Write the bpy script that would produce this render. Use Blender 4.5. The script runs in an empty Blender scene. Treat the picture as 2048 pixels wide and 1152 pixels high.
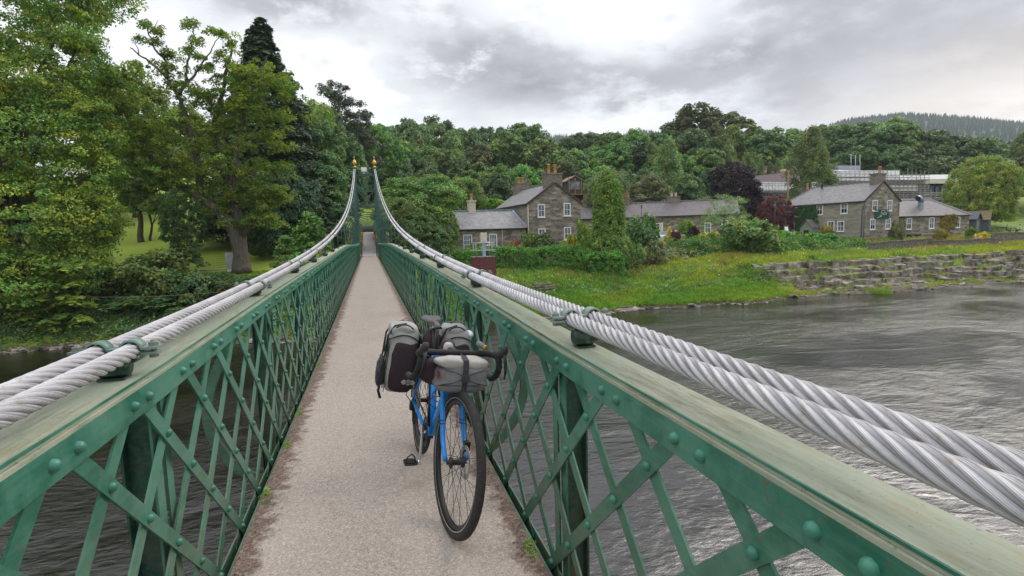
import bpy, bmesh, math, random
import numpy as np
from mathutils import Vector, Matrix
from math import radians, sin, cos, pi, sqrt
S = bpy.context.scene
C = S.collection
rng = np.random.default_rng(7)
random.seed(7)

# ------------------------------------------------------------------ camera
FPX, CH = 1050.0, 6.5
PIT, ROL, YAW = radians(5.76), radians(1.7), radians(15.05)
fw = np.array([sin(YAW)*cos(PIT), cos(YAW)*cos(PIT), -sin(PIT)])
_r = np.array([cos(YAW), -sin(YAW), 0.0]); _u = np.cross(_r, fw)
rt = _r*cos(ROL) - _u*sin(ROL); up = _u*cos(ROL) + _r*sin(ROL)
CAM = np.array([0, 0, CH])
def ray(x, y): return fw + rt*(x-1024)/FPX - up*(y-576)/FPX
def at(x, y, D): return CAM + ray(x, y)*D
def proj(p):
    d = np.asarray(p, float)-CAM; z = d@fw
    return 1024+FPX*(d@rt)/z, 576-FPX*(d@up)/z, z
cd = bpy.data.cameras.new('camera'); cam = bpy.data.objects.new('camera', cd); C.objects.link(cam)
cd.sensor_fit = 'HORIZONTAL'; cd.sensor_width = 36; cd.lens = 36*FPX/2048
cd.clip_start = 0.05; cd.clip_end = 8000
M = Matrix((rt, up, -fw)).transposed().to_4x4(); M.translation = Vector(CAM); cam.matrix_world = M
S.camera = cam

# ------------------------------------------------------------------ sky, sun, exposure
SUN_EL, SUN_AZ = radians(42), radians(62)      # azimuth from +Y towards +X
W = bpy.data.worlds.new("World"); S.world = W; W.use_nodes = True
nt = W.node_tree; nt.nodes.clear()
def N(t, typ, **kw):
    n = t.nodes.new(typ)
    for k, v in kw.items():
        if k in n.inputs: n.inputs[k].default_value = v
        else: setattr(n, k, v)
    return n
def L(t, a, b): t.links.new(a, b)
def math_n(t, op, a, b=None, c=None, clamp=False):
    n = t.nodes.new('ShaderNodeMath'); n.operation = op; n.use_clamp = clamp
    for i, v in enumerate((a, b, c)):
        if v is None: continue
        if isinstance(v, (int, float)): n.inputs[i].default_value = v
        else: t.links.new(v, n.inputs[i])
    return n.outputs[0]
def ramp(t, fac, stops, interp='LINEAR'):
    n = t.nodes.new('ShaderNodeValToRGB'); n.color_ramp.interpolation = interp
    el = n.color_ramp.elements
    while len(el) < len(stops): el.new(0.5)
    for e, (p, c) in zip(el, stops):
        e.position = p; e.color = (c[0], c[1], c[2], 1) if not isinstance(c, (int, float)) else (c, c, c, 1)
    if fac is not None: t.links.new(fac, n.inputs[0])
    return n.outputs[0]
def mixc(t, fac, a, b, mode='MIX'):
    n = t.nodes.new('ShaderNodeMix'); n.data_type = 'RGBA'; n.blend_type = mode
    for i, v in ((0, fac), (6, a), (7, b)):
        if isinstance(v, (int, float)): n.inputs[i].default_value = v
        elif isinstance(v, tuple): n.inputs[i].default_value = (*v, 1)
        else: t.links.new(v, n.inputs[i])
    return n.outputs[2]
sky = N(nt, 'ShaderNodeTexSky', sky_type='NISHITA', sun_disc=False, sun_elevation=SUN_EL, sun_rotation=SUN_AZ)
bg1 = N(nt, 'ShaderNodeBackground', Strength=0.12); L(nt, sky.outputs[0], bg1.inputs[0])
tc = N(nt, 'ShaderNodeTexCoord'); dirv = tc.outputs['Generated']
sx = N(nt, 'ShaderNodeSeparateXYZ'); L(nt, dirv, sx.inputs[0])
zz = math_n(nt, 'ADD', math_n(nt, 'MAXIMUM', sx.outputs[2], 0.0), 0.22)
cx = N(nt, 'ShaderNodeCombineXYZ')
L(nt, math_n(nt, 'DIVIDE', sx.outputs[0], zz), cx.inputs[0]); L(nt, math_n(nt, 'DIVIDE', sx.outputs[1], zz), cx.inputs[1])
n1 = N(nt, 'ShaderNodeTexNoise', Scale=1.5, Detail=9.0, Roughness=0.55, Distortion=0.25); L(nt, cx.outputs[0], n1.inputs['Vector'])
n2 = N(nt, 'ShaderNodeTexNoise', Scale=4.2, Detail=8.0, Roughness=0.6); L(nt, cx.outputs[0], n2.inputs['Vector'])
val = math_n(nt, 'ADD', math_n(nt, 'MULTIPLY', math_n(nt, 'SUBTRACT', n1.outputs[0], 0.5), 1.0),
             math_n(nt, 'MULTIPLY', math_n(nt, 'SUBTRACT', n2.outputs[0], 0.5), 0.50))
def blob(px, py, size, zs, nz=0.28):
    """a soft patch of cloud in a direction of the sky"""
    d = ray(px, py); d = d/np.linalg.norm(d)
    s = nt.nodes.new('ShaderNodeVectorMath'); s.operation = 'SUBTRACT'; L(nt, dirv, s.inputs[0]); s.inputs[1].default_value = d
    m = nt.nodes.new('ShaderNodeVectorMath'); m.operation = 'MULTIPLY'; L(nt, s.outputs[0], m.inputs[0]); m.inputs[1].default_value = (1, 1, zs)
    l = nt.nodes.new('ShaderNodeVectorMath'); l.operation = 'LENGTH'; L(nt, m.outputs[0], l.inputs[0])
    v = math_n(nt, 'ADD', l.outputs['Value'], math_n(nt, 'MULTIPLY', math_n(nt, 'SUBTRACT', n2.outputs[0], 0.5), nz*2.2))
    mr = N(nt, 'ShaderNodeMapRange', interpolation_type='SMOOTHERSTEP'); L(nt, v, mr.inputs[0])
    mr.inputs[1].default_value = size; mr.inputs[2].default_value = size*0.15
    return mr.outputs[0]
for (px, py, size, zs, amp) in [
        (1040, 150, .46, 3.4, -.26), (820, 110, .24, 2.6, -.08), (1330, 140, .32, 4.0, -.14), (1850, 90, .50, 2.2, -.20), (1640, 20, .30, 3.0, -.14), (1480, 170, .25, 3.5, -.08),
        (440, -10, .22, 2.5, -.10), (640, 40, .20, 3.0, -.16),
        (680, 120, .20, 2.0, .40), (640, 20, .2, 2.5, -.12), (290, 120, .42, 2.0, .26), (1240, 40, .26, 2.6, .42), (1450, 100, .2, 3, .16), (900, 20, .25, 4.0, .20), (800, 225, .30, 4.0, .25), (1250, 232, .45, 6.0, .12), (1600, 200, .35, 4.0, .16), (2030, 235, .3, 2.6, .30)]:
    val = math_n(nt, 'ADD', val, math_n(nt, 'MULTIPLY', blob(px, py, size, zs), amp))
col = ramp(nt, math_n(nt, 'ADD', val, 0.66), [(0.0, (.19, .19, .20)), (.25, (.33, .33, .345)), (.45, (.50, .505, .53)), (.62, (.70, .715, .745)), (.80, (.84, .86, .90)), (1.0, (.97, .98, 1.0))])
lav = blob(1760, 70, .42, 1.8, .2)
col = mixc(nt, math_n(nt, 'MULTIPLY', lav, .60), col, (.37, .37, .415))
warm = blob(2060, 225, .40, 2.4, .1)
col = mixc(nt, math_n(nt, 'MULTIPLY', warm, .38), col, (.98, .82, .64))
# an overcast sky is about twice as bright overhead as near the horizon
zen = N(nt, 'ShaderNodeMapRange'); L(nt, sx.outputs[2], zen.inputs[0])
zen.inputs[1].default_value = .46; zen.inputs[2].default_value = .85; zen.inputs[3].default_value = 1.0; zen.inputs[4].default_value = 2.1
bg2 = N(nt, 'ShaderNodeBackground'); L(nt, col, bg2.inputs[0]); L(nt, zen.outputs[0], bg2.inputs[1])
ms = N(nt, 'ShaderNodeMixShader', Fac=0.93); L(nt, bg1.outputs[0], ms.inputs[1]); L(nt, bg2.outputs[0], ms.inputs[2])
wo = N(nt, 'ShaderNodeOutputWorld'); L(nt, ms.outputs[0], wo.inputs[0])
W.cycles.sampling_method = 'MANUAL'; W.cycles.sample_map_resolution = 512
sd = bpy.data.lights.new('sun', 'SUN'); sd.energy = 1.35; sd.angle = radians(30); sd.color = (1, .93, .84)
so = bpy.data.objects.new('sun', sd); C.objects.link(so)
sv = Vector((sin(SUN_AZ)*cos(SUN_EL), cos(SUN_AZ)*cos(SUN_EL), sin(SUN_EL)))
so.rotation_euler = sv.to_track_quat('Z', 'Y').to_euler()
S.view_settings.view_transform = 'Standard'; S.view_settings.look = 'None'; S.view_settings.exposure = 0.27; S.view_settings.gamma = 1
S.view_settings.use_curve_mapping = False
S.cycles.max_bounces = 6; S.cycles.diffuse_bounces = 3; S.cycles.glossy_bounces = 3; S.cycles.transmission_bounces = 3; S.cycles.transparent_max_bounces = 6
S.cycles.volume_bounces = 0
S.cycles.use_denoising = True

# ------------------------------------------------------------------ object helpers
def tag(o, label=None, cat=None, group=None, kind=None):
    if label: o['label'] = label
    if cat: o['category'] = cat
    if group: o['group'] = group
    if kind: o['kind'] = kind
    return o
def empty(name, loc=(0, 0, 0), rz=0.0, **kw):
    o = bpy.data.objects.new(name, None); C.objects.link(o); o.location = Vector([float(a) for a in loc]); o.rotation_euler = (0, 0, rz)
    o.empty_display_size = .3
    return tag(o, **kw)
def copy_tree(o, parent=None):
    c = o.copy(); C.objects.link(c); c.parent = parent
    if parent is not None: c.matrix_parent_inverse = o.matrix_parent_inverse.copy()
    for ch in list(o.children): copy_tree(ch, c)
    return c
class MB:
    """collects faces, makes one mesh object of them"""
    def __init__(s): s.v = []; s.f = []; s.m = []; s.sm = []; s.n = 0
    def add(s, V, F, smooth=False, mi=0):
        V = np.asarray(V, float).reshape(-1, 3); s.v.append(V)
        for f in F: s.f.append([i+s.n for i in f])
        s.m += [mi]*len(F); s.sm += [smooth]*len(F); s.n += len(V); return s
    def box(s, lo, hi, R=None, t=None, mi=0):
        x0, y0, z0 = lo; x1, y1, z1 = hi
        V = np.array([[x0,y0,z0],[x1,y0,z0],[x1,y1,z0],[x0,y1,z0],[x0,y0,z1],[x1,y0,z1],[x1,y1,z1],[x0,y1,z1]], float)
        if R is not None: V = V@np.asarray(R).T
        if t is not None: V = V+np.asarray(t)
        return s.add(V, [(0,3,2,1),(4,5,6,7),(0,1,5,4),(1,2,6,5),(2,3,7,6),(3,0,4,7)], mi=mi)
    def bar(s, a, b, w, h, upv=(0, 0, 1), mi=0):
        """rectangular bar from a to b: w across, h along up"""
        a = np.asarray(a, float); b = np.asarray(b, float); d = b-a; d /= np.linalg.norm(d)+1e-12
        u = np.asarray(upv, float); sdir = np.cross(d, u)
        if np.linalg.norm(sdir) < 1e-4: u = np.array([1., 0, 0]); sdir = np.cross(d, u)
        sdir /= np.linalg.norm(sdir); u = np.cross(sdir, d)
        V = [a-sdir*w/2-u*h/2, a+sdir*w/2-u*h/2, a+sdir*w/2+u*h/2, a-sdir*w/2+u*h/2, b-sdir*w/2-u*h/2, b+sdir*w/2-u*h/2, b+sdir*w/2+u*h/2, b-sdir*w/2+u*h/2]
        return s.add(V, [(0,1,2,3),(7,6,5,4),(0,4,5,1),(1,5,6,2),(2,6,7,3),(3,7,4,0)], mi=mi)
    def tube(s, pts, rad, n=8, cap=True, smooth=True, mi=0, closed=False):
        P = np.asarray(pts, float); m = len(P); r = np.broadcast_to(np.asarray(rad, float), (m,))
        T = np.gradient(P, axis=0)
        if closed: T = np.roll(P, -1, 0)-np.roll(P, 1, 0)
        T /= np.linalg.norm(T, axis=1)[:, None]+1e-12
        ref = np.array([0, 0, 1.]) if abs(T[0][2]) < .9 else np.array([1., 0, 0])
        u = np.cross(T[0], ref); u /= np.linalg.norm(u); V = []
        for i in range(m):
            u = u-T[i]*(u@T[i]); u /= np.linalg.norm(u)+1e-12; w = np.cross(T[i], u)
            a = np.arange(n)*2*pi/n
            V.append(P[i]+r[i]*(np.cos(a)[:, None]*u+np.sin(a)[:, None]*w))
        F = []
        mm = m if closed else m-1
        for i in range(mm):
            j = (i+1) % m
            for k in range(n): F.append((i*n+k, i*n+(k+1) % n, j*n+(k+1) % n, j*n+k))
        if cap and not closed: F.append(tuple(range(n))[::-1]); F.append(tuple((m-1)*n+k for k in range(n)))
        return s.add(np.concatenate(V), F, smooth, mi)
    def dome(s, c, axis, r, h=None, n=8, mi=0):
        """rivet head"""
        h = h or r*.75; a = np.asarray(axis, float); a /= np.linalg.norm(a)
        ref = np.array([0, 0, 1.]) if abs(a[2]) < .9 else np.array([1., 0, 0])
        u = np.cross(a, ref); u /= np.linalg.norm(u); w = np.cross(a, u); c = np.asarray(c, float)
        V = []; 
        for rr, hh in ((1, 0), (.9, .45), (.55, .85)):
            for k in range(n): an = 2*pi*k/n; V.append(c+r*rr*(cos(an)*u+sin(an)*w)+a*h*hh)
        V.append(c+a*h)
        F = []
        for j in range(2):
            for k in range(n): F.append((j*n+k, j*n+(k+1) % n, (j+1)*n+(k+1) % n, (j+1)*n+k))
        for k in range(n): F.append((2*n+k, 2*n+(k+1) % n, 3*n))
        return s.add(V, F, True, mi)
    def lathe(s, prof, c=(0, 0, 0), n=16, axis='z', mi=0, smooth=True):
        V = []; m = len(prof)
        for r, z in prof:
            for k in range(n):
                a = 2*pi*k/n; p = (r*cos(a), r*sin(a), z)
                if axis == 'x': p = (z, r*cos(a), r*sin(a))
                if axis == 'y': p = (r*cos(a), z, r*sin(a))
                V.append(p)
        F = [(i*n+k, i*n+(k+1) % n, (i+1)*n+(k+1) % n, (i+1)*n+k) for i in range(m-1) for k in range(n)]
        return s.add(np.array(V)+np.asarray(c, float), F, smooth, mi)
    def prism(s, poly, ax, lo, hi, mi=0):
        """polygon in the other two axes, extruded along ax (0,1,2)"""
        n = len(poly); V = []
        for t in (lo, hi):
            for a, b in poly:
                V.append({0: (t, a, b), 1: (a, t, b), 2: (a, b, t)}[ax])
        F = [tuple(range(n))[::-1], tuple(range(n, 2*n))]+[(k, (k+1) % n, n+(k+1) % n, n+k) for k in range(n)]
        return s.add(V, F, mi=mi)
    def build(s, name, mat, parent=None, uv=True, loc=None, bevel=0, flip=False, **kw):
        me = bpy.data.meshes.new(name); V = np.concatenate(s.v)
        me.from_pydata(V.tolist(), [], s.f); mats = mat if isinstance(mat, (list, tuple)) else [mat]
        for m in mats: me.materials.append(m)
        me.polygons.foreach_set('material_index', s.m); me.polygons.foreach_set('use_smooth', s.sm)
        bm = bmesh.new(); bm.from_mesh(me); bmesh.ops.recalc_face_normals(bm, faces=bm.faces); bm.to_mesh(me); bm.free()
        if uv: auto_uv(me)
        o = bpy.data.objects.new(name, me); C.objects.link(o); o.parent = parent
        if loc is not None: o.location = loc
        if bevel:
            b = o.modifiers.new('bevel', 'BEVEL'); b.width = bevel; b.segments = 2; b.limit_method = 'ANGLE'; b.angle_limit = radians(40)
        return tag(o, **kw)
def auto_uv(me):
    """box projection in metres: u runs level along the face, v up the face"""
    uvl = me.uv_layers.new(name='uv'); n = len(me.loops)
    co = np.empty(len(me.vertices)*3); me.vertices.foreach_get('co', co); co = co.reshape(-1, 3)
    li = np.empty(n, int); me.loops.foreach_get('vertex_index', li)
    pn = np.empty(len(me.polygons)*3); me.polygons.foreach_get('normal', pn); pn = pn.reshape(-1, 3)
    lt = np.empty(len(me.polygons), int); me.polygons.foreach_get('loop_total', lt)
    nn = np.repeat(pn, lt, axis=0)
    t = np.stack([-nn[:, 1], nn[:, 0], np.zeros(n)], 1); tl = np.linalg.norm(t, axis=1)
    flat = tl < .15; t[flat] = (1, 0, 0); tl[flat] = 1; t /= tl[:, None]; b = np.cross(nn, t); b[flat] = (0, 1, 0)
    p = co[li]; uvl.data.foreach_set('uv', np.stack([(p*t).sum(1), (p*b).sum(1)], 1).ravel())
def quick_mesh(name, V, F, mat, parent=None, tint=None, smooth=False, **kw):
    me = bpy.data.meshes.new(name); me.from_pydata(V, [], F) if not isinstance(V, np.ndarray) else me.from_pydata(V.astype(np.float32), np.empty((0, 2), np.int32), F)
    me.materials.append(mat)
    if tint is not None:
        a = me.attributes.new('tint', 'FLOAT_COLOR', 'POINT'); a.data.foreach_set('color', tint.astype(np.float32).ravel())
    if smooth: me.polygons.foreach_set('use_smooth', np.ones(len(me.polygons), bool))
    o = bpy.data.objects.new(name, me); C.objects.link(o); o.parent = parent
    return tag(o, **kw)

# ------------------------------------------------------------------ materials
def mat(name):
    m = bpy.data.materials.new(name); m.use_nodes = True; t = m.node_tree; t.nodes.clear()
    o = t.nodes.new('ShaderNodeOutputMaterial'); p = t.nodes.new('ShaderNodeBsdfPrincipled'); L(t, p.outputs[0], o.inputs[0])
    return m, t, p, o
def noise(t, scale, detail=4, rough=.55, vec=None, dist=0.0, coord='Object', stretch=None):
    n = N(t, 'ShaderNodeTexNoise', Scale=scale, Detail=float(detail), Roughness=rough, Distortion=dist)
    if vec is None: vec = N(t, 'ShaderNodeTexCoord').outputs[coord]
    if stretch:
        mp = N(t, 'ShaderNodeMapping'); mp.inputs['Scale'].default_value = stretch; L(t, vec, mp.inputs[0]); vec = mp.outputs[0]
    L(t, vec, n.inputs['Vector']); return n.outputs[0]
def bump(t, p, h, strength=.3, dist=.01, prev=None):
    b = N(t, 'ShaderNodeBump', Strength=strength, Distance=dist); L(t, h, b.inputs['Height'])
    if prev is not None: L(t, prev, b.inputs['Normal'])
    L(t, b.outputs[0], p.inputs['Normal']); return b.outputs[0]
def plain(name, c, rough=.6, metal=0.0, var=.12, scale=6.0, bmp=.1, bdist=.003, coord='Object', spec=.5):
    m, t, p, o = mat(name)
    f = noise(t, scale, 5, .6, coord=coord)
    c = np.array(c); L(t, ramp(t, f, [(.3, tuple(np.clip(c*(1-var*1.8), 0, 1))), (.7, tuple(np.clip(c*(1+var*1.4), 0, 1)))]), p.inputs['Base Color'])
    p.inputs['Roughness'].default_value = rough; p.inputs['Metallic'].default_value = metal; p.inputs['Specular IOR Level'].default_value = spec
    if bmp: bump(t, p, noise(t, scale*6, 3, coord=coord), bmp, bdist)
    return m
MT = {}
# green bridge paint: brushed gloss, chalky patches, rust-brown dirt near the deck
def paint(name, c1, c2, dirt=True):
    m, t, p, o = mat(name)
    geo = N(t, 'ShaderNodeNewGeometry'); pos = geo.outputs['Position']
    patch = noise(t, 3.5, 5, .65, pos); fine = noise(t, 9.0, 6, .6, pos, stretch=(5, .6, 5))
    c = mixc(t, ramp(t, patch, [(.40, 0.0), (.56, 1.0)]), c1, c2)
    c = mixc(t, ramp(t, fine, [(.45, 0.0), (.72, .30)]), c, (.13, .32, .23))
    if dirt:
        s = N(t, 'ShaderNodeSeparateXYZ'); L(t, pos, s.inputs[0])
        low = N(t, 'ShaderNodeMapRange'); L(t, s.outputs[2], low.inputs[0])
        low.inputs[1].default_value = 5.95; low.inputs[2].default_value = 4.95
        d = math_n(t, 'MULTIPLY', low.outputs[0], ramp(t, noise(t, 14, 6, .7, pos), [(.40, 0.0), (.58, 1.0)]))
        c = mixc(t, math_n(t, 'MULTIPLY', d, .9), c, (.105, .085, .045))
        spots = ramp(t, noise(t, 42, 3, .6, pos), [(.645, 0.0), (.69, 1.0)])
        c = mixc(t, math_n(t, 'MULTIPLY', spots, .6), c, (.16, .09, .05))
    L(t, c, p.inputs['Base Color'])
    L(t, ramp(t, patch, [(.3, .30), (.7, .50)]), p.inputs['Roughness'])
    b = bump(t, p, fine, .35, .0025); bump(t, p, noise(t, 60, 3, .6, pos), .25, .0015, b)
    return m
MT['green'] = paint('green_paint', (.012, .120, .072), (.065, .215, .150))
MT['green_shaded'] = paint('shaded_green_paint', (.010, .050, .040), (.022, .085, .065))  # darker copy of the bridge green, with shade put into the colour
MT['teal'] = paint('teal_paint', (.014, .060, .056), (.03, .10, .09), dirt=False)
def plate_mat():
    m, t, p, o = mat('weathered_plate_paint')
    geo = N(t, 'ShaderNodeNewGeometry'); pos = geo.outputs['Position']
    s = N(t, 'ShaderNodeSeparateXYZ'); L(t, pos, s.inputs[0])
    streak = noise(t, 12, 9, .75, pos, stretch=(4.5, .55, 4.5)); patch = noise(t, 1.7, 5, .6, pos)
    c = ramp(t, streak, [(.30, (.13, .155, .09)), (.44, (.27, .29, .20)), (.56, (.38, .38, .29)), (.70, (.49, .48, .39))])
    c = mixc(t, ramp(t, patch, [(.40, 0.0), (.62, .75)]), c, (.30, .36, .27))
    ochre = noise(t, 2.6, 6, .7, pos, stretch=(2.0, 1, 1))
    c = mixc(t, ramp(t, ochre, [(.54, 0.0), (.68, .55)]), c, (.34, .27, .12))
    L(t, mixc(t, ramp(t, noise(t, 80, 3, .6, pos), [(.62, 0.0), (.72, .6)]), c, (.1, .09, .06)), p.inputs['Base Color'])
    p.inputs['Roughness'].default_value = .62
    b = bump(t, p, streak, .35, .003); bump(t, p, noise(t, 120, 2, .5, pos), .3, .001, b)
    return m
MT['plate'] = plate_mat()
def cable_mat():
    m, t, p, o = mat('pale_cable_paint')
    uv = N(t, 'ShaderNodeTexCoord').outputs['UV']
    mp = N(t, 'ShaderNodeMapping'); L(t, uv, mp.inputs[0]); mp.inputs['Scale'].default_value = (3.0, 1, 1)
    w = N(t, 'ShaderNodeTexWave', Scale=6.0, Distortion=1.0, Detail=2.0, bands_direction='Y'); L(t, uv, w.inputs['Vector'])
    w.inputs['Detail Scale'].default_value = 2.0
    geo = N(t, 'ShaderNodeNewGeometry').outputs['Position']
    wear = ramp(t, noise(t, 9, 6, .75, geo), [(.46, 0.0), (.55, 1.0)])
    wear2 = ramp(t, noise(t, 40, 5, .7, mp.outputs[0]), [(.50, 0.0), (.62, 1.0)])
    c = ramp(t, noise(t, 5, 5, .6, geo), [(.3, (.44, .43, .445)), (.55, (.60, .585, .60)), (.75, (.72, .70, .70))])
    c = mixc(t, math_n(t, 'MULTIPLY', math_n(t, 'MULTIPLY', wear, wear2), .7), c, (.27, .28, .33))
    c = mixc(t, math_n(t, 'MULTIPLY', ramp(t, noise(t, 23, 5, .7, geo), [(.57, 0.0), (.68, 1.0)]), .7), c, (.40, .31, .20))
    c = mixc(t, math_n(t, 'MULTIPLY', math_n(t, 'SUBTRACT', 1.0, w.outputs[1]), .30), c, (.27, .265, .28))
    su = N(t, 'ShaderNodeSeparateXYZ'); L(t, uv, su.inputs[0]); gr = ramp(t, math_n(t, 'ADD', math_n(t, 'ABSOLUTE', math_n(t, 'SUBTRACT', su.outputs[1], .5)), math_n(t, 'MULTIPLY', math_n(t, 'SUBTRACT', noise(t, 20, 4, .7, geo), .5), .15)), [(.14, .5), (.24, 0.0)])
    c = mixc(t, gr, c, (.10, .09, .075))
    L(t, c, p.inputs['Base Color']); p.inputs['Roughness'].default_value = .42
    b = bump(t, p, w.outputs[1], .55, .0016); bump(t, p, noise(t, 90, 4, .7, geo), .25, .001, b)
    return m
MT['cable'] = cable_mat()
def deck_mat():
    m, t, p, o = mat('gritty_deck_surfacing')
    pos = N(t, 'ShaderNodeNewGeometry').outputs['Position']
    s = N(t, 'ShaderNodeSeparateXYZ'); L(t, pos, s.inputs[0])
    v = N(t, 'ShaderNodeTexVoronoi', Scale=125.0); L(t, pos, v.inputs['Vector'])
    c = ramp(t, v.outputs['Color'], [(.0, (.12, .092, .073)), (.35, (.295, .240, .20)), (.75, (.43, .36, .31)), (1, (.64, .55, .485))])
    c = mixc(t, .30, c, ramp(t, noise(t, 210, 3, .6, pos), [(.38, (.16, .125, .10)), (.62, (.60, .53, .47))]))
    c = mixc(t, ramp(t, noise(t, 1.6, 6, .65, pos, stretch=(1.5, .5, 1)), [(.35, 0.0), (.7, .35)]), c, (.46, .40, .35))
    c = mixc(t, ramp(t, noise(t, 3.1, 5, .6, pos), [(.55, 0.0), (.8, .3)]), c, (.27, .215, .18))
    # moss, grit and leaf litter gathered along both kerbs
    ax = math_n(t, 'ABSOLUTE', s.outputs[0])
    e = math_n(t, 'ADD', math_n(t, 'MULTIPLY', math_n(t, 'SUBTRACT', ax, .53), 7.0), math_n(t, 'MULTIPLY', math_n(t, 'SUBTRACT', noise(t, 9, 7, .75, pos), .5), 3.2))
    e = ramp(t, e, [(-.0, 0.0), (.45, 1.0)])
    dirt = ramp(t, noise(t, 55, 5, .75, pos), [(.36, (.042, .026, .020)), (.5, (.12, .072, .052)), (.62, (.25, .18, .14)), (.75, (.42, .35, .30))])
    c = mixc(t, math_n(t, 'MULTIPLY', e, .9), c, dirt)
    L(t, c, p.inputs['Base Color']); p.inputs['Roughness'].default_value = .85
    b = bump(t, p, v.outputs['Distance'], .5, .003); bump(t, p, noise(t, 30, 5, .7, pos), .3, .004, b)
    return m
MT['deck'] = deck_mat()
def water_mat():
    m, t, p, o = mat('peaty_river_water')
    pos = N(t, 'ShaderNodeNewGeometry').outputs['Position']
    p.inputs['Base Color'].default_value = (.006, .0035, .003, 1); p.inputs['Roughness'].default_value = .08; p.inputs['IOR'].default_value = 1.78
    p.inputs['Specular IOR Level'].default_value = .5
    a = noise(t, 5.0, 6, .66, pos, dist=.5, stretch=(.55, 1.25, 1)); b = noise(t, .8, 5, .55, pos, dist=.6, stretch=(.6, 1.0, 1)); c = noise(t, .16, 5, .6, pos, dist=.5, stretch=(.6, 1.1, 1))
    amp = ramp(t, c, [(.38, .28), (.55, .85), (.7, 1.1)])
    s = N(t, 'ShaderNodeSeparateXYZ'); L(t, pos, s.inputs[0])
    # slack water under the wooded far bank on the left, livelier stream on the right
    slack = N(t, 'ShaderNodeMapRange'); L(t, math_n(t, 'ADD', s.outputs[0], math_n(t, 'MULTIPLY', s.outputs[1], -.35)), slack.inputs[0])
    slack.inputs[1].default_value = -22; slack.inputs[2].default_value = -12; slack.inputs[3].default_value = .35
    h = math_n(t, 'MULTIPLY', math_n(t, 'ADD', math_n(t, 'MULTIPLY', a, .80), math_n(t, 'MULTIPLY', b, 1.9)), math_n(t, 'MULTIPLY', amp, slack.outputs[0]))
    bump(t, p, h, 1.0, .058)
    return m
MT['water'] = water_mat()
def leaf_mat(name, c, var=.35, trans=.28, gloss=.35):
    m, t, p, o = mat(name)
    at_ = N(t, 'ShaderNodeAttribute', attribute_name='tint'); oi = N(t, 'ShaderNodeObjectInfo')
    hs = N(t, 'ShaderNodeHueSaturation'); hs.inputs['Color'].default_value = (*c, 1)
    L(t, math_n(t, 'ADD', .485, math_n(t, 'MULTIPLY', oi.outputs['Random'], .03)), hs.inputs['Hue'])
    L(t, math_n(t, 'ADD', .80, math_n(t, 'MULTIPLY', oi.outputs['Random'], .50)), hs.inputs['Value'])
    cc = mixc(t, 1.0, hs.outputs[0], at_.outputs['Color'], 'MULTIPLY')
    L(t, cc, p.inputs['Base Color']); p.inputs['Roughness'].default_value = .55; p.inputs['Specular IOR Level'].default_value = gloss
    tr = N(t, 'ShaderNodeBsdfTranslucent'); L(t, mixc(t, 1.0, cc, (1.3, 1.5, .6), 'MULTIPLY'), tr.inputs[0])
    mx = N(t, 'ShaderNodeMixShader', Fac=trans); L(t, p.outputs[0], mx.inputs[1]); L(t, tr.outputs[0], mx.inputs[2]); L(t, mx.outputs[0], o.inputs[0])
    return m
LM = {k: leaf_mat(k+'_leaves', c, trans=tr) for k, c, tr in [
    ('lime', (.190, .265, .048), .30), ('sycamore', (.200, .305, .050), .36), ('oak', (.145, .220, .058), .25), ('dark', (.095, .165, .055), .2),
    ('conifer', (.050, .100, .045), .1), ('chestnut', (.13, .27, .06), .25), ('birch', (.17, .235, .085), .28), ('willow', (0.175, 0.231, 0.105), .25),
    ('olive', (0.175, 0.196, 0.091), .25), ('copper', (0.029, 0.011, 0.019), .15), ('hedge', (.10, .24, .038), .28), ('bright', (0.170, 0.300, 0.030), .32),
    ('yellow', (0.340, 0.360, 0.030), .3), ('cypress', (.175, .320, .050), .2), ('red', (.125, .035, .042), .25), ('pine', (.075, .105, .055), .1),
    ('roundlime', (.235, .300, .060), .28), ('flower', (0.620, 0.500, 0.030), .3), ('pinkflower', (0.450, 0.160, 0.170), .3), ('beech', (.12, .14, .05), .22), ('ivy', (0.053, 0.119, 0.031), .15), ('ochre', (0.260, 0.210, 0.040), .25)]}
def bark(name, c1, c2):
    m, t, p, o = mat(name); f = noise(t, 5, 6, .7, stretch=(1.5, 1.5, .35))
    L(t, ramp(t, f, [(.3, c1), (.7, c2)]), p.inputs['Base Color']); p.inputs['Roughness'].default_value = .9; bump(t, p, f, .8, .05); return m
MT['bark'] = bark('brown_bark', (.035, .026, .018), (.15, .115, .085)); MT['bark_grey'] = bark('grey_bark', (.07, .06, .048), (.26, .235, .20))
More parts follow.
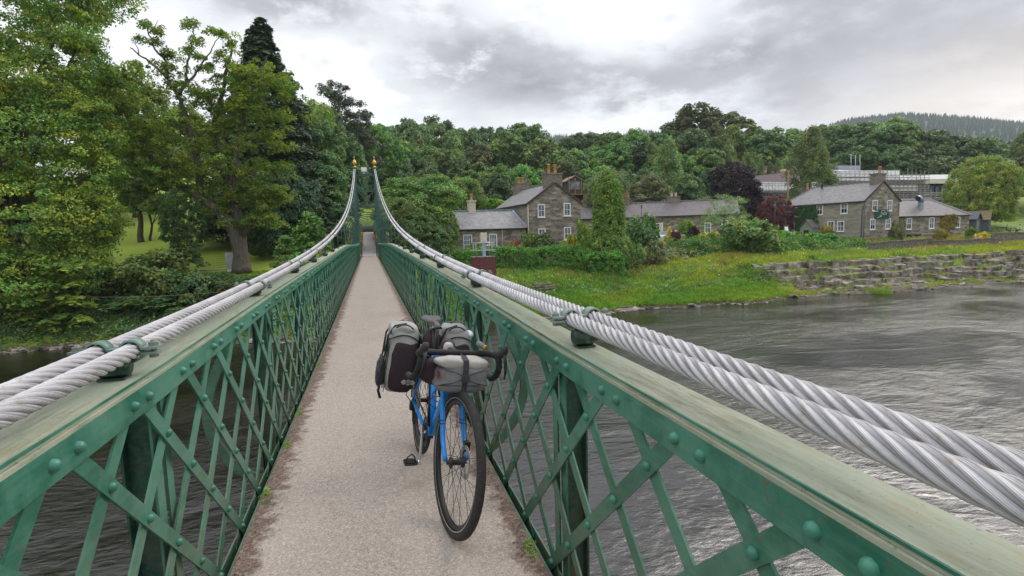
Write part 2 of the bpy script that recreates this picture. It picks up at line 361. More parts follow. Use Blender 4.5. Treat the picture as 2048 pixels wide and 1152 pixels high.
def stone_mat(name, cols, mortar, sx=1.6, sy=5.0, bumpd=.05, mw=.05):
    m, t, p, o = mat(name); uv = N(t, 'ShaderNodeTexCoord').outputs['UV']
    d = N(t, 'ShaderNodeTexNoise', Scale=1.3, Detail=3.0); L(t, uv, d.inputs['Vector'])
    w = mixc(t, .06, uv, d.outputs['Color'])
    mp = N(t, 'ShaderNodeMapping'); L(t, w, mp.inputs[0]); mp.inputs['Scale'].default_value = (sx, sy, 1)
    v1 = N(t, 'ShaderNodeTexVoronoi', Scale=1.0, Randomness=.85); v1.voronoi_dimensions = '2D'; L(t, mp.outputs[0], v1.inputs['Vector'])
    v2 = N(t, 'ShaderNodeTexVoronoi', Scale=1.0, Randomness=.85); v2.voronoi_dimensions = '2D'; v2.feature = 'DISTANCE_TO_EDGE'; L(t, mp.outputs[0], v2.inputs['Vector'])
    c = ramp(t, v1.outputs['Color'], [(i/(len(cols)-1), q) for i, q in enumerate(cols)])
    c = mixc(t, .35, c, ramp(t, noise(t, 7, 6, .7, uv), [(.35, cols[0]), (.65, cols[-1])]))
    e = ramp(t, v2.outputs['Distance'], [(mw*.5, 0.0), (mw*1.6, 1.0)])
    L(t, mixc(t, e, mortar, c), p.inputs['Base Color']); p.inputs['Roughness'].default_value = .9
    bump(t, p, math_n(t, 'ADD', e, math_n(t, 'MULTIPLY', noise(t, 12, 4, .6, uv), .6)), .8, bumpd); return m
MT['rubble'] = stone_mat('brown_rubble_stone', [(.05, .045, .04), (.12, .105, .088), (.25, .21, .17), (.50, .44, .36), (.085, .082, .076), (.38, .32, .25)], (.34, .295, .225), 1.45, 4.7, .05, .045)
MT['rubble_grey'] = stone_mat('grey_rubble_stone', [(.13, .12, .10), (.30, .27, .225), (.42, .38, .31), (.20, .18, .15), (.50, .455, .38)], (.36, .33, .275), 1.5, 4.8, .05, .045)
MT['drystone'] = stone_mat('field_stone', [(.13, .115, .095), (.24, .205, .175), (.33, .28, .24), (.19, .17, .13)], (.055, .05, .04), 2.2, 5.5, .08, .06)
MT['brick'] = stone_mat('dark_red_brick', [(.10, .022, .018), (.16, .035, .028), (.20, .05, .04), (.075, .025, .03)], (.22, .15, .13), 4.2, 12, .02, .05)
MT['chimney_stone'] = stone_mat('weathered_chimney_stone', [(.16, .13, .10), (.24, .20, .16), (.31, .26, .21)], (.17, .15, .12), 1.6, 3.0)
def slate(name, c, moss=0.0):
    m, t, p, o = mat(name); uv = N(t, 'ShaderNodeTexCoord').outputs['UV']
    b = N(t, 'ShaderNodeTexBrick', Scale=1.0); L(t, uv, b.inputs['Vector']); b.inputs['Brick Width'].default_value = .34; b.inputs['Row Height'].default_value = .20
    b.inputs['Mortar Size'].default_value = .012; c = np.array(c)
    b.inputs['Color1'].default_value = (*(c*.65), 1); b.inputs['Color2'].default_value = (*(c*1.35), 1); b.inputs['Mortar'].default_value = (*(c*.3), 1)
    cc = mixc(t, .5, b.outputs[0], ramp(t, noise(t, 1.8, 7, .75, uv, stretch=(1.0, .8, 1)), [(.3, tuple(c*.6)), (.7, tuple(c*1.5))]))
    if moss: cc = mixc(t, ramp(t, noise(t, 2.2, 6, .7, uv), [(.45, 0.0), (.65, moss)]), cc, (.13, .11, .03))
    L(t, cc, p.inputs['Base Color']); p.inputs['Roughness'].default_value = .6; bump(t, p, b.outputs['Fac'], -.6, .02); return m
MT['slate'] = slate('grey_slate', (.205, .195, .20)); MT['slate_brown'] = slate('purple_grey_slate', (.150, .130, .135)); MT['slate_moss'] = slate('mossy_slate', (.17, .13, .07), .8)
MT['slate_light'] = slate('pale_slate', (.25, .24, .245))
for k, c, r, me_ in [('white', (.78, .78, .78), .5, 0), ('cream', (.62, .57, .47), .7, 0), ('glass', (.05, .06, .065), .08, 0), ('terracotta', (.48, .20, .10), .8, 0), ('lead', (.30, .33, .38), .5, .2),
                     ('steel', (.50, .50, .49), .4, .8), ('pole', (.33, .31, .29), .6, .2), ('rivet', (.04, .19, .13), .4, 0), ('galv', (.42, .43, .44), .45, .6), ('grey_box', (.17, .18, .19), .6, 0), ('black', (.012, .012, .013), .5, 0), ('black_rubber', (.020, .019, .018), .75, 0),
                     ('blue', (.0, .235, .72), .3, 0), ('bag_dark', (.030, .014, .022), .75, 0), ('bag_grey', (.36, .35, .33), .75, 0), ('bag_mid', (.15, .145, .15), .75, 0), ('bag_pale', (.40, .375, .345), .8, 0),
                     ('chrome', (.62, .63, .65), .2, 1), ('gold', (.55, .38, .08), .35, .6), ('sign_green', (.0, .055, .036), .7, 0), ('wood', (.24, .16, .10), .8, 0), ('dark_wood', (.07, .05, .04), .8, 0), ('sheeting', (.84, .86, .90), .6, 0),
                     ('plum_roof', (.085, .052, .064), .95, 0), ('orange', (.36, .13, .06), .7, 0), ('soil', (.055, .04, .028), .95, 0), ('concrete', (.36, .33, .29), .9, 0), ('clear_plastic', (.62, .70, .80), .3, 0), ('lime_plastic', (.16, .55, .02), .5, 0),
                     ('red_paint', (.33, .035, .03), .5, 0), ('skin', (.46, .27, .19), .6, 0), ('cloth_cream', (.55, .48, .40), .9, 0), ('cloth_navy', (.03, .04, .07), .9, 0), ('cloth_white', (.7, .7, .72), .9, 0), ('slate_blue', (.20, .25, .27), .5, 0), ('grey_green', (.28, .30, .24), .8, 0),
                     ('hut_grey', (.085, .10, .12), .7, 0), ('car_silver', (.55, .57, .60), .25, .3), ('car_dark', (.04, .008, .01), .25, .1), ('pale_blue', (.35, .45, .62), .6, 0), ('mirror_blue', (.25, .33, .42), .2, .3)]:
    MT[k] = plain(k.replace('_', ' ').replace(' ', '_')+'_material', c, r, me_, var=.08 if k in ('white', 'glass', 'chrome', 'blue', 'sheeting') else .18)
# ------------------------------------------------------------------ terrain
def smooth(a, b, x): t = np.clip((x-a)/(b-a), 0, 1); return t*t*(3-2*t)
_g = np.random.default_rng(3); _K = _g.normal(size=(40, 2)); _PH = _g.uniform(0, 6.28, 40)
def fbm(X, Y, s, octs=4):
    r = 0; a = 1; k = 0
    for o in range(octs):
        for i in range(5):
            r = r+a*np.sin((_K[k][0]*X+_K[k][1]*Y)*s+_PH[k])/2.2; k = (k+1) % 40
        s *= 2.1; a *= .5
    return r
def shore(X):
    X = np.asarray(X, float)
    return 38.7+.5*np.sin(X*.35)+.35*np.sin(X*.9+1)+np.where(X < -14, 1.4, 0)*smooth(-14, -20, X)*1.2-2.2*smooth(2, -5, X)*smooth(-12, -5, X)+.3*smooth(20, 50, X)
def H(X, Y):
    X = np.asarray(X, float); Y = np.asarray(Y, float)
    t = Y-shore(X)
    A = np.interp(t, [-8, -1.5, 0, .5, 2.2, 5.5, 9, 14, 24, 40, 70], [-1.6, -.5, 0, .22, .75, 1.55, 2.75, 3.35, 4.5, 5.0, 5.4])
    A = A+smooth(.5, 3, t)*smooth(20, 9, t)*.16*fbm(X, Y, .55, 4)
    B = np.interp(t, [-8, -1.5, 0, 2.6, 2.95, 3.15, 3.7, 3.9, 4.48, 4.68, 5.35, 5.55, 6.4, 9, 17, 25, 60], [-1.6, -.4, 0, .48, .58, .95, 1.10, 1.55, 1.70, 2.15, 2.30, 2.72, 2.93, 3.25, 4.25, 4.6, 5.2])
    wB = smooth(34, 38, X+1.2*np.sin(Y*1.3))
    R = A*(1-wB)+B*wB
    Lf = np.interp(t, [-8, -1.5, 0, .6, 1.6, 4, 7, 10, 12, 40, 80], [-1.6, -.4, 0, .22, .8, 1.9, 3.0, 3.7, 4.0, 8.3, 14.3])+smooth(.5, 3, t)*.22*fbm(X, Y, .5, 4)*smooth(12, 7, t)
    wR = smooth(2, 9, X)
    h = Lf*(1-wR)+R*wR
    # wooded slope behind the village and beyond the lawn
    d = Y*.80+X*.45
    hill = np.interp(d, [0, 92, 108, 128, 152, 185, 260, 400], [0, 0, 2.2, 6.5, 14, 24, 34, 38])
    h = h+hill*smooth(6, 25, X)+smooth(100, 200, Y)*14*(1-smooth(6, 25, X))
    # path from the bridge end up the hill
    pz = 4.98+(Y-46)*.062
    wp = smooth(2.6, 1.2, np.abs(X))*smooth(43.5, 46, Y)*smooth(100, 88, Y)
    h = h*(1-wp)+pz*wp
    # near bank, behind the camera
    h = np.where(Y < 0, np.interp(Y, [-60, -34, -26, -22], [6, 4.5, 0, -1.6]), h)
    return h
def Hs(x, y): return float(H(np.array([x]), np.array([y]))[0])
def gz(px, py, lo=34., hi=260.):
    """point where the ray through (px,py) first meets the ground"""
    for D in np.arange(lo, hi, .4):
        p = at(px, py, D)
        if p[2] <= Hs(p[0], p[1]): return p
    return p
def grid_mesh(xs, ys, hf):
    X, Y = np.meshgrid(xs, ys); Z = hf(X, Y); V = np.stack([X, Y, Z], -1).reshape(-1, 3)
    nx, ny = len(xs), len(ys); i = np.arange(nx-1)[None]+nx*np.arange(ny-1)[:, None]; i = i.ravel()
    return V, np.stack([i, i+1, i+1+nx, i+nx], 1).astype(np.int32)
xs = np.concatenate([np.arange(-600, -120, 40), np.arange(-120, -34, 4), np.arange(-34, 80, .45), np.arange(80, 150, 2.5), np.arange(150, 700, 25)])
ys = np.concatenate([np.arange(-500, -60, 40), np.arange(-60, 30, 3), np.arange(30, 38, .4), np.arange(38, 46, .15), np.arange(46, 62, .4), np.arange(62, 120, 1.5), np.arange(120, 240, 6), np.arange(240, 900, 40)])
V, F = grid_mesh(xs, ys, H)
def ground_mat():
    m, t, p, o = mat('bank_turf_and_soil'); pos = N(t, 'ShaderNodeNewGeometry').outputs['Position']
    s = N(t, 'ShaderNodeSeparateXYZ'); L(t, pos, s.inputs[0])
    g = ramp(t, noise(t, .8, 7, .7, pos), [(.30, (.045, .085, .015)), (.48, (.16, .24, .035)), (.6, (.23, .29, .05)), (.75, (.28, .29, .09))])
    soil = ramp(t, noise(t, 2.5, 7, .75, pos), [(.3, (.035, .026, .018)), (.55, (.10, .075, .05)), (.75, (.20, .17, .13))])
    low = N(t, 'ShaderNodeMapRange'); L(t, math_n(t, 'ADD', s.outputs[2], math_n(t, 'MULTIPLY', math_n(t, 'SUBTRACT', noise(t, 1.1, 5, .7, pos), .5), 1.4)), low.inputs[0])
    low.inputs[1].default_value = .45; low.inputs[2].default_value = .25
    c = mixc(t, low.outputs[0], g, soil)
    lawn = N(t, 'ShaderNodeMapRange'); L(t, math_n(t, 'ADD', s.outputs[0], math_n(t, 'MULTIPLY', math_n(t, 'SUBTRACT', noise(t, .5, 5, .7, pos), .5), 9.0)), lawn.inputs[0]); lawn.inputs[1].default_value = 10; lawn.inputs[2].default_value = 3
    ly = N(t, 'ShaderNodeMapRange'); L(t, math_n(t, 'ADD', s.outputs[1], math_n(t, 'MULTIPLY', math_n(t, 'SUBTRACT', noise(t, .6, 5, .7, pos), .5), 4.0)), ly.inputs[0]); ly.inputs[1].default_value = 46.5; ly.inputs[2].default_value = 48.5
    w = N(t, 'ShaderNodeTexWave', Scale=.28, Distortion=.5, Detail=1.0); mp = N(t, 'ShaderNodeMapping'); mp.inputs['Rotation'].default_value = (0, 0, 1.2); L(t, pos, mp.inputs[0]); L(t, mp.outputs[0], w.inputs['Vector'])
    lc = mixc(t, .35, ramp(t, w.outputs[1], [(.3, (.185, .27, .015)), (.7, (.26, .35, .02))]), ramp(t, noise(t, .5, 6, .7, pos), [(.3, (.14, .22, .012)), (.7, (.31, .36, .04))]))
    c = mixc(t, math_n(t, 'MULTIPLY', lawn.outputs[0], ly.outputs[0]), c, lc)
    L(t, c, p.inputs['Base Color']); p.inputs['Roughness'].default_value = .95; bump(t, p, noise(t, 9, 5, .7, pos), .6, .06); return m
MT['ground'] = ground_mat()
g = quick_mesh('ground', V, F, MT['ground'], smooth=True, kind='structure')
wx = np.array([-600., 700.]); wy = np.array([-60., 60.])
quick_mesh('water', *grid_mesh(wx, wy, lambda X, Y: X*0), MT['water'], kind='structure')
V, F = grid_mesh(np.array([-.85, 0, .85]), np.arange(46.6, 92, 1.5), lambda X, Y: 5.03+(Y-46)*.062)
MT['path'] = plain('path_asphalt', (.30, .27, .275), .9, var=.1, scale=3)
quick_mesh('path', V, F, MT['path'], kind='structure')
# a wooded hill far behind
def hill_pts():
    px = np.array([1240, 1290, 1340, 1480, 1640, 1690, 1740, 1800, 1870, 1940, 2048, 2250]); py = np.array([276, 266, 274, 300, 262, 244, 238, 232, 234, 239, 250, 272])
    return px, py
def far_hill(D, f, seed, shift=0):
    px = np.linspace(1000, 2400, 160); a, b = hill_pts(); py = np.interp(px-shift, a, b)+f
    rows = []
    for k, (dd, fr) in enumerate([(0, 1.0), (-.18, .80), (-.36, .55), (-.52, .25), (-.62, -.1)]):
        rows.append([at(x, y, D)*[1, 1, 0]*(1+dd)+np.array([0, 0, 5+(at(x, y, D)[2]-5)*fr]) for x, y in zip(px, py)])
    return np.array(rows)
for D, f, sh, cnt in ((1150, 4, 0, 3600),):
    R = far_hill(D, f, 1, sh); nr, nc = R.shape[:2]; V = R.reshape(-1, 3); i = (np.arange(nc-1)[None]+nc*np.arange(nr-1)[:, None]).ravel()
    MT['hill'] = plain('plantation_floor', (.025, .05, .03), .95, var=.3, scale=.02)
    quick_mesh('hills', V, np.stack([i, i+1, i+1+nc, i+nc], 1).astype(np.int32), MT['hill'], kind='structure')
    q = np.random.default_rng(5); a_ = q.uniform(0, nc-1.01, cnt); b_ = q.uniform(0, nr-2.2, cnt)**1.0
    b_[:420] = 0; a_[:420] = np.linspace(0, nc-1.1, 420)
    ia, ib = a_.astype(int), b_.astype(int); fa, fb = (a_-ia)[:, None], (b_-ib)[:, None]
    P = (R[ib, ia]*(1-fa)+R[ib, ia+1]*fa)*(1-fb)+(R[ib+1, ia]*(1-fa)+R[ib+1, ia+1]*fa)*fb
    hh = q.uniform(9, 16, cnt); V = []; F = []
    an = np.arange(6)*pi/3; ring = np.stack([np.cos(an), np.sin(an), 0*an], 1)
    V = (P[:, None]+np.concatenate([ring, [[0, 0, 0]]])[None]*(hh*.24)[:, None, None]); V[:, 6, 2] += hh; V[:, :6, 2] -= 1
    F = np.concatenate([np.stack([np.arange(cnt)*7+k, np.arange(cnt)*7+(k+1) % 6, np.arange(cnt)*7+6], 1) for k in range(6)])
    tn = np.repeat(q.uniform(.7, 1.3, (cnt, 1)), 7, 0)*np.array([[1, 1, 1, 1.]])
    quick_mesh('conifer_plantation', V.reshape(-1, 3), F.astype(np.int32), leaf_mat('far_conifer_leaves', (.038, .078, .052), trans=0), tint=tn, kind='stuff', label='dense dark conifer plantation covering the distant hill', cat='forest')

# ------------------------------------------------------------------ the suspension bridge
BR = empty('suspension_bridge', (0, 0, 5.07), label='green riveted suspension footbridge with lattice parapets and pale twisted cables', cat='bridge')
OFF = np.array([0, 0, -5.07])
def bb(mb, name, m, par=None, **kw):
    for i in range(len(mb.v)): mb.v[i] = mb.v[i]+OFF
    o = mb.build(name, m, par or BR, **kw)
    return o
ZR = lambda y: np.interp(y, [-8, 0, 2, 4.1, 6.2, 10.3, 14.4, 18, 22, 28, 34, 47], [6.035, 6.045, 6.06, 6.112, 6.15, 6.215, 6.275, 6.315, 6.31, 6.25, 6.21, 6.17])
def ZL(s, y): return ZR(y)+(.03*np.clip(1-(y-2)/8, 0, 1) if s < 0 else 0)
ZC = lambda y: 6.157+.00300*np.maximum(np.asarray(y, float)-.3, 0)**2+np.where(np.asarray(y) < 0, .00300*np.asarray(y)**2, 0)
Y0, Y1, BAY, PH = -7.0, 46.0, 2.09, 2.04
m = MB(); m.box((-.66, Y0, 4.93), (.66, Y1, 5.07)); bb(m, 'deck', MT['deck'])
m = MB()
for yy in np.arange(PH-3*BAY, Y1, BAY): m = MB(); m.box((-.72, yy-.05, 4.78), (.72, yy+.05, 4.925)); bb(m, 'cross_beam', MT['green_shaded'])
ysr = np.concatenate([np.arange(Y0, 20, .5), np.arange(20, Y1+.1, 1.0)])
def sweep(prof_fn, ys):
    """sweep a closed section (list of (x,z)) along y"""
    m = MB(); P = [prof_fn(y) for y in ys]; n = len(P[0]); V = []
    for y, pr in zip(ys, P): V += [(x, y, z) for x, z in pr]
    F = [(i*n+k, i*n+(k+1) % n, (i+1)*n+(k+1) % n, (i+1)*n+k) for i in range(len(ys)-1) for k in range(n)]
    F += [tuple(range(n)), tuple((len(ys)-1)*n+k for k in range(n))]
    return m.add(V, F)
for s in (-1, 1):
    # top plate, the raised strip at its inner edge, the flange that carries the bolts, the bottom angle
    bb(sweep(lambda y: [(s*.7075, ZL(s, y)), (s*.85, ZL(s, y)), (s*.85, ZL(s, y)-.012), (s*.7075, ZL(s, y)-.012)], ysr), 'top_plate', MT['plate'], bevel=.002)
    bb(sweep(lambda y: [(s*.7, ZL(s, y)-.012), (s*.723, ZL(s, y)-.012), (s*.723, ZL(s, y)-.022), (s*.7, ZL(s, y)-.022)], ysr), 'top_ledge', MT['plate'])
    bb(sweep(lambda y: [(s*.7055, ZL(s, y)+.003), (s*.7105, ZL(s, y)+.003), (s*.7105, ZL(s, y)-.003), (s*.7055, ZL(s, y)-.003)], ysr), 'edge_strip', MT['green'])
    bb(sweep(lambda y: [(s*.70, ZL(s, y)-.0225), (s*.709, ZL(s, y)-.0225), (s*.709, ZL(s, y)-.104), (s*.70, ZL(s, y)-.104)], ysr), 'top_flange', MT['green'], bevel=.0015)
    bb(sweep(lambda y: [(s*.727, ZL(s, y)-.0125), (s*.736, ZL(s, y)-.0125), (s*.736, ZL(s, y)-.10), (s*.727, ZL(s, y)-.10)], ysr), 'outer_flange', MT['green'])
    bb(sweep(lambda y: [(s*.663, 5.065), (s*.672, 5.065), (s*.672, 4.99), (s*.70, 4.99), (s*.70, 4.92), (s*.663, 4.92)], ysr), 'bottom_angle', MT['green'])
    bb(sweep(lambda y: [(s*.722, 5.03), (s*.73, 5.03), (s*.73, 4.9), (s*.722, 4.9)], ysr), 'outer_bottom_flange', MT['green'])
nb = 5; step = BAY/nb
for s in (-1, 1):
    sh = 0.0 if s > 0 else -.07
    for k in range(-4, 21):
        m = MB(); yb = PH+k*BAY
        for j in range(nb):
            y = yb+1.52-PH+step*j+sh          # y where the inner bar meets z=6.0
            z1 = float(ZL(s, y))-.06; near = y < 16
            t1, t0 = 6.0-z1, 6.0-4.965
            if y+t0*1.04 > Y1 or y < Y0+.6: continue
            m.bar((s*.7135, y+t1*1.04, z1), (s*.7135, y+t0*1.04, 4.965), .007, .052, (0, 1, 1.0))
            yo = y-.11
            m.bar((s*.7215, yo-t1*1.04, z1), (s*.7215, yo-t0*1.04, 4.965), .007, .052, (0, 1, -1.0))
            nn = 8 if near else 5; inn = (-s, 0, 0)
            if y < 30:
                for q in range(1, 6):
                    tt = (.418*q-.11)/2/1.04
                    if tt < 1.0: m.dome((s*.7095, y+tt*1.04, 6.0-tt), inn, .0155, .015, nn, 1)
                for yy in (y, yo+.005): m.dome((s*.7, yy, float(ZL(s, yy))-.062), inn, .0165, .017, nn, 1)
                m.dome((s*.7, y+.5*1.04+.54, 4.965), inn, .013, .012, nn, 1)
        if m.n: bb(m, 'lattice_panel', [MT['green'], MT['rivet']])
        # stanchion: inner flange, web and outer flange
        yp = yb
        if Y0 < yp < Y1:
            zt = float(ZL(s, yp))-.013
            m = MB(); m.box((s*.737 if s > 0 else s*.745, yp-.075, 4.75), (s*.745 if s > 0 else s*.737, yp-.015, zt)); m.box((s*.737 if s > 0 else s*.745, yp+.02, 4.75), (s*.745 if s > 0 else s*.737, yp+.075, zt))
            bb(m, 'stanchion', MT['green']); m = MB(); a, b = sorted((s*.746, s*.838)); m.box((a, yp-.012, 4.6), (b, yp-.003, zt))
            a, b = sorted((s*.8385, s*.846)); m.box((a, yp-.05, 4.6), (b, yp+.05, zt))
            bb(m, 'stanchion_web', MT['green_shaded'])  # shade on web and outer flange is painted in by the darker green
            if k % 3 == 1:
                m = MB()
                if k <= 10:
                    m.box((s*.7355 if s > 0 else s*.7365, yp-.07, zt-.29), (s*.7365 if s > 0 else s*.7355, yp+.075, zt-.088))
                    m.box((min(s*.699, s*.7), yp-.055, zt-.26), (max(s*.699, s*.7)+.0, yp+.06, zt-.10))
                    for (dy, dz) in ((-.035, .13), (.04, .13), (-.035, .18), (.04, .18), (0, .155), (-.01, .225)): m.dome((s*.699, yp+dy, zt-dz), (-s, 0, 0), .014, .014, 8)
                    bb(m, 'gusset_plate', MT['green'])
                # bowed outrigger strap
                a = np.linspace(0, 1, 22); zc = np.interp(a, [0, 1], [zt-.05, 4.72]); xo = .85+.34*np.sin(pi*a**1.35)**.8
                m = MB(); pts = [(s*x, yp, z) for x, z in zip(xo, zc)]
                for p0, p1 in zip(pts[:-1], pts[1:]): m.bar(p0, p1, .045, .062, (s, 0, 0))
                m2 = MB(); m2.tube(pts, .012, 6); m.add(m2.v[0], m2.f, True)
                bb(m, 'outrigger_strap', MT['green'])
            # clamp (cables lie low) or hanger rod (cables high)
            zc = float(ZC(yp)); xi, xo_ = .752, .846
            if yp < 47:
                m = MB(); R = .0335; yc = yp-.11
                for xc in (xi, xo_):
                    n_ = 14
                    for (ang0, ang1, off) in ((0.12, pi-.12, .004), (pi+.12, 2*pi-.12, -.004)):
                        V = []; 
                        for yy in (yc-.024, yc+.024):
                            for rr in (R-.006, R):
                                for q in range(n_+1):
                                    an = ang0+(ang1-ang0)*q/n_; V.append((s*xc+rr*cos(an), yy, zc+off+rr*sin(an)))
                        q1 = n_+1; F = []
                        for q in range(n_):
                            F += [(q1+q, q1+q+1, 3*q1+q+1, 3*q1+q), (q, q+1, q1+q+1, q1+q), (2*q1+q, 2*q1+q+1, 3*q1+q+1, 3*q1+q)]
                        m.add(V, F, True)
                for xa, xb in ((xi-.075, xi-R+.004), (xi+R-.004, xo_-R+.004), (xo_+R-.004, xo_+.075)):
                    a, b = sorted((s*xa, s*xb))
                    m.box((a, yc-.026, zc+.004), (b, yc+.026, zc+.011)); m.box((a, yc-.026, zc-.013), (b, yc+.026, zc-.005))
                cl = bb(m, 'cable_clamp', MT['clamp'] if 'clamp' in MT else MT.setdefault('clamp', paint('clamp_paint', (.10, .19, .155), (.24, .28, .25), dirt=True)))
                if yp < 14:
                    m = MB()
                    for xx in (xi-.058, xo_+.058):
                        m = MB(); m.lathe([(0, -.026), (.014, -.026), (.014, -.014)], (s*xx, yc, zc), 6, smooth=False); m.lathe([(.008, -.02), (.008, .03), (0, .03)], (s*xx, yc, zc), 8); m.lathe([(.0145, .011), (.0145, .023), (0, .023)], (s*xx, yc, zc), 6, smooth=False)
                        bb(m, 'clamp_bolt', MT['bolt'] if 'bolt' in MT else MT.setdefault('bolt', plain('rusty_bolt_paint', (.22, .24, .20), .6, .3, .4)))
                if zc-zt < .45:
                    m = MB(); h = max(zc-.04-zt, .03); yq = yp-.17
                    m.box((min(s*.75, s*.824), yq-.026, zt+.013), (max(s*.75, s*.824), yq+.026, zt+.019))
                    m.lathe([(0, -.04), (.028, -.045), (.028, -.03), (.034, -.03), (.034, .03), (.028, .03), (.028, .045), (0, .045)], (s*.787, yq, zt+.018+.034), 18, 'x')
                    for dy in (-.024, .024): m.box((s*.787-.010, yq+dy-.007, zt+.03), (s*.787+.010, yq+dy+.007, zc-.034))
                    bb(m, 'cable_saddle', MT['black_green'] if 'black_green' in MT else MT.setdefault('black_green', paint('dark_saddle_paint', (.012, .035, .026), (.04, .065, .05))))
                if zc-zt > .16:
                    m = MB(); m.tube([(s*.784, yp, zt-.02), (s*.784, yp, zc-.012)], .011, 6)
                    m.box((s*.784-.02, yp-.02, zc-.16 if zc-zt > .4 else zc-.08), (s*.784+.02, yp+.02, zc-.04)); m.lathe([(.022, -.01), (.022, .03), (0, .03)], (s*.784, yp, zt+.012), 6)
                    bb(m, 'hanger_rod', MT['teal'])
# cables: six strands laid round each other
def strand_cable(xc, s):
    m = MB(); ysn = np.concatenate([np.arange(-6, 12, .0135), np.arange(12, 20, .04)]); Lay = .36; rs, rc = .0085, .0188
    for q in range(7):
        th = -2*pi*ysn/Lay+q*2*pi/7
        pts = np.stack([xc+rc*np.cos(th), ysn, ZC(ysn)+rc*np.sin(th)], 1)
        far = ysn > 5
        n = 8; T = np.gradient(pts, axis=0); T /= np.linalg.norm(T, axis=1)[:, None]
        rad = np.stack([np.cos(th), 0*th, np.sin(th)], 1); rad -= T*(rad*T).sum(1)[:, None]; rad /= np.linalg.norm(rad, axis=1)[:, None]; bi = np.cross(T, rad)
        a = (np.arange(n)*2*pi/n)
        V = pts[:, None]+rs*(np.cos(a)[None, :, None]*rad[:, None]+np.sin(a)[None, :, None]*bi[:, None])
        i = (np.arange(len(ysn)-1)*n)[:, None]; k = np.arange(n)[None]
        Fq = np.stack([i+k, i+(k+1) % n, i+n+(k+1) % n, i+n+k], -1).reshape(-1, 4)
        yield V.reshape(-1, 3), Fq, np.stack([np.repeat(ysn, n), np.tile(np.arange(n)/n, len(ysn))], 1)
    # far stretch: one lobed tube up to the tower head
for s in (-1, 1):
    for xc in (.752, .846):
        Vs, Fs, U, nn = [], [], [], 0
        for V, Fq, uvs in strand_cable(s*xc, s): Vs.append(V); Fs.append(Fq+nn); U.append(uvs); nn += len(V)
        yf = np.arange(19.98, 45.3, .28); n = 12; a = np.arange(n)*2*pi/n; rr = .0272
        V = np.stack([np.broadcast_to(s*xc+rr*np.cos(a), (len(yf), n)), np.broadcast_to(yf[:, None], (len(yf), n)), ZC(yf)[:, None]+rr*np.sin(a)[None]], -1).reshape(-1, 3)
        i = (np.arange(len(yf)-1)*n)[:, None]; k = np.arange(n)[None]; Vs.append(V); Fs.append(np.stack([i+k, i+(k+1) % n, i+n+(k+1) % n, i+n+k], -1).reshape(-1, 4)+nn); U.append(np.stack([np.repeat(yf, n), np.tile(np.arange(n)/n, len(yf))], 1)); nn += len(V)
        yb_ = np.linspace(45.28, 66, 12); zb_ = np.interp(yb_, [45.28, 66], [float(ZC(45.3)), 6.6]); V = np.stack([np.broadcast_to(s*(xc+(yb_[:, None]-45.28)*.01)+rr*np.cos(a), (12, n)), np.broadcast_to(yb_[:, None], (12, n)), zb_[:, None]+rr*np.sin(a)[None]], -1).reshape(-1, 3)
        i = (np.arange(11)*n)[:, None]; Vs.append(V); Fs.append(np.stack([i+k, i+(k+1) % n, i+n+(k+1) % n, i+n+k], -1).reshape(-1, 4)+nn); U.append(np.zeros((len(V), 2)))
        V = np.concatenate(Vs)+OFF; F = np.concatenate(Fs).astype(np.int32); U = np.concatenate(U)
        o = quick_mesh('cable', V, F, MT['cable'], BR, smooth=True)
        uvl = o.data.uv_layers.new(name='uv'); li = np.empty(len(o.data.loops), int); o.data.loops.foreach_get('vertex_index', li); uvl.data.foreach_set('uv', U[li].ravel())
        m = MB(); yy = -5.99; m.tube([(s*xc, y, float(ZC(y))) for y in np.arange(-6, 20, .5)], .0145, 8); bb(m, 'cable_core', MT['black'])
# tower: two tapering legs, cross beams, crosses with a boss, portal arch, finials, lamp
TY = 45.4; ZT = 12.22
for s in (-1, 1):
    m = MB()
    for zz0, zz1, w0, w1 in ((2.2, ZT, .20, .115),):
        x0, x1 = s*.93, s*.785
        for dx, dy in ((-1, -1), (1, -1), (1, 1), (-1, 1)): m.bar((x0+dx*w0*.8, TY+dy*w0*1.7, zz0), (x1+dx*w1*.8, TY+dy*w1*1.5, zz1), .06, .06)
        m.bar((x0, TY, zz0), (x1, TY, zz1), .20, .16, (0, 1, 0))
        for z in np.arange(5.2, ZT-.3, .55):
            f = (z-zz0)/(zz1-zz0); w = w0+(w1-w0)*f; xx = x0+(x1-x0)*f
            for dy in (-1, 1): m.bar((xx-w*.8, TY+dy*w*1.6, z), (xx+w*.8, TY+dy*w*1.6, z+.45), .02, .05, (0, 1, 0))
    m.box((s*.785-.17, TY-.25, ZT-.14), (s*.785+.17, TY+.25, ZT+.08)); m.box((s*.785-.2, TY-.28, ZT+.081), (s*.785+.2, TY+.28, ZT+.13))
    leg = bb(m, 'tower_leg', MT['teal'])
    m = MB(); m.lathe([(.0, 0), (.16, 0), (.16, .05), (.07, .10), (.06, .16), (.15, .24), (.19, .34), (.175, .44), (.10, .55), (.045, .62), (.035, .74), (.06, .78), (.035, .84), (.008, .95), (0, .97)], (s*.785, TY, ZT+.131), 16)
    bb(m, 'finial', MT['gold'], leg)
def beam(z, h, name='cross_beam'):
    m = MB(); m.box((-.66, TY-.10, z-h/2), (.66, TY-.085, z+h/2)); m.box((-.66, TY+.085, z-h/2), (.66, TY+.10, z+h/2)); m.box((-.66, TY-.12, z-h/2-.013), (.66, TY+.12, z-h/2-.001)); m.box((-.66, TY-.12, z+h/2+.001), (.66, TY+.12, z+h/2+.013)); bb(m, name, MT['teal'])
beam(11.75, .16); beam(10.45, .12); beam(9.15, .12)
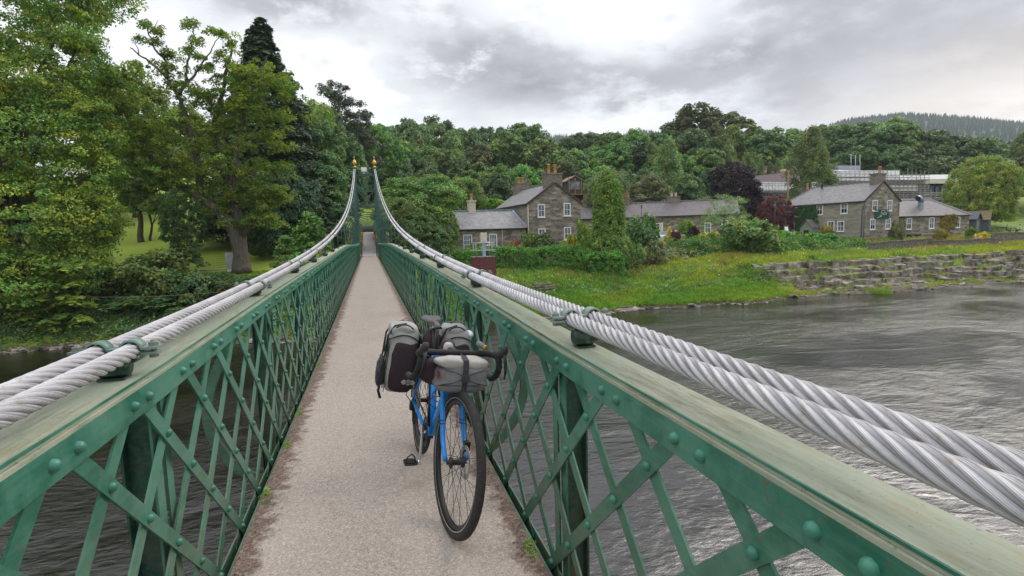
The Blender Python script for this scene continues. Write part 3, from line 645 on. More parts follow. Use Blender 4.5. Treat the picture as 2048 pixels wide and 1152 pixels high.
for za, zb in ((11.66, 10.52), (10.38, 9.22)):
    m = MB(); m.bar((-.64, TY-.02, za), (.64, TY-.02, zb), .05, .09, (0, 0, 1)); m.bar((-.64, TY+.035, zb), (.64, TY+.035, za), .05, .09, (0, 0, 1)); bb(m, 'cross_brace', MT['teal'])
    m = MB(); m.lathe([(0, -.10), (.20, -.10), (.20, .10), (0, .10)], (0, TY, (za+zb)/2), 10, 'y', smooth=False); bb(m, 'boss', MT['teal'])
m = MB(); a = np.linspace(0, pi, 20); pts = [(.64*cos(q), TY-.05, 8.35+.72*sin(q)) for q in a]
for p0, p1 in zip(pts[:-1], pts[1:]): m.bar(p0, p1, .05, .09, (0, 1, 0))
m.bar((0, TY-.05, 8.9), (0, TY-.05, 9.19), .03, .03); bb(m, 'portal_arch', MT['teal'])
m = MB(); m.box((-.26, TY-.42, 11.98), (.16, TY-.30, 12.33)); m.box((-.09, TY-.30, 11.8), (-.01, TY-.1, 12.1)); bb(m, 'floodlight', MT['white'], bevel=.01)
# hoops over the walkway near the tower
for k, yh in enumerate(np.arange(PH+10*BAY, 47, BAY*.8)):
    f = k/14.; hw = .93-.17*f; zt = 7.62-.22*f; zs = 6.75; m = MB()
    a = np.linspace(0, pi, 22); pts = [(hw, yh, float(ZR(yh))-.3)]+[(hw*cos(q), yh, zs+(zt-zs)*sin(q)) for q in a]+[(-hw, yh, float(ZR(yh))-.3)]
    for p0, p1 in zip(pts[:-1], pts[1:]): m.bar(p0, p1, .035, .10, (0, 1, 0)) if abs(p0[0]-p1[0]) < 1e-6 else m.bar(p0, p1, .07, .04, (-(p1[2]-p0[2]), 0, (p1[0]-p0[0])))
    bb(m, 'hoop', MT['teal'])
for q in np.linspace(.25, pi-.25, 7):
    m = MB(); m.tube([((.93-.17*k/11)*.985*cos(q), PH+10*BAY+k*BAY, 6.75+(.87-.22*k/11)*.985*sin(q)) for k in range(12)], .009, 5); bb(m, 'canopy_rod', MT['teal'])
for s in (-1, 1):
    m = MB(); m.box((s*.62-.05, 46.05, 5.0), (s*.62+.05, 46.2, 6.25)); m.lathe([(0, 0), (.07, 0), (.07, .04), (.03, .07), (0, .12)], (s*.62, 46.12, 6.251), 10); bb(m, 'gate_post', MT['teal'])
# masonry abutment under the tower
ab = empty('bridge_abutment', (0, 46.5, 1.5), label='stone abutment under the far end of the footbridge', cat='abutment')
m = MB(); m.box((-1.7, -3.2, -2.5), (1.7, 3.2, 3.38)); m.build('pier', MT['drystone'], ab); m = MB(); m.box((-1.82, -3.32, 3.381), (1.82, 3.32, 3.42)); m.build('coping', MT['concrete'], ab)
# gauging wire strung along the left bank
m = MB(); A = at(40, 586, 37.5); B = at(452, 583, 31.5); q = np.linspace(0, 1, 30)
m.tube([A*(1-t)+B*t-np.array([0, 0, .32*4*t*(1-t)]) for t in q], .014, 5); m.build('steel_wire', MT['rust'] if 'rust' in MT else MT.setdefault('rust', plain('rusty_wire', (.30, .20, .13), .7, .3)), label='thin rusty wire strung level over the water before the left bank', cat='wire')
# ------------------------------------------------------------------ vegetation
def unit(v): return v/(np.linalg.norm(v, axis=-1, keepdims=True)+1e-9)
def foliage(cs, ns, cr, per, leaf, g, flat=.5, droop=.2, jit=.75, aspect=.6, hang=0.0, yellow=.12, upb=.6):
    """leaf quads round clump centres; each clump has its own age and colour of leaf"""
    per = int(per*1.45); leaf = leaf*.80; flat = min(flat*1.25+.08, 1.3) if flat > .3 else flat; n = len(cs); cr = np.broadcast_to(cr, (n,)); per = int(per)
    d = unit(g.normal(size=(n, per, 3))); r = g.uniform(.15, 1, (n, per, 1))**.45
    e = d*r; e[..., 2] = np.abs(e[..., 2])*np.where(g.random((n, per)) < .75, 1, -.6)
    off = e*cr[:, None, None]; off[..., 2] *= flat
    rad = np.linalg.norm(e[..., :2], axis=-1); off[..., 2] -= droop*cr[:, None]*rad**2
    P = cs[:, None]+off
    nn = unit(unit(e)*.8+ns[:, None]*.5+np.array([0, 0, upb])+g.normal(size=P.shape)*jit)
    P = P.reshape(-1, 3); nn = nn.reshape(-1, 3)
    t = g.normal(size=P.shape); t = t*(1-hang)+np.array([0, 0, -1.])*hang*2.2; t = unit(t-nn*(t*nn).sum(-1, keepdims=True)); b = np.cross(nn, t)
    s = leaf*g.uniform(.65, 1.35, (len(P), 1)); Lh, Wh = s*.5/aspect**.5, s*.5*aspect**.5
    V = np.stack([P-t*Lh, P+b*Wh, P+t*Lh, P-b*Wh], 1).reshape(-1, 3)
    F = np.arange(len(V), dtype=np.int32).reshape(-1, 4)
    cl = g.normal(0, .20, (n, 1)); yl = np.clip(g.normal(0, yellow, (n, 1)), -.2, .5)
    bt = np.exp(cl+g.normal(0, .16, (n, per))); yl = yl+g.normal(0, .05, (n, per))
    tn = np.stack([bt*(1+yl*1.6), bt*(1+yl*.5), bt*(1-yl*.7), np.ones_like(bt)], -1).reshape(-1, 1, 4)
    return V, F, np.clip(np.repeat(tn, 4, 1).reshape(-1, 4), .25, 2.2)
def lobe_clumps(lobes, n, g, low=-.55, rmin=.82, rej=.78):
    lb = np.array([l[:6] for l in lobes], float); a = (lb[:, 3]*lb[:, 4]+lb[:, 3]*lb[:, 5]); a /= a.sum()
    cs, ns = [], []; tries = 0
    while len(cs) < n and tries < n*12:
        tries += 1; i = g.choice(len(lb), p=a); d = unit(g.normal(size=3))
        if d[2] < low: continue
        r = g.uniform(rmin, 1.05) if g.random() < .8 else g.uniform(.45, rmin); p = lb[i, :3]+d*lb[i, 3:6]*r
        q = np.linalg.norm((p-lb[:, :3])/lb[:, 3:6], axis=1); q[i] = 9
        if (q < rej).any(): continue
        cs.append(p); ns.append(unit(d/lb[i, 3:6]))
    return np.array(cs), np.array(ns)
def merge(parts):
    Vs, Fs, Ts, n = [], [], [], 0
    for V, F, T in parts: Vs.append(V); Fs.append(F+n); Ts.append(T); n += len(V)
    return np.concatenate(Vs), np.concatenate(Fs), np.concatenate(Ts)
def limbs(m, base, targets, r0, g, fork=.35, wob=.06, n=7):
    """trunk to the middle and limbs bending out to the targets"""
    base = np.asarray(base, float); h = max(t[2] for t in targets)-base[2]
    top = np.array([base[0], base[1], base[2]])+np.array([0, 0, h*.86])
    q = np.linspace(0, 1, 9)[:, None]; tr = base*(1-q)+top*q; tr[1:-1, :2] += g.normal(0, wob*r0*2, (7, 2))
    rr = r0*(1-.85*q[:, 0])**.8; rr[0] *= 1.45; rr[1] *= 1.08
    m.tube(tr, rr, 8)
    for t in targets:
        f = g.uniform(fork, .8); i = f*8; a = tr[int(i)]; t = np.asarray(t, float); L_ = np.linalg.norm(t-a)
        q2 = np.linspace(0, 1, n)[:, None]; mid = a*.45+t*.55+np.array([0, 0, -.10*L_])
        p = (1-q2)**2*a+2*q2*(1-q2)*mid+q2**2*t; p[1:-1] += g.normal(0, .03*L_, (n-2, 3))
        m.tube(p, np.linspace(r0*(1-.8*f)*.55, .012*r0/.3+.01, n), 6)
PROTO = {}
DIM = dict(round=(12, 16), tall=(9, 18), birch=(7, 17), dome=(12, 11), conifer=(9, 24), pine=(9, 19), willow=(10, 10), shrub=(3, 2.2), sapling=(3.2, 4.2))
def proto(style, v, mt, bk='bark', leafk=1.0, density=1.0):
    """one crown mesh and one trunk mesh of a kind of tree; copies share them"""
    key = (style, v, mt, leafk, density)
    if key in PROTO: return PROTO[key]
    g = np.random.default_rng(abs(hash((style, v, 11))) % 99991 if False else (sum(map(ord, style))*31+v*977) % 99991)
    w, h = DIM[style]; parts = []; tg = []; r0 = .30
    def lobeset(k, c0, R, spread):
        out = [(0, 0, c0, R[0]*.62, R[0]*.62, R[1]*.72)]
        for i in range(k):
            a = 2*pi*i/k+g.uniform(-.4, .4); z = g.uniform(-.55, .8); rr = sqrt(max(0, 1-z*z))*spread
            s = g.uniform(.30, .46); out.append((R[0]*rr*cos(a), R[0]*rr*sin(a), c0+z*R[1]*.66, R[0]*s, R[0]*s, R[0]*s*.85))
        return out
    if style == 'round':
        lb = lobeset(12, h*.57, (w/2, h*.43), .62); cs, ns = lobe_clumps(lb, int(230*density), g); parts.append(foliage(cs, ns, g.uniform(.7, 1.25, len(cs)), 60, .36*leafk, g)); tg = [l[:3] for l in lb[1:8]]
    elif style == 'tall':
        lb = [(0, 0, h*.6, w*.3, w*.3, h*.36)]+[(w*.30*cos(a)*q, w*.30*sin(a)*q, z, w*s, w*s, w*s*1.2) for a, z, s, q in [(g.uniform(0, 6.3), h*g.uniform(.3, .88), g.uniform(.15, .24), g.uniform(.7, 1.1)) for _ in range(11)]]
        cs, ns = lobe_clumps(lb, int(230*density), g, low=-.7); parts.append(foliage(cs, ns, g.uniform(.6, 1.1, len(cs)), 58, .34*leafk, g, flat=.55)); tg = [l[:3] for l in lb[1:8]]
    elif style == 'birch':
        n = int(230*density); z = g.uniform(.12, 1, n); prof = np.sin(pi*np.clip(z, 0, 1)**.75)**.7*.9+.08; a = g.uniform(0, 6.28, n); rr = prof*w/2*np.sqrt(g.uniform(.25, 1, n))*(1+.25*np.sin(3*a+v)+.15*np.sin(9*z+a))
        cs = np.stack([rr*np.cos(a), rr*np.sin(a), z*h], 1); ns = unit(cs*[1, 1, 0]+[0, 0, .4]); parts.append(foliage(cs, ns, g.uniform(.45, .85, n), 52, .30*leafk, g, flat=1.25, droop=.9, hang=.5, upb=.25)); r0 = .17; tg = [c for c in cs[:8]]
    elif style == 'dome':
        lb = [(0, 0, h*.50, w*.46, w*.46, h*.44)]+[(w*.33*cos(a), w*.33*sin(a), z, w*.16, w*.16, w*.15) for a, z in [(g.uniform(0, 6.3), h*g.uniform(.2, .72)) for _ in range(14)]]
        cs, ns = lobe_clumps(lb, int(330*density), g, low=-.8, rmin=.93, rej=.7); parts.append(foliage(cs, ns, g.uniform(.45, .85, len(cs)), 62, .30*leafk, g, flat=.5, droop=.5)); tg = [l[:3] for l in lb[1:8]]
    elif style == 'conifer':
        n = int(560*density); z = 1-g.uniform(0, 1, n)**.72*.94; a = g.uniform(0, 6.28, n); lay = .85+.15*np.sin(z*60)
        R = (1-z)**.72*w/2*lay+.10; f = np.sqrt(g.uniform(.3, 1, n)); cs = np.stack([R*f*np.cos(a), R*f*np.sin(a), z*h-f*R*.28], 1); ns = unit(cs*[1, 1, 0]+[0, 0, .5])
        parts.append(foliage(cs, ns, np.clip(R*.36, .34, 1.1), 46, .30*leafk, g, flat=.45, droop=.8, aspect=.35, yellow=.05)); r0 = .28
    elif style == 'pine':
        lb = [(g.normal(0, w*.18), g.normal(0, w*.18), h*zq, w*.2, w*.2, w*.10) for zq in np.linspace(.42, .95, 12)]
        cs, ns = lobe_clumps(lb, int(100*density), g, low=-.4, rej=.3); parts.append(foliage(cs, ns, g.uniform(.5, .9, len(cs)), 50, .30*leafk, g, flat=.6, aspect=.3)); tg = [l[:3] for l in lb]; r0 = .2
    elif style == 'willow':
        lb = lobeset(9, h*.55, (w/2, h*.45), .6); cs, ns = lobe_clumps(lb, int(260*density), g, low=-.8); parts.append(foliage(cs, ns, g.uniform(.45, .8, len(cs)), 60, .24*leafk, g, flat=.9, droop=.6, hang=.35, aspect=.35)); tg = [l[:3] for l in lb[1:7]]
    elif style == 'shrub':
        lb = lobeset(7, h*.42, (w/2, h*.5), .6); cs, ns = lobe_clumps(lb, int(60*density), g, low=-.9); parts.append(foliage(cs, ns, g.uniform(.25, .45, len(cs)), 44, .17*leafk, g, flat=.7)); r0 = .05; tg = [l[:3] for l in lb[1:5]]
    elif style == 'sapling':
        n = int(46*density); z = g.uniform(.2, 1, n); a = g.uniform(0, 6.28, n); R = (1-z)**.6*w/2*np.sqrt(g.uniform(.2, 1, n)); cs = np.stack([R*np.cos(a), R*np.sin(a), z*h], 1); ns = unit(cs*[1, 1, 0]+[0, 0, .6])
        parts.append(foliage(cs, ns, g.uniform(.3, .5, n), 40, .16*leafk, g, flat=.4)); r0 = .05; tg = [c for c in cs[:10]]
    V, F, T = merge(parts)
    cm = bpy.data.meshes.new(style+'_crown'); cm.from_pydata(V.astype(np.float32), np.empty((0, 2), np.int32), F); cm.materials.append(LM[mt])
    at_ = cm.attributes.new('tint', 'FLOAT_COLOR', 'POINT'); at_.data.foreach_set('color', T.astype(np.float32).ravel())
    m = MB(); limbs(m, (0, 0, -.6), tg if tg else [(0, 0, h*.97)], r0, g, wob=.3 if style != 'conifer' else .05)
    to = m.build('trunk', MT[bk]); tm = to.data; bpy.data.objects.remove(to)
    PROTO[key] = (cm, tm, w, h); return PROTO[key]
USED = {}
def tree(name, style, mt, x, y, z0, height, width, label, cat='tree', group=None, v=0, bk='bark', leafk=1.0, density=1.0, rot=None):
    cm, tm, w, h = proto(style, v, mt, bk, leafk, density)
    e = empty(name, (x, y, z0), rot if rot is not None else random.uniform(0, 6.28), label=label, cat=cat, group=group)
    for nm, me in (('trunk' if style not in ('shrub',) else 'stem', tm), ('crown' if style not in ('shrub',) else 'foliage', cm)):
        o = bpy.data.objects.new(nm, me); C.objects.link(o); o.parent = e; o.scale = (width/w, width/w, height/h)
    return e
def ptree(name, style, mt, px, ytop, wpx, D, label, cat='tree', sink=.25, **kw):
    """a tree whose crown top is seen at (px,ytop) from the bridge, standing on the ground at depth D"""
    p = at(px, ytop, D); z0 = Hs(p[0], p[1])-sink
    return tree(name, style, mt, p[0], p[1], z0, max(p[2]-z0, 1.0), wpx*D/FPX, label, cat, **kw)
def lpx(px, py, rx, ry, D, depth=None):
    p = at(px, py, D); a = rx*D/FPX; return (p[0], p[1], p[2], a, depth or a, ry*D/FPX)

# ------------------------------------------------------------------ buildings
def window(par, O, t, n, w, h, bars=(2, 1), frame=.13, sash=.5, mt='white', open_low=False, proud=.05, name='window'):
    """O = lower left corner on the wall, t along the wall, n outwards; all in the parent's space"""
    O, t, n = (np.asarray(v, float) for v in (O, t, n)); R = np.stack([t, n, np.array([0, 0, 1.])], 1)
    m = MB(); f = frame
    m.box((0, 0.004, 0), (f, proud, h), R, O); m.box((w-f, .004, 0), (w, proud, h), R, O); m.box((f, .004, h-f), (w-f, proud, h), R, O); m.box((f, .004, 0), (w-f, proud, f*.8), R, O)
    wo_ = m.build(name, MT[mt], par)
    m = MB(); m.box((-.06, .0045, -.09), (w+.06, proud+.05, -.002), R, O); m.build('sill', MT['white'] if mt == 'white' else MT['concrete'], wo_)
    m = MB(); m.box((f, .005, f*.8), (w-f, .012, h-f), R, O); m.build('pane', MT['glass_sky'] if 'glass_sky' in MT else MT.setdefault('glass_sky', plain('window_glass', (.16, .19, .22), .05, 0, .5, 1.3, bmp=0)), wo_)
    m = MB()
    nx, nz = bars
    for i in range(1, nx): x = f+(w-2*f)*i/nx; m.box((x-.02, .013, f*.8), (x+.02, .03, h-f), R, O)
    for i in range(1, nz+1):
        z = f*.8+(h-1.8*f)*i/(nz+1); m.box((f, .0135, z-.025), (w-f, .035 if i == (nz+1)//2 else .03, z+.025), R, O)
    if m.n: m.build('glazing_bar', MT['white'], wo_)
    if open_low:
        m = MB(); m.box((f+.02, .0125, f*.8+.02), (w-f-.02, .0128, f*.8+(h-1.8*f)*.42), R, O); m.build('open_sash', MT['black'], wo_)
    return wo_
def chimney(par, c, sx_, sy_, z0, z1, pots, mt='chimney_stone', ph=.75, potm='terracotta'):
    m = MB(); m.box((c[0]-sx_/2, c[1]-sy_/2, z0), (c[0]+sx_/2, c[1]+sy_/2, z1)); m.box((c[0]-sx_/2-.09, c[1]-sy_/2-.09, z1+.001), (c[0]+sx_/2+.09, c[1]+sy_/2+.09, z1+.16)); ch = m.build('chimney', MT[mt], par)
    for dx, dy in pots:
        m = MB(); m.lathe([(0, 0), (.20, 0), (.17, .08), (.15, ph*.8), (.19, ph*.86), (.19, ph), (.12, ph), (.12, ph-.1)], (c[0]+dx, c[1]+dy, z1+.161), 12); m.build('chimney_pot', MT[potm], ch)
    return ch
def gable_house(name, label, corner, th, w, Ln, z0, ze, zr, wall='rubble', side='rubble', roof='slate', hip=0.0, cat='house', verge=True):
    zg = ze-z0; zt = zr-z0; e = empty(name, (corner[0], corner[1], z0), th, label=label, cat=cat); h = w/2
    m = MB(); m.add([(0, 0, -1.5), (w, 0, -1.5), (w, 0, zg), (h, 0, zt-.06), (0, 0, zg)], [(0, 1, 2, 3, 4)], mi=0)
    if hip: m.add([(0, Ln, -1.5), (w, Ln, -1.5), (w, Ln, zg), (0, Ln, zg)], [(0, 1, 2, 3)], mi=0)
    else: m.add([(0, Ln, -1.5), (w, Ln, -1.5), (w, Ln, zg), (h, Ln, zt-.06), (0, Ln, zg)], [(0, 1, 2, 3, 4)], mi=0)
    m.add([(0, 0, -1.5), (0, Ln, -1.5), (0, Ln, zg), (0, 0, zg)], [(0, 1, 2, 3)], mi=1); m.add([(w, 0, -1.5), (w, Ln, -1.5), (w, Ln, zg), (w, 0, zg)], [(0, 1, 2, 3)], mi=1)
    m.build('wall', [MT[wall], MT[side]], e)
    o = .16; k = (zt-zg)/h; ye = Ln+.12; yh = Ln-hip
    m = MB()
    for sgn, x0 in ((-1, 0), (1, w)):
        xe = x0+sgn*o; A = np.array([(xe, -.10, zg-k*o+.03), (h, -.10, zt+.03), (h, yh if hip else ye, zt+.03), (xe, ye, zg-k*o+.03)], float); B = A+np.array([0, 0, .09])
        m.add(np.concatenate([A, B]), [(0, 3, 2, 1), (4, 5, 6, 7), (0, 1, 5, 4), (1, 2, 6, 5), (2, 3, 7, 6), (3, 0, 4, 7)])
    if hip: m.add([(-o, ye, zg-k*o+.12), (w+o, ye, zg-k*o+.12), (h, yh, zt+.12), (-o, ye, zg-k*o+.03), (w+o, ye, zg-k*o+.03)], [(0, 1, 2), (0, 3, 4, 1)])
    r = m.build('roof', MT[roof], e)
    m = MB(); m.bar((h, -.12, zt+.14), (h, yh if hip else ye, zt+.14), .26, .07)
    if hip:
        for xe in (-o, w+o): m.bar((xe, ye, zg-k*o+.15), (h, yh, zt+.15), .2, .06)
    m.build('ridge', MT['lead'], r)
    if verge:
        m = MB(); m.bar((-o, -.115, zg-k*o+.05), (h, -.115, zt+.05), .04, .22, (0, 0, 1)); m.bar((h, -.116, zt+.05), (w+o, -.116, zg-k*o+.05), .04, .22, (0, 0, 1)); m.build('bargeboard', MT['dark_wood'], r)
    m = MB(); 
    for x0 in (-o-.05, w+o+.05): m.tube([(x0, -.1, zg-k*o), (x0, ye, zg-k*o)], .07, 6)
    m.build('gutter', MT['black'], r)
    return e
Xv, Yv, nXv, nYv = (1, 0, 0), (0, 1, 0), (-1, 0, 0), (0, -1, 0)
# two-storey cottage with its long annex
ct = gable_house('stone_cottage', 'two-storey brown stone cottage, gable to the river, two tall chimneys', (17.8, 58.0), radians(5), 6.7, 11.3, 4.6, 10.06, 12.35, side='rubble_grey')
for x, z, h in ((1.15, 4.0-.15, 1.5), (4.45, 4.0-.05, 1.5), (4.45, 1.15, 1.5), (1.15, 1.05, 1.5)): window(ct, (x, 0, z), Xv, nYv, .92, h, (2, 1), frame=.12)
chimney(ct, (3.35, .55), 2.1, 1.0, 7.0, 8.75, [(-.45, 0), (.35, 0)], ph=1.05); chimney(ct, (3.35, 10.7), 2.0, .9, 7.0, 8.7, [(-.3, 0), (.25, 0)], ph=.7)
m = MB(); m.tube([(-.06, -.06, 0), (-.06, -.06, 5.3)], .05, 6); m.build('drainpipe', MT['cream'], ct)
an = empty('cottage_annex', (7.2, 58.35, 4.6), radians(1.5), label='long single-storey stone annex with two white windows, left of the cottage', cat='house')
W_, Dp, ZE, ZT_ = 10.45, 5.4, 2.72, 4.78
m = MB(); m.box((0, 0, -1.5), (W_, Dp, ZE)); m.build('wall', MT['rubble'], an)
m = MB(); kk = (ZT_-ZE)/(Dp/2)
for s_, y0 in ((-1, 0), (1, Dp)):
    ye = y0+s_*.2; A = np.array([(-.15, ye, ZE-kk*.2+.04), (W_+(.15 if s_ < 0 else -.3), ye, ZE-kk*.2+.04), (W_-.75 if s_ < 0 else W_-.75, Dp/2, ZT_), (-.15, Dp/2, ZT_)], float); B = A+[0, 0, .09]
    m.add(np.concatenate([A, B]), [(0, 3, 2, 1), (4, 5, 6, 7), (0, 1, 5, 4), (1, 2, 6, 5), (2, 3, 7, 6), (3, 0, 4, 7)])
rf = m.build('roof', MT['slate_light'], an)
m = MB(); m.bar((-.15, Dp/2, ZT_+.12), (W_-.75, Dp/2, ZT_+.12), .3, .08); m.bar((W_-.75, Dp/2, ZT_+.1), (W_+.1, -.1, ZE+.1), .16, .05); m.build('ridge', MT['pale_blue'], rf)
m = MB(); m.tube([(-.15, -.27, ZE-.1), (W_+.1, -.27, ZE-.1)], .065, 6); m.build('gutter', MT['black'], rf)
m = MB(); m.tube([(7.55, -.1, -.2), (7.55, -.1, ZE-.1)], .05, 6); m.build('drainpipe', MT['cream'], an)
for x in (3.0, 6.0): window(an, (x, 0, .35 if x < 5 else .15), Xv, nYv, 1.05 if x < 5 else .95, 1.75 if x < 5 else 1.95, (4, 2), frame=.12)
chimney(an, (4.7, Dp/2), .85, .7, 4.0, 5.9, [(0, 0)], mt='cream', ph=.75)
# inn with wing, porch, boards
inn = gable_house('stone_inn', 'large grey stone inn with slate roof and dark green name boards', (63.9, 55.8), radians(10), 7.9, 12.6, 4.2, 9.66, 12.25, side='rubble_grey', hip=2.8, cat='inn')
for (x, z) in ((1.65, 4.1), (4.95, 4.1), (1.3, 1.6), (4.75, 1.6)): window(inn, (x, 0, z), Xv, nYv, 1.15, 1.45, (2, 1), frame=.12, open_low=(x < 2))
for (y, z, op) in ((10.1, 3.75, False), (6.75, 3.9, True), (3.2, 3.9, True), (10.2, 1.5, True), (5.0, 1.5, True), (3.6, 1.45, False)): window(inn, (0, y, z), nYv if False else (0, -1, 0), (-1, 0, 0), 1.0, 1.45, (2, 1), frame=.12, open_low=op)
chimney(inn, (3.95, .75), 1.75, 1.05, 7.2, 9.05, [(.4, 0)], ph=.95); chimney(inn, (6.4, 12.9), 1.6, 1.2, 3.0, 8.0, [(.1, 0)], ph=.9)
m = MB(); m.lathe([(.11, 0), (.11, .55), (.17, .56), (.17, .66), (0, .66)], (3.2, 8.2, 7.75), 10); m.build('flue', MT['dark_wood'], inn)
m = MB(); m.tube([(-.08, -.08, 0), (-.08, -.08, 5.3)], .055, 6); m.tube([(-.08, .25, 0), (-.08, .25, 4.2), (-.08, -.02, 4.9)], .045, 6); m.build('drainpipe', MT['hut_grey'], inn)
def text_obj(name, s, size, loc, rot, mt, par, ext=.004, align='CENTER'):
    cu = bpy.data.curves.new(name, 'FONT'); cu.body = s; cu.size = size; cu.extrude = ext; cu.align_x = align; o = bpy.data.objects.new(name, cu); C.objects.link(o)
    bpy.context.view_layer.update(); me = bpy.data.meshes.new_from_object(o); bpy.data.objects.remove(o); me.materials.clear(); me.materials.append(MT[mt])
    o = bpy.data.objects.new(name, me); C.objects.link(o); o.parent = par; o.location = loc; o.rotation_euler = rot; return o
def board(par, O, t, n, w, h, words, mt='sign_green'):
    O, t, n = (np.asarray(v, float) for v in (O, t, n)); R = np.stack([t, n, np.array([0, 0, 1.])], 1)
    m = MB(); m.box((0, .01, 0), (w, .06, h), R, O); b = m.build('name_board', MT[mt], par)
    m = MB(); pk = [(.42, .80), (.50, .86), (.55, .93), (.60, .86), (.64, .90), (.72, .80)]
    for a, c in zip(pk[:-1], pk[1:]): m.bar(O+R@np.array([a[0]*w, .07, a[1]*h]), O+R@np.array([c[0]*w, .07, c[1]*h]), .012, .035, (0, 0, 1))
    m.build('mountain_emblem', MT['white'], b)
    m = MB(); pk = [(.16, .12), (.26, .22), (.36, .27), (.47, .33), (.42, .38), (.34, .44)]
    for i, (a, c) in enumerate(zip(pk[:-1], pk[1:])): m.bar(O+R@np.array([a[0]*w, .07, a[1]*h]), O+R@np.array([c[0]*w, .07, c[1]*h]), .012, .035+.02*i if i < 4 else .05, (0, 0, 1))
    m.build('river_emblem', MT['white'], b)
    ang = math.atan2(t[1], t[0]); p = O+R@np.array([.62*w, .062, .58*h]); text_obj('lettering', words[0], h*.20, p, (pi/2, 0, ang), 'white', b); p = O+R@np.array([.66*w, .062, .46*h]); text_obj('lettering', words[1], h*.085, p, (pi/2, 0, ang), 'white', b)
board(inn, (2.2, 0, 2.95), Xv, nYv, 3.25, 1.32, ('PortnaCraig', 'INN & RESTAURANT')); board(inn, (0, 12.15, 3.75), (0, -1, 0), (-1, 0, 0), 1.75, 1.4, ('PortnaCraig', 'INN & RESTAURANT'))
# porch
m = MB(); m.box((-1.5, 6.10, -1), (0, 6.20, 2.1)); m.box((-1.5, 8.10, -1), (0, 8.20, 2.1)); m.add([(-1.5, 6.10, -1), (-1.5, 8.20, -1), (-1.5, 8.20, 2.1), (-1.5, 7.15, 3.1), (-1.5, 6.10, 2.1)], [(0, 1, 2, 3, 4)]); po = m.build('porch', MT['grey_green'], inn)
m = MB(); 
for a, b_ in (((-1.75, 5.95, 2.0), (-1.75, 7.15, 3.2)), ((-1.75, 8.35, 2.0), (-1.75, 7.15, 3.2))):
    A = np.array([a, b_, (0, b_[1], b_[2]), (0, a[1], a[2])]); m.add(np.concatenate([A, A+[0, 0, .08]]), [(0, 3, 2, 1), (4, 5, 6, 7), (0, 1, 5, 4), (1, 2, 6, 5), (2, 3, 7, 6), (3, 0, 4, 7)])
m.build('porch_roof', MT['slate_brown'], po); m = MB(); m.box((-1.52, 6.75, -.3), (-1.501, 7.55, 1.75)); m.build('doorway', MT['black'], po)
for yy in (6.45, 7.85):
    m = MB(); m.box((-1.60, yy-.06, 1.25), (-1.502, yy+.06, 1.5)); m.build('wall_lamp', MT['black'], po)
g = np.random.default_rng(2)
def creeper(par, O, t, n, poly, mt, seed, num=170, leaf=.17, cr=.3):
    g = np.random.default_rng(seed); O, t, n = (np.asarray(v, float) for v in (O, t, n)); u0, u1, v0, v1 = poly; u = g.uniform(u0, u1, num); v = g.uniform(v0, v1, num); e = ((u-(u0+u1)/2)/((u1-u0)/2))**4+((v-(v0+v1)/2)/((v1-v0)/2))**4 < 1.05
    u, v = u[e], v[e]; cs = O+t*u[:, None]+n*.08+np.array([0, 0, 1.])*v[:, None]; V, F, T = foliage(cs, np.tile(n, (len(cs), 1)), cr, 40, leaf, g, flat=.9, upb=.1, droop=.3)
    k = ((V-O)@n) < .0; V[k] -= np.outer(((V[k]-O)@n), n)*1.0; o = quick_mesh('creeper', V, F, LM[mt], par, tint=T); return o
creeper(inn, (0, 12.6, 0), (0, -1, 0), (-1, 0, 0), (2.7, 6.1, .6, 5.3), 'ivy', 3, 330)
creeper(inn, (0, 0, 0), Xv, nYv, (5.6, 7.9, 0, 2.2), 'olive', 4, 60)
wg = empty('inn_wing', (71.68, 57.35, 4.2), radians(1.0), label='single-storey stone wing with plum-grey roof and a steel flue, right of the inn', cat='house')
WL, WD, WE, WT = 13.9, 6.2, 3.35, 5.75
m = MB(); m.box((0, 0, -1.5), (WL, WD, WE)); m.build('wall', MT['rubble'], wg)
o_ = .2; kk = (WT-WE)/(WD/2); hp = 3.6
m = MB(); A0, B0, C0, D0_ = (-.1, -o_, WE-kk*o_+.05), (WL+o_, -o_, WE-kk*o_+.05), (WL-hp, WD/2, WT+.05), (-.1, WD/2, WT+.05); E0, F0 = (WL+o_, WD+o_, WE-kk*o_+.05), (-.1, WD+o_, WE-kk*o_+.05)
m.add([A0, B0, C0, D0_, E0, F0], [(0, 1, 2, 3), (1, 4, 2), (4, 5, 3, 2), (0, 5, 4, 1)]); rf = m.build('roof', MT['slate_brown'], wg)
m = MB(); m.bar(np.array(D0_)+[0, 0, .03], np.array(C0)+[0, 0, .03], .3, .09); m.bar(np.array(C0)+[0, 0, .03], np.array(B0)+[0, 0, .05], .26, .08); m.build('ridge', MT['white'], rf)
m = MB(); m.tube([(-.1, -.28, WE-.12), (WL+.2, -.28, WE-.12)], .07, 6); m.build('gutter', MT['black'], rf)
for x in (1.6, 5.9, 11.05): window(wg, (x, 0, 1.45), Xv, nYv, 1.0, 1.6, (2, 1), frame=.13, open_low=(x < 2))
fx = 6.1; m = MB(); m.lathe([(.36, 0), (.36, 1.15)], (fx, 1.4, WE+.55), 16); m.lathe([(.39, 0), (.39, .09), (.36, .09)], (fx, 1.4, WE+1.7), 16); a = np.linspace(0, pi*.62, 12); m.tube([(fx, 1.4, WE+1.7), (fx, 1.4, WE+1.9)]+[(fx-.55+.55*cos(q), 1.4-.1*sin(q), WE+1.9+.6*sin(q)) for q in a], [.36]*2+list(np.linspace(.36, .42, 12)), 16, cap=False); m.build('flue', MT['mirror_blue'], wg)
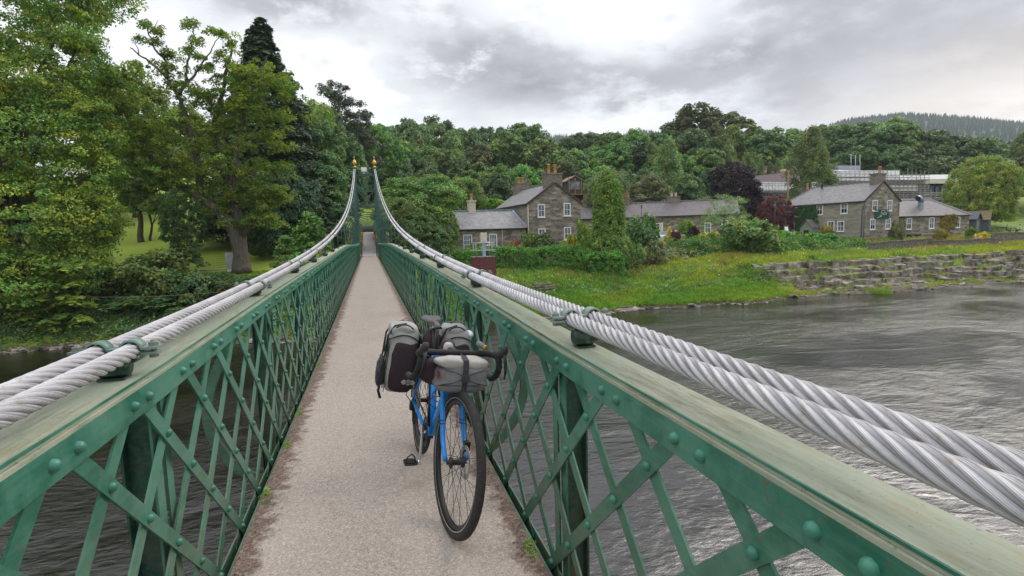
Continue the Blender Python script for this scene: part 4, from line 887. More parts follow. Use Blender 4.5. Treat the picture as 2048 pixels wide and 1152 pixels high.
creeper(wg, (0, 0, 0), Xv, nYv, (8.2, 11.1, 1.5, 3.25), 'ochre', 6, 130); creeper(wg, (0, 0, 0), Xv, nYv, (8.2, 9.8, -.3, 1.7), 'ochre', 7, 60); creeper(wg, (0, 0, 0), Xv, nYv, (0.1, 1.2, 0, 2.6), 'olive', 8, 60)
m = MB(); m.box((1.2, -1.0, -.3), (3.2, -.4, .75)); m.build('store_box', MT['black'], bevel=.06, loc=Vector((71.68, 57.35, 4.2)), label='black storage bunker against the foot of the inn wing', cat='storage box')
# long cottage row
p0, p1 = at(1150, 436, 84), at(1478, 436, 78); th = math.atan2(p1[1]-p0[1], p1[0]-p0[0]); Lr = float(np.hypot(*(p1-p0)[:2])); zb = 4.7
row = empty('cottage_row', (p0[0], p0[1], zb), th, label='long low row of stone cottages with slate roof, half hidden by garden bushes', cat='house')
RE, RT, RD = 8.75-zb, 10.9-zb, 5.6
m = MB(); m.box((0, 0, -1.5), (Lr, RD, RE)); m.add([(0, 0, RE), (0, RD, RE), (0, RD/2, RT), (Lr, 0, RE), (Lr, RD, RE), (Lr, RD/2, RT)], [(0, 1, 2), (3, 5, 4)]); m.build('wall', MT['rubble'], row)
m = MB(); kk = (RT-RE)/(RD/2)
for s_, y0 in ((-1, 0), (1, RD)):
    A = np.array([(-.15, y0+s_*.2, RE-kk*.2+.04), (Lr+.15, y0+s_*.2, RE-kk*.2+.04), (Lr+.15, RD/2, RT+.04), (-.15, RD/2, RT+.04)], float); m.add(np.concatenate([A, A+[0, 0, .09]]), [(0, 3, 2, 1), (4, 5, 6, 7), (0, 1, 5, 4), (1, 2, 6, 5), (2, 3, 7, 6), (3, 0, 4, 7)])
rf = m.build('roof', MT['slate_brown'], row); m = MB(); m.bar((-.15, RD/2, RT+.16), (Lr+.15, RD/2, RT+.16), .3, .08); m.build('ridge', MT['lead'], rf); m = MB(); m.tube([(-.1, -.26, RE-.12), (Lr, -.26, RE-.12)], .07, 6); m.build('gutter', MT['black'], rf)
def ux(px): d = at(px, 430, 82)-p0; return float(d[0]*cos(th)+d[1]*sin(th))
chimney(row, (ux(1250), RD/2), 1.2, .9, RT-.7, RT+1.0, [(-.1, 0), (.35, 0)], ph=.6); chimney(row, (ux(1348), RD/2), 1.9, .9, RT-.7, RT+.75, [(-.3, 0), (.3, 0)], ph=.5, potm='cream'); chimney(row, (ux(1168), RD/2), 1.2, .9, RT-.7, RT+.6, [(0, 0)], ph=.5)
window(row, (ux(1437), 0, 1.6), Xv, nYv, .95, 1.5, (2, 1), frame=.13); window(row, (ux(1405), 0, 1.3), Xv, nYv, .95, 1.5, (2, 1), frame=.13)
m = MB(); x = ux(1312); m.box((x-.1, -.04, 0), (x+.02, -.005, 2.95)); m.box((x+.9, -.04, 0), (x+1.02, -.005, 2.95)); m.box((x+.02, -.04, 2.83), (x+.9, -.005, 2.95)); df = m.build('door_frame', MT['white'], row); m = MB(); m.box((x+.02, -.02, 0), (x+.45, -.004, 2.83)); m.build('doorway', MT['black'], df); m = MB(); m.box((x+.451, -.02, 0), (x+.9, -.004, 2.83)); m.build('door', MT['cream'], df)
# small gabled houses peeking behind
def small_house(name, label, px, ptop, D, w, Ln, hw, hr, wall, roof, par_z=None, th=0.0):
    p = at(px, ptop, D); z0 = p[2]-hr; m = MB(); e = empty(name, (p[0], p[1], z0), th, label=label, cat='house'); h = w/2
    for y in (0, Ln): m.add([(-h, y, -2), (h, y, -2), (h, y, hw), (0, y, hr-.06), (-h, y, hw)], [(0, 1, 2, 3, 4)])
    for x in (-h, h): m.add([(x, 0, -2), (x, Ln, -2), (x, Ln, hw), (x, 0, hw)], [(0, 1, 2, 3)])
    m.build('wall', MT[wall], e); m = MB(); k = (hr-hw)/h
    for s_ in (-1, 1):
        A = np.array([(s_*(h+.25), -.25, hw-k*.25), (0, -.25, hr), (0, Ln+.25, hr), (s_*(h+.25), Ln+.25, hw-k*.25)]); m.add(np.concatenate([A, A+[0, 0, .12]]), [(0, 3, 2, 1), (4, 5, 6, 7), (0, 1, 5, 4), (1, 2, 6, 5), (2, 3, 7, 6), (3, 0, 4, 7)])
    m.build('roof', MT[roof], e); return e
small_house('garden_shed', 'small red shed gable peeping between cottage and cypress column', 1176, 400, 92, 2.6, 4, 2.4, 3.6, 'red_paint', 'red_paint')
cb = small_house('log_cabin', 'brown timber cabin with open veranda half hidden in the wood', 1150, 352, 96, 3.2, 4, 2.3, 3.2, 'dark_wood', 'wood')
m = MB(); 
for x in (-1.8, -.6, .6, 1.8): m.box((x-.07, -1.6, -.2), (x+.07, -1.5, 2.7))
m.box((-2, -1.62, .85), (2, -1.55, .95)); m.box((-2.2, -1.7, -.3), (2.2, 0, -.12)); m.build('veranda', MT['wood'], cb); m = MB(); m.box((-1.2, -.03, .8), (.9, -.01, 2.2)); m.build('window', MT['glass_sky'], cb)
h1 = small_house('timber_hut', 'narrow blue-grey hut with a pitched roof beside the inn wing', 1957, 426, 79, 1.9, 2.6, 2.3, 3.1, 'hut_grey', 'hut_grey', th=.3)
m = MB(); m.box((-.55, -.03, -.5), (.3, -.004, 1.9)); m.build('door', MT['grey_box'], h1)
h2 = small_house('garden_shed', 'dark grey shed with mossy brown roof right of the narrow hut', 1981, 422, 84, 4.2, 4.0, 2.6, 3.9, 'hut_grey', 'slate_moss', th=.5)
m = MB(); m.box((-1.5, -.04, -1.5), (1.5, -.004, 2.2)); m.build('door', MT['hut_grey'], h2)
# theatre under scaffolding
th_ = empty('theatre_building', at(1640, 430, 118), label='large building under works: plum roof, white sheeting, pale flat roof and dark glazing', cat='building'); TB0 = np.array(th_.location)
def slab(m, q, D0, D1, thick=.4, mi=0):
    """flat piece: near edge at depth D0, far edge at depth D1"""
    (x0, y0), (x1, y1), (x2, y2), (x3, y3) = q; A = np.array([at(x0, y0, D0), at(x1, y1, D0), at(x2, y2, D1), at(x3, y3, D1)])-TB0; m.add(np.concatenate([A, A-[0, 0, thick]]), [(0, 3, 2, 1), (4, 5, 6, 7), (0, 1, 5, 4), (1, 2, 6, 5), (2, 3, 7, 6), (3, 0, 4, 7)], mi=mi)
def wallpx(m, x0, x1, y0, y1, D, dp=.5, D2=None):
    A = np.array([at(x0, y1, D), at(x1, y1, D2 or D), at(x1, y0, D2 or D), at(x0, y0, D)])-TB0; n = np.array([.35, .94, 0])*dp; m.add(np.concatenate([A, A+n]), [(0, 1, 2, 3), (4, 7, 6, 5), (0, 4, 5, 1), (1, 5, 6, 2), (2, 6, 7, 3), (3, 7, 4, 0)])
m = MB(); slab(m, [(1475, 366), (1600, 362), (1600, 340), (1478, 352)], 108, 124); m.build('plum_roof', MT['plum_roof'], th_)
m = MB(); slab(m, [(1478, 351), (1600, 339.5), (1604, 336.5), (1480, 343)], 124.2, 127); m.build('roof_edge', MT['orange'], th_)
m = MB(); wallpx(m, 1470, 1665, 364, 384, 107, .5, 106); m.build('sheeting', MT['sheeting'], th_)
m = MB(); wallpx(m, 1470, 1665, 384, 450, 109, .5, 108); m.build('wall', MT['hut_grey'], th_)
m = MB(); slab(m, [(1662, 358), (1760, 362), (1752, 342), (1664, 340)], 106, 118); wallpx(m, 1662, 1800, 341, 361, 106.5); m.build('sheeting', MT['sheeting'], th_)
m = MB(); wallpx(m, 1673, 1720, 331, 345, 119, 3); m.build('plant_room', MT['lead'], th_)
m = MB(); slab(m, [(1755, 361), (1915, 357), (1905, 349), (1790, 350)], 106, 122, .3); m.build('pale_roof', MT['slate_blue'], th_)
m = MB(); wallpx(m, 1850, 1915, 358, 367, 105.8, .4); m.build('fascia', MT['cream'], th_)
m = MB(); wallpx(m, 1790, 1930, 367, 430, 107); m.build('glazing', MT['glass'], th_)
m = MB()
for x in (1862, 1872, 1884, 1896): wallpx(m, x, x+2, 372, 400, 106.7, .1)
m.build('mullion', MT['grey_box'], th_)
m = MB(); wallpx(m, 1755, 1835, 368, 382, 106.4, .3); m.build('sheeting', MT['sheeting'], th_)
def scaffold(label, x0, x1, ytop, ybot, D, nx, lifts, seed, dp=1.3, spikes=9, diag=True):
    g = np.random.default_rng(seed); e = empty('scaffolding', at((x0+x1)/2, ybot, D), label=label, cat='scaffold', group='scaffolds round the theatre'); b = np.array(e.location); r = .042
    back = np.array([.35, .94, 0])*dp; m = MB(); P = lambda x, y, k=0: at(x, y, D)-b+back*k
    for x in np.linspace(x0, x1, nx):
        for k in (0, 1): m.tube([P(x, ybot, k), P(x, ytop-g.uniform(0, spikes), k)], r, 4, smooth=False)
    m.build('standard', MT['pole'], e); m = MB()
    for y in np.linspace(ytop, ybot, lifts):
        for k in (0, 1):
            for dy in (0, 4): m.tube([P(x0-2, y+dy, k), P(x1+2, y+dy+g.uniform(-1, 1), k)], r, 4, smooth=False)
    m.build('ledger', MT['pole'], e)
    if diag:
        m = MB(); xs_ = np.linspace(x0, x1, nx); ysx = np.linspace(ytop, ybot, lifts)
        for i in range(nx-1):
            for j in range(lifts-1):
                if g.random() < .6: a = g.random() < .5; m.tube([P(xs_[i], ysx[j+(0 if a else 1)], 0), P(xs_[i+1], ysx[j+(1 if a else 0)], 0)], r*.9, 4, smooth=False)
        m.build('brace', MT['pole'], e)
    m = MB()
    for y in np.linspace(ytop, ybot, lifts)[1:]: A = P(x0, y+2, 0); B = P(x1, y+2, 0); m.add([A, B, B+back, A+back, A-[0, 0, .06], B-[0, 0, .06], B+back-[0, 0, .06], A+back-[0, 0, .06]], [(0, 1, 2, 3), (7, 6, 5, 4), (0, 4, 5, 1), (1, 5, 6, 2), (2, 6, 7, 3), (3, 7, 4, 0)])
    m.build('board', MT['wood'], e)
scaffold('thin guard-rail scaffold along the top edge of the plum roof', 1482, 1605, 333, 343, 126, 12, 2, 1, spikes=5, diag=False)
scaffold('scaffold in front of the long white sheeting right of the copper beech', 1500, 1600, 366, 420, 104, 9, 5, 2, spikes=8)
scaffold('scaffold wrapped round the white sheeting above the inn ridge', 1662, 1775, 343, 380, 104, 13, 5, 3, spikes=3)
scaffold('dense tangle of scaffold between the inn gable and the glazed wall', 1757, 1858, 350, 405, 101, 13, 8, 4, spikes=14)
scaffold('low sloping scaffold right of the dense tangle behind the wing roof', 1850, 1905, 385, 415, 99, 6, 4, 5, spikes=12)
for i, (x, y0, y1) in enumerate(((1702, 308, 345), (1711, 310, 345), (1720, 309, 345))):
    a = at(x, y1, 112); m = MB(); m.tube([(0, 0, 0), at(x, y0, 112)-a], .07, 6); m.build('mast', MT['galv'], loc=a, label=['leftmost', 'middle', 'rightmost'][i]+' of the three tall thin masts above the white sheeting', cat='mast', group='masts above the sheeting')
# pole by the inn, lantern posts
def gpole(name, label, px, ytop, D, r, top=None, cat='pole'):
    p = at(px, ytop, D); z0 = Hs(p[0], p[1]); e = empty(name, (p[0], p[1], z0), label=label, cat=cat); h = p[2]-z0; m = MB(); m.tube([(0, 0, -.3), (0, 0, h-(.55 if top else 0))], [r, r*.75], 8); m.build('post', MT['wood' if not top else 'black'], e)
    if top: m = MB(); m.lathe([(0, 0), (.08, 0), (.17, .35), (.21, .37), (.05, .5), (0, .56)], (0, 0, h-.56), 6, smooth=False); m.build('lantern', MT['glass_sky'], e)
    else: m = MB(); m.box((-.7, -.05, h-.35), (.7, .05, h-.22)); m.build('crossarm', MT['wood'], e)
    return e
gpole('utility_pole', 'wooden utility pole left of the inn chimney', 1577, 340, 84, .14); gpole('utility_pole', 'thin wooden pole with crossarm behind the laurel hedge', 1052, 357, 84, .08)
gpole('street_lamp', 'lantern lamp post in front of the long cottage row roof', 1283, 408, 72, .06, True, 'lamp'); gpole('street_lamp', 'lantern lamp post against the red-leaved maple', 1550, 408, 70, .06, True, 'lamp')
# low walls
def rubble_wall(label, A, B, h, w=.45, mt='drystone', cap=True):
    A, B = np.array(A[:2]), np.array(B[:2]); c = (A+B)/2; z0 = min(Hs(*A), Hs(*B)); Lw = float(np.linalg.norm(B-A)); e = empty('stone_wall', (c[0], c[1], z0), math.atan2(B[1]-A[1], B[0]-A[0]), label=label, cat='wall'); g = np.random.default_rng(int(Lw*100)); m = MB(); n = max(4, int(Lw/.5)); top = h+g.normal(0, .05, n+1); dz = np.linspace(Hs(*A), Hs(*B), n+1)-z0; V = []
    for i in range(n+1): x = -Lw/2+Lw*i/n; V += [(x, -w/2, -1), (x, w/2, -1), (x, w/2*.85, top[i]+dz[i]), (x, -w/2*.85, top[i]+dz[i])]
    F = [(4*i+k, 4*i+(k+1) % 4, 4*i+4+(k+1) % 4, 4*i+4+k) for i in range(n) for k in range(4)]+[(0, 1, 2, 3), (4*n, 4*n+1, 4*n+2, 4*n+3)]
    m.add(V, F); m.build('stonework', MT[mt], e)
    if cap:
        m = MB()
        for i in range(n): x = -Lw/2+Lw*(i+.5)/n; t = (top[i]+top[i+1])/2+(dz[i]+dz[i+1])/2; q = g.uniform(.03, .09); m.box((x-Lw/n*.47, -w/2-.03, t-.01), (x+Lw/n*.47, w/2+.03, t+.06+q))
        m.build('coping', MT['drystone'] if mt != 'concrete' else MT['concrete'], e)
G = lambda px, py: gz(px, py)
rubble_wall('tumbledown field-stone wall below the inn gable', at(1738, 495, 62), at(1862, 488, 65), .95)
rubble_wall('long low garden wall with pale coping below the inn wing', at(1862, 492, 64.5), at(1995, 480, 68), .75)
rubble_wall('higher stone terrace wall at the right edge in front of the picnic tables', at(1985, 480, 69), at(2120, 472, 73), 1.25)
rubble_wall('pale low wall in front of the stone cottage behind the hedge', at(920, 486, 54), at(1165, 486, 56), .8)
# timber fence by the wall
p = gz(1780, 498); e = empty('timber_fence', p, .15, label='weathered two-rail timber fence at the foot of the field-stone wall', cat='fence'); m = MB()
for x in (-1.9, -.6, .7, 2.0): m.box((x-.06, -.05, -.3), (x+.06, .05, .95))
m.build('post', MT['wood'], e); m = MB()
for z in (.35, .7): m.box((-2.0, -.09, z), (2.1, -.055, z+.12))
m.build('rail', MT['wood'], e)
# stepped stone terraces above the shore: each course of blocks a part
tr = empty('stone_terraces', (60, 43, 0), label='four stepped courses of big rough boulders along the right bank', cat='retaining wall'); g = np.random.default_rng(44)
MT['boulder'] = plain('weathered_boulder', (.225, .195, .16), .95, var=.5, scale=1.3, bmp=1.0, bdist=.05)
tx = bpy.data.textures.new('boulder_relief', 'CLOUDS'); tx.noise_scale = .55; tx.noise_depth = 3
def rough(o):
    sb = o.modifiers.new('sub', 'SUBSURF'); sb.subdivision_type = 'SIMPLE'; sb.levels = sb.render_levels = 3
    dm = o.modifiers.new('relief', 'DISPLACE'); dm.texture = tx; dm.strength = .34; dm.mid_level = .5; dm.texture_coords = 'LOCAL'
def blocks(m, xs0, xs1, off, zt, hh, dpt, drop=.0, wd=(1.0, 2.9), skip=.02):
    x = xs0
    while x < xs1:
        w = g.uniform(*wd); 
        if g.random() > skip:
            y = float(shore(x+w/2))+off+g.normal(0, .06); z = zt+g.normal(0, .05); n = 4
            V = np.array([[a, b, c] for c in (-hh-.25, 0) for b in (0, dpt) for a in (0, w*.97)], float); V[:, 0] += x; V += g.normal(0, .085, V.shape); V[:, 0] += np.array([-.07, .07]*4); V[:4, 1] -= .05; V[:, 1] += y; V[:, 2] += z
            V[4:, 2] += g.normal(0, .05, 4)
            m.add(V-np.array([60, 43, 0]), [(0, 2, 3, 1), (4, 5, 7, 6), (0, 1, 5, 4), (1, 3, 7, 5), (3, 2, 6, 7), (2, 0, 4, 6)])
        x += w
for i, (off, zt, hh, x0) in enumerate(((2.62, .98, .4, 40), (3.40, 1.58, .4, 38.5), (4.18, 2.18, .4, 37.7), (5.04, 2.76, .4, 37))):
    m = MB(); blocks(m, x0, 112, off, zt, hh, .62); rough(m.build('stone_course', MT['boulder'], tr))
m = MB(); blocks(m, 40, 110, 1.75, .50, .25, .55, wd=(.5, 2.2), skip=.25); rough(m.build('footing_stone', MT['boulder'], tr))
# loose rocks at the waterline
def rocks(label, n, xr, tr_, sz, seed):
    g = np.random.default_rng(seed); m = MB(); ico = [(0, 0, 1), (.9, 0, .45), (.28, .85, .45), (-.72, .53, .45), (-.72, -.53, .45), (.28, -.85, .45), (.72, .53, -.3), (-.28, .85, -.3), (-.9, 0, -.3), (-.28, -.85, -.3), (.72, -.53, -.3)]; F = [(0, 1, 2), (0, 2, 3), (0, 3, 4), (0, 4, 5), (0, 5, 1), (1, 6, 2), (2, 7, 3), (3, 8, 4), (4, 9, 5), (5, 10, 1), (2, 6, 7), (3, 7, 8), (4, 8, 9), (5, 9, 10), (1, 10, 6)]
    for _ in range(n):
        x = g.uniform(*xr); y = float(shore(x))+g.uniform(*tr_); s = sz*np.exp(g.normal(0, .5)); V = np.array(ico)*[s*g.uniform(.8, 1.7), s*g.uniform(.7, 1.2), s*g.uniform(.3, .6)]; a = g.uniform(0, 6); V = V@np.array([[cos(a), sin(a), 0], [-sin(a), cos(a), 0], [0, 0, 1]])+g.normal(0, s*.12, V.shape); m.add(V+[x, y, Hs(x, y)+s*.1], F)
    m.build('stones', MT['boulder'], kind='stuff', label=label, cat='stones')
rocks('pale shingle and stones on the shore below the terraces', 900, (34, 100), (.05, 2.4), .12, 1); rocks('flat wet stones along the foot of the grassy slope', 110, (8, 34), (-.35, .2), .14, 2); rocks('reddish stones along the left waterline', 500, (-34, -2), (-.2, .6), .12, 3)
def ledge(name, label, px, py, sx_, sy_, sz_, seed, rz=0.0):
    g = np.random.default_rng(seed); p = gz(px, py); e = MB(); 
    for k in range(4):
        V = np.array([[a, b, c] for c in (-.5, .0) for b in (-.5, .5) for a in (-.5, .5)])*[sx_*(1-.15*k), sy_*(1-.18*k), .22]; V += g.normal(0, .05, V.shape); V[:, 2] += .08+.13*k*sz_; V[:, 0] += g.normal(0, .15); V[:, 1] += .1*k; e.add(V, [(0, 2, 3, 1), (4, 5, 7, 6), (0, 1, 5, 4), (1, 3, 7, 5), (3, 2, 6, 7), (2, 0, 4, 6)])
    o = e.build(name, MT['boulder'], loc=Vector([float(c) for c in p]), bevel=.05, label=label, cat='rock'); o.rotation_euler = (0, 0, rz)
ledge('rock_ledge', 'flat grey rock ledge in the grass just right of the brick pillar', 1085, 582, 3.6, 1.8, 1.6, 1, .2); ledge('rock_ledge', 'low reddish slab rock at the water below the grassy slope', 1245, 622, 4.2, 1.1, .7, 2, .05)
# brick gauge pillar with railing and cabinet
c = at(967, 548, 43.5); zt = at(967, 514, 43.5)[2]; w2 = .90; gz0 = Hs(c[0], c[1])-.1
e = empty('brick_pillar', (c[0], c[1], gz0), -.05, label='dark red brick pillar standing on the bank beside the bridge', cat='pillar'); m = MB(); m.box((-w2, -w2, -.8), (w2, w2, zt-gz0)); m.build('brickwork', MT['brick'], e)
m = MB(); m.box((-w2-.03, -w2-.03, zt-gz0+.001), (w2+.03, w2+.03, zt-gz0+.06)); m.build('coping', MT['drystone'], e)
zt += .062
r_ = empty('gauge_cabinet', (c[0], c[1], zt), -.05, label='pale river-gauge cabinet on a blue-grey post atop the brick pillar', cat='cabinet')
m = MB(); m.box((-.02, -.09, 0), (.2, .12, .95)); m.build('post', MT['pale_blue'], r_); m = MB(); m.box((-.13, -.2, .951), (.30, .2, 1.62)); m.build('cabinet', MT['cream'], r_, bevel=.01); m = MB(); m.lathe([(0, 0), (.07, .02), (.07, .1), (0, .12)], (.3, -.12, .68), 8); m.build('lamp', MT['white'], r_); r_.scale = (1.2, 1.2, 1.2)
r2 = empty('guard_rail', (c[0], c[1], zt), -.05, label='light metal guard rail round the top of the brick pillar', cat='railing'); m = MB()
for x, y in ((-.55, -.6), (.55, -.6), (-.55, .6), (.55, .6)): m.tube([(x, y, 0), (x, y, .98)], .022, 6)
m.build('post', MT['steel'], r2); m = MB()
for z, o in ((.42, .2), (.93, .12)):
    m.tube([(-.6-o, -.6, z), (.6+o, -.6, z)], .02, 6); m.tube([(-.6-o, .6, z), (.6+o, .6, z)], .02, 6); m.tube([(-.55, -.75, z+.03), (-.55, .75, z+.03)], .02, 6); m.tube([(.55, -.75, z+.03), (.55, .75, z+.03)], .02, 6)
m.build('rail', MT['steel'], r2); r2.scale = (1.2, 1.2, 1.2)
# grey cabinet beside the sycamore
p = gz(460, 545); e = empty('utility_cabinet', p, .25, label='grey metal cabinet on a white plinth leaning against the sycamore trunk', cat='cabinet'); m = MB(); m.box((-.30, -.25, .3), (.36, .25, 1.75)); m.build('cabinet', MT['galv'], e, bevel=.02); m = MB(); m.box((-.2, -.22, -.1), (.36, .22, .299)); m.build('plinth', MT['white'], e); m = MB(); m.box((-.26, -.262, .4), (.32, -.251, 1.68)); m.build('door', MT['galv'], e)
m = MB(); m.box((-1.9, -.15, -.15), (1.3, .15, .14)); o = m.build('stone_kerb', MT['concrete'], bevel=.03, loc=Vector([float(q) for q in gz(440, 541)]), label='pale stone kerb at the edge of the lawn left of the grey cabinet', cat='kerb'); o.rotation_euler = (0, 0, .1)
# cars
def car(label, px, py, D, rz, mt):
    p = at(px, py, D); e = empty('parked_car', (p[0], p[1], p[2]), rz, label=label, cat='car'); prof = [(-2.1, .35), (-2.12, .72), (-1.95, .86), (-1.1, .98), (-.45, 1.42), (.75, 1.46), (1.55, 1.02), (2.05, .92), (2.12, .6), (2.1, .3)]
    m = MB(); n = len(prof); V = []; 
    for y, k in ((-.84, 0), (-.78, 1), (.78, 1), (.84, 0)): V += [(x*(1 if not k else .985), y if z < .95 else y*.86, z if not k else z+.015) for x, z in prof]
    F = [(j*n+i, j*n+i+1, (j+1)*n+i+1, (j+1)*n+i) for j in range(3) for i in range(n-1)]+[tuple(range(n)), tuple(range(3*n, 4*n))]; b = m.add(V, F, True).build('body', MT[mt], e, bevel=.03)
    for s_ in (-1, 1): m = MB(); m.add([(-.95, s_*.80, 1.0), (-.42, s_*.745, 1.36), (.72, s_*.745, 1.38), (1.35, s_*.80, 1.03)], [(0, 1, 2, 3)]); m.v[0] = np.concatenate([m.v[0], m.v[0]+[0, s_*.01, 0]]); m.f += [[4, 5, 6, 7], [0, 4, 5, 1], [1, 5, 6, 2], [2, 6, 7, 3], [3, 7, 4, 0]]; m.m += [0]*5; m.sm += [False]*5; m.build('side_window', MT['glass'], e)
    m = MB(); m.add([(-1.07, -.66, 1.01), (-1.07, .66, 1.01), (-.5, .6, 1.41), (-.5, -.6, 1.41)], [(0, 1, 2, 3)]); m.v[0] = m.v[0]+[-.02, 0, .02]; m.build('windscreen', MT['glass'], e)
    for x in (-1.35, 1.3):
        for s_ in (-1, 1): m = MB(); m.lathe([(0, -.1), (.22, -.1), (.31, -.09), (.32, .09), (.22, .1), (0, .1)], (x, s_*.76, .32), 16, 'y'); m.build('wheel', MT['black_rubber'], e)
    for s_ in (-1, 1): m = MB(); m.box((2.06, s_*.62-.16, .70), (2.13, s_*.62+.16, .84)); m.build('tail_light', MT['red_paint'], e)
    return e
car('silver car parked in front of the cottage row door, half behind shrubs', 1338, 484, 70, radians(15), 'car_silver'); car('dark car parked across the far end of the path', 737, 470.5, 86, radians(8), 'car_dark')
# bright garden things at the inn end of the brambles
p = at(1564, 478, 66); e = empty('garden_bin', p, label='bright lime green plastic bin among the brambles', cat='bin'); m = MB(); m.prism([(-.3, 0), (.3, 0), (.38, 1.0), (-.38, 1.0)], 1, -.3, .3); m.build('body', MT['lime_plastic'], e, bevel=.03); m = MB(); m.box((-.42, -.36, 1.001), (.42, .36, 1.08)); m.build('lid', MT['lime_plastic'], e, bevel=.02)
p = at(1580, 473, 67); e = empty('garden_chair', p, .5, label='white plastic garden seat beside the lime green bin', cat='chair'); m = MB(); m.box((-.6, -.3, .5), (.6, .35, .58)); m.build('seat', MT['white'], e, bevel=.02); m = MB(); m.bar((0, .38, .58), (0, .5, 1.25), 1.2, .05, (0, 1, 0)); m.build('backrest', MT['white'], e); 
for x in (-.55, .55):
    for y in (-.25, .3): m = MB(); m.box((x-.04, y-.04, -.1), (x+.04, y+.04, .499)); m.build('leg', MT['white'], e)
# picnic tables and people on the inn terrace
def picnic(px, py, D, rz, lab):
    p = at(px, py, D); e = empty('picnic_table', p, rz, label=lab, cat='table', group='picnic tables on the inn terrace'); m = MB(); m.box((-.9, -.38, .72), (.9, .38, .77)); m.build('table_top', MT['hut_grey'], e)
    for s_ in (-1, 1): m = MB(); m.box((-.9, s_*.75-.14, .42), (.9, s_*.75+.14, .46)); m.build('bench', MT['hut_grey'], e)
    for x in (-.65, .65):
        for s_ in (-1, 1): m = MB(); m.bar((x, s_*.72, -.15), (x, s_*.22, .72), .05, .09, (1, 0, 0)); m.build('leg', MT['hut_grey'], e)
        m = MB(); m.box((x-.07, -.85, .36), (x-.026, .85, .42)); m.build('crossbar', MT['hut_grey'], e)
    return e
T1 = picnic(2026, 466, 80, .5, 'dark picnic table with three people sitting at it'); picnic(1990, 467, 83, .45, 'empty dark picnic table nearest the grey shed'); picnic(2005, 464, 88, .5, 'empty dark picnic table behind the shed corner')
def person(label, base, rz, top, legs, hair):
    """seated figure grown from one skeleton"""
    me = bpy.data.meshes.new('person'); J = [(0, 0, .50, .15), (0, .02, .72, .145), (0, .0, .95, .155), (0, -.03, 1.08, .06), (0, -.05, 1.16, .085), (0, -.055, 1.27, .095), (0, -.05, 1.34, .06),
        (.19, .0, 1.0, .06), (.25, -.10, .80, .048), (.16, -.34, .80, .036), (.12, -.42, .80, .03), (-.19, .0, 1.0, .06), (-.25, -.10, .80, .048), (-.16, -.34, .80, .036), (-.12, -.42, .80, .03),
        (.11, -.05, .50, .10), (.13, -.42, .50, .07), (.13, -.42, .08, .05), (.13, -.58, .04, .04), (-.11, -.05, .50, .10), (-.13, -.42, .50, .07), (-.13, -.42, .08, .05), (-.13, -.58, .04, .04)]
    E_ = [(0, 1), (1, 2), (2, 3), (3, 4), (4, 5), (5, 6), (2, 7), (7, 8), (8, 9), (9, 10), (2, 11), (11, 12), (12, 13), (13, 14), (0, 15), (15, 16), (16, 17), (17, 18), (0, 19), (19, 20), (20, 21), (21, 22)]
    me.from_pydata([j[:3] for j in J], E_, []); o = bpy.data.objects.new('person', me); C.objects.link(o); sk = o.modifiers.new('skin', 'SKIN'); 
    for v, j in zip(me.skin_vertices[0].data, J): v.radius = (j[3], j[3]*.85)
    me.skin_vertices[0].data[0].use_root = True; sb = o.modifiers.new('sub', 'SUBSURF'); sb.levels = 1; sb.render_levels = 1
    bpy.context.view_layer.update(); dg = bpy.context.evaluated_depsgraph_get(); m2 = bpy.data.meshes.new_from_object(o.evaluated_get(dg)); bpy.data.objects.remove(o)
    o = bpy.data.objects.new('person', m2); C.objects.link(o); m2.materials.clear()
    for k in (top, legs, 'skin', hair): m2.materials.append(MT[k])
    for f in m2.polygons:
        c = f.center; f.material_index = 3 if (c.z > 1.22 and c.y > -.08) or c.z > 1.33 else 2 if c.z > 1.07 or c.y < -.3 and c.z > .7 else 1 if c.z < .58 else 0; f.use_smooth = True
    o.location = base; o.rotation_euler = (0, 0, rz); tag(o, label, 'person')
def onbench(x, s_): v = T1.matrix_basis @ Vector((x, s_*.75, 0)); return v
bpy.context.view_layer.update()
person('person in a cream top sitting at the left end of the near picnic bench', onbench(-.6, -1)+Vector((0, 0, -.04)), .5+pi, 'cloth_cream', 'cloth_navy', 'dark_wood')
person('person in dark clothes sitting in the middle of the picnic table', onbench(0, 1)+Vector((0, 0, -.04)), .5, 'hut_grey', 'cloth_navy', 'dark_wood')
person('person in a white shirt sitting at the right end of the near picnic bench', onbench(.55, -1)+Vector((0, 0, -.04)), .5+pi, 'cloth_white', 'cloth_navy', 'black')
for i, (px, D) in enumerate(((1955, 70), (1976, 71))):
    p = at(px, 481, D); e = empty('garden_chair', p, .3+i, label=['left', 'right'][i]+' white metal garden chair behind the low wall of the inn wing', cat='chair', group='white garden chairs'); m = MB(); m.box((-.22, -.22, .43), (.22, .22, .46)); m.build('seat', MT['white'], e); m = MB()
    for x in (-.2, -.07, .07, .2): m.tube([(x, .21, .46), (x, .25, .9)], .014, 5)
    m.tube([(-.22, .25, .9), (.22, .25, .9)], .016, 5); m.build('backrest', MT['white'], e)
    for x in (-.2, .2):
        for y in (-.2, .2): m = MB(); m.tube([(x, y, 0), (x, y, .43)], .015, 5); m.build('leg', MT['white'], e)
# orange barrier under the trees at the right edge
e0 = at(1995, 440, 96); e = empty('barrier_fence', e0, .35, label='orange plastic mesh barrier under the trees at the right edge', cat='fence'); m = MB()
for x in range(0, 15, 3): m.tube([(x, 0, -1), (x, 0, 1.3)], .04, 5)
m.build('post', MT['wood'], e); m = MB()
for z in (.5, .85, 1.2): m.box((0, -.02, z), (12, .02, z+.07))
m.build('mesh_strip', MT['orange'], e)
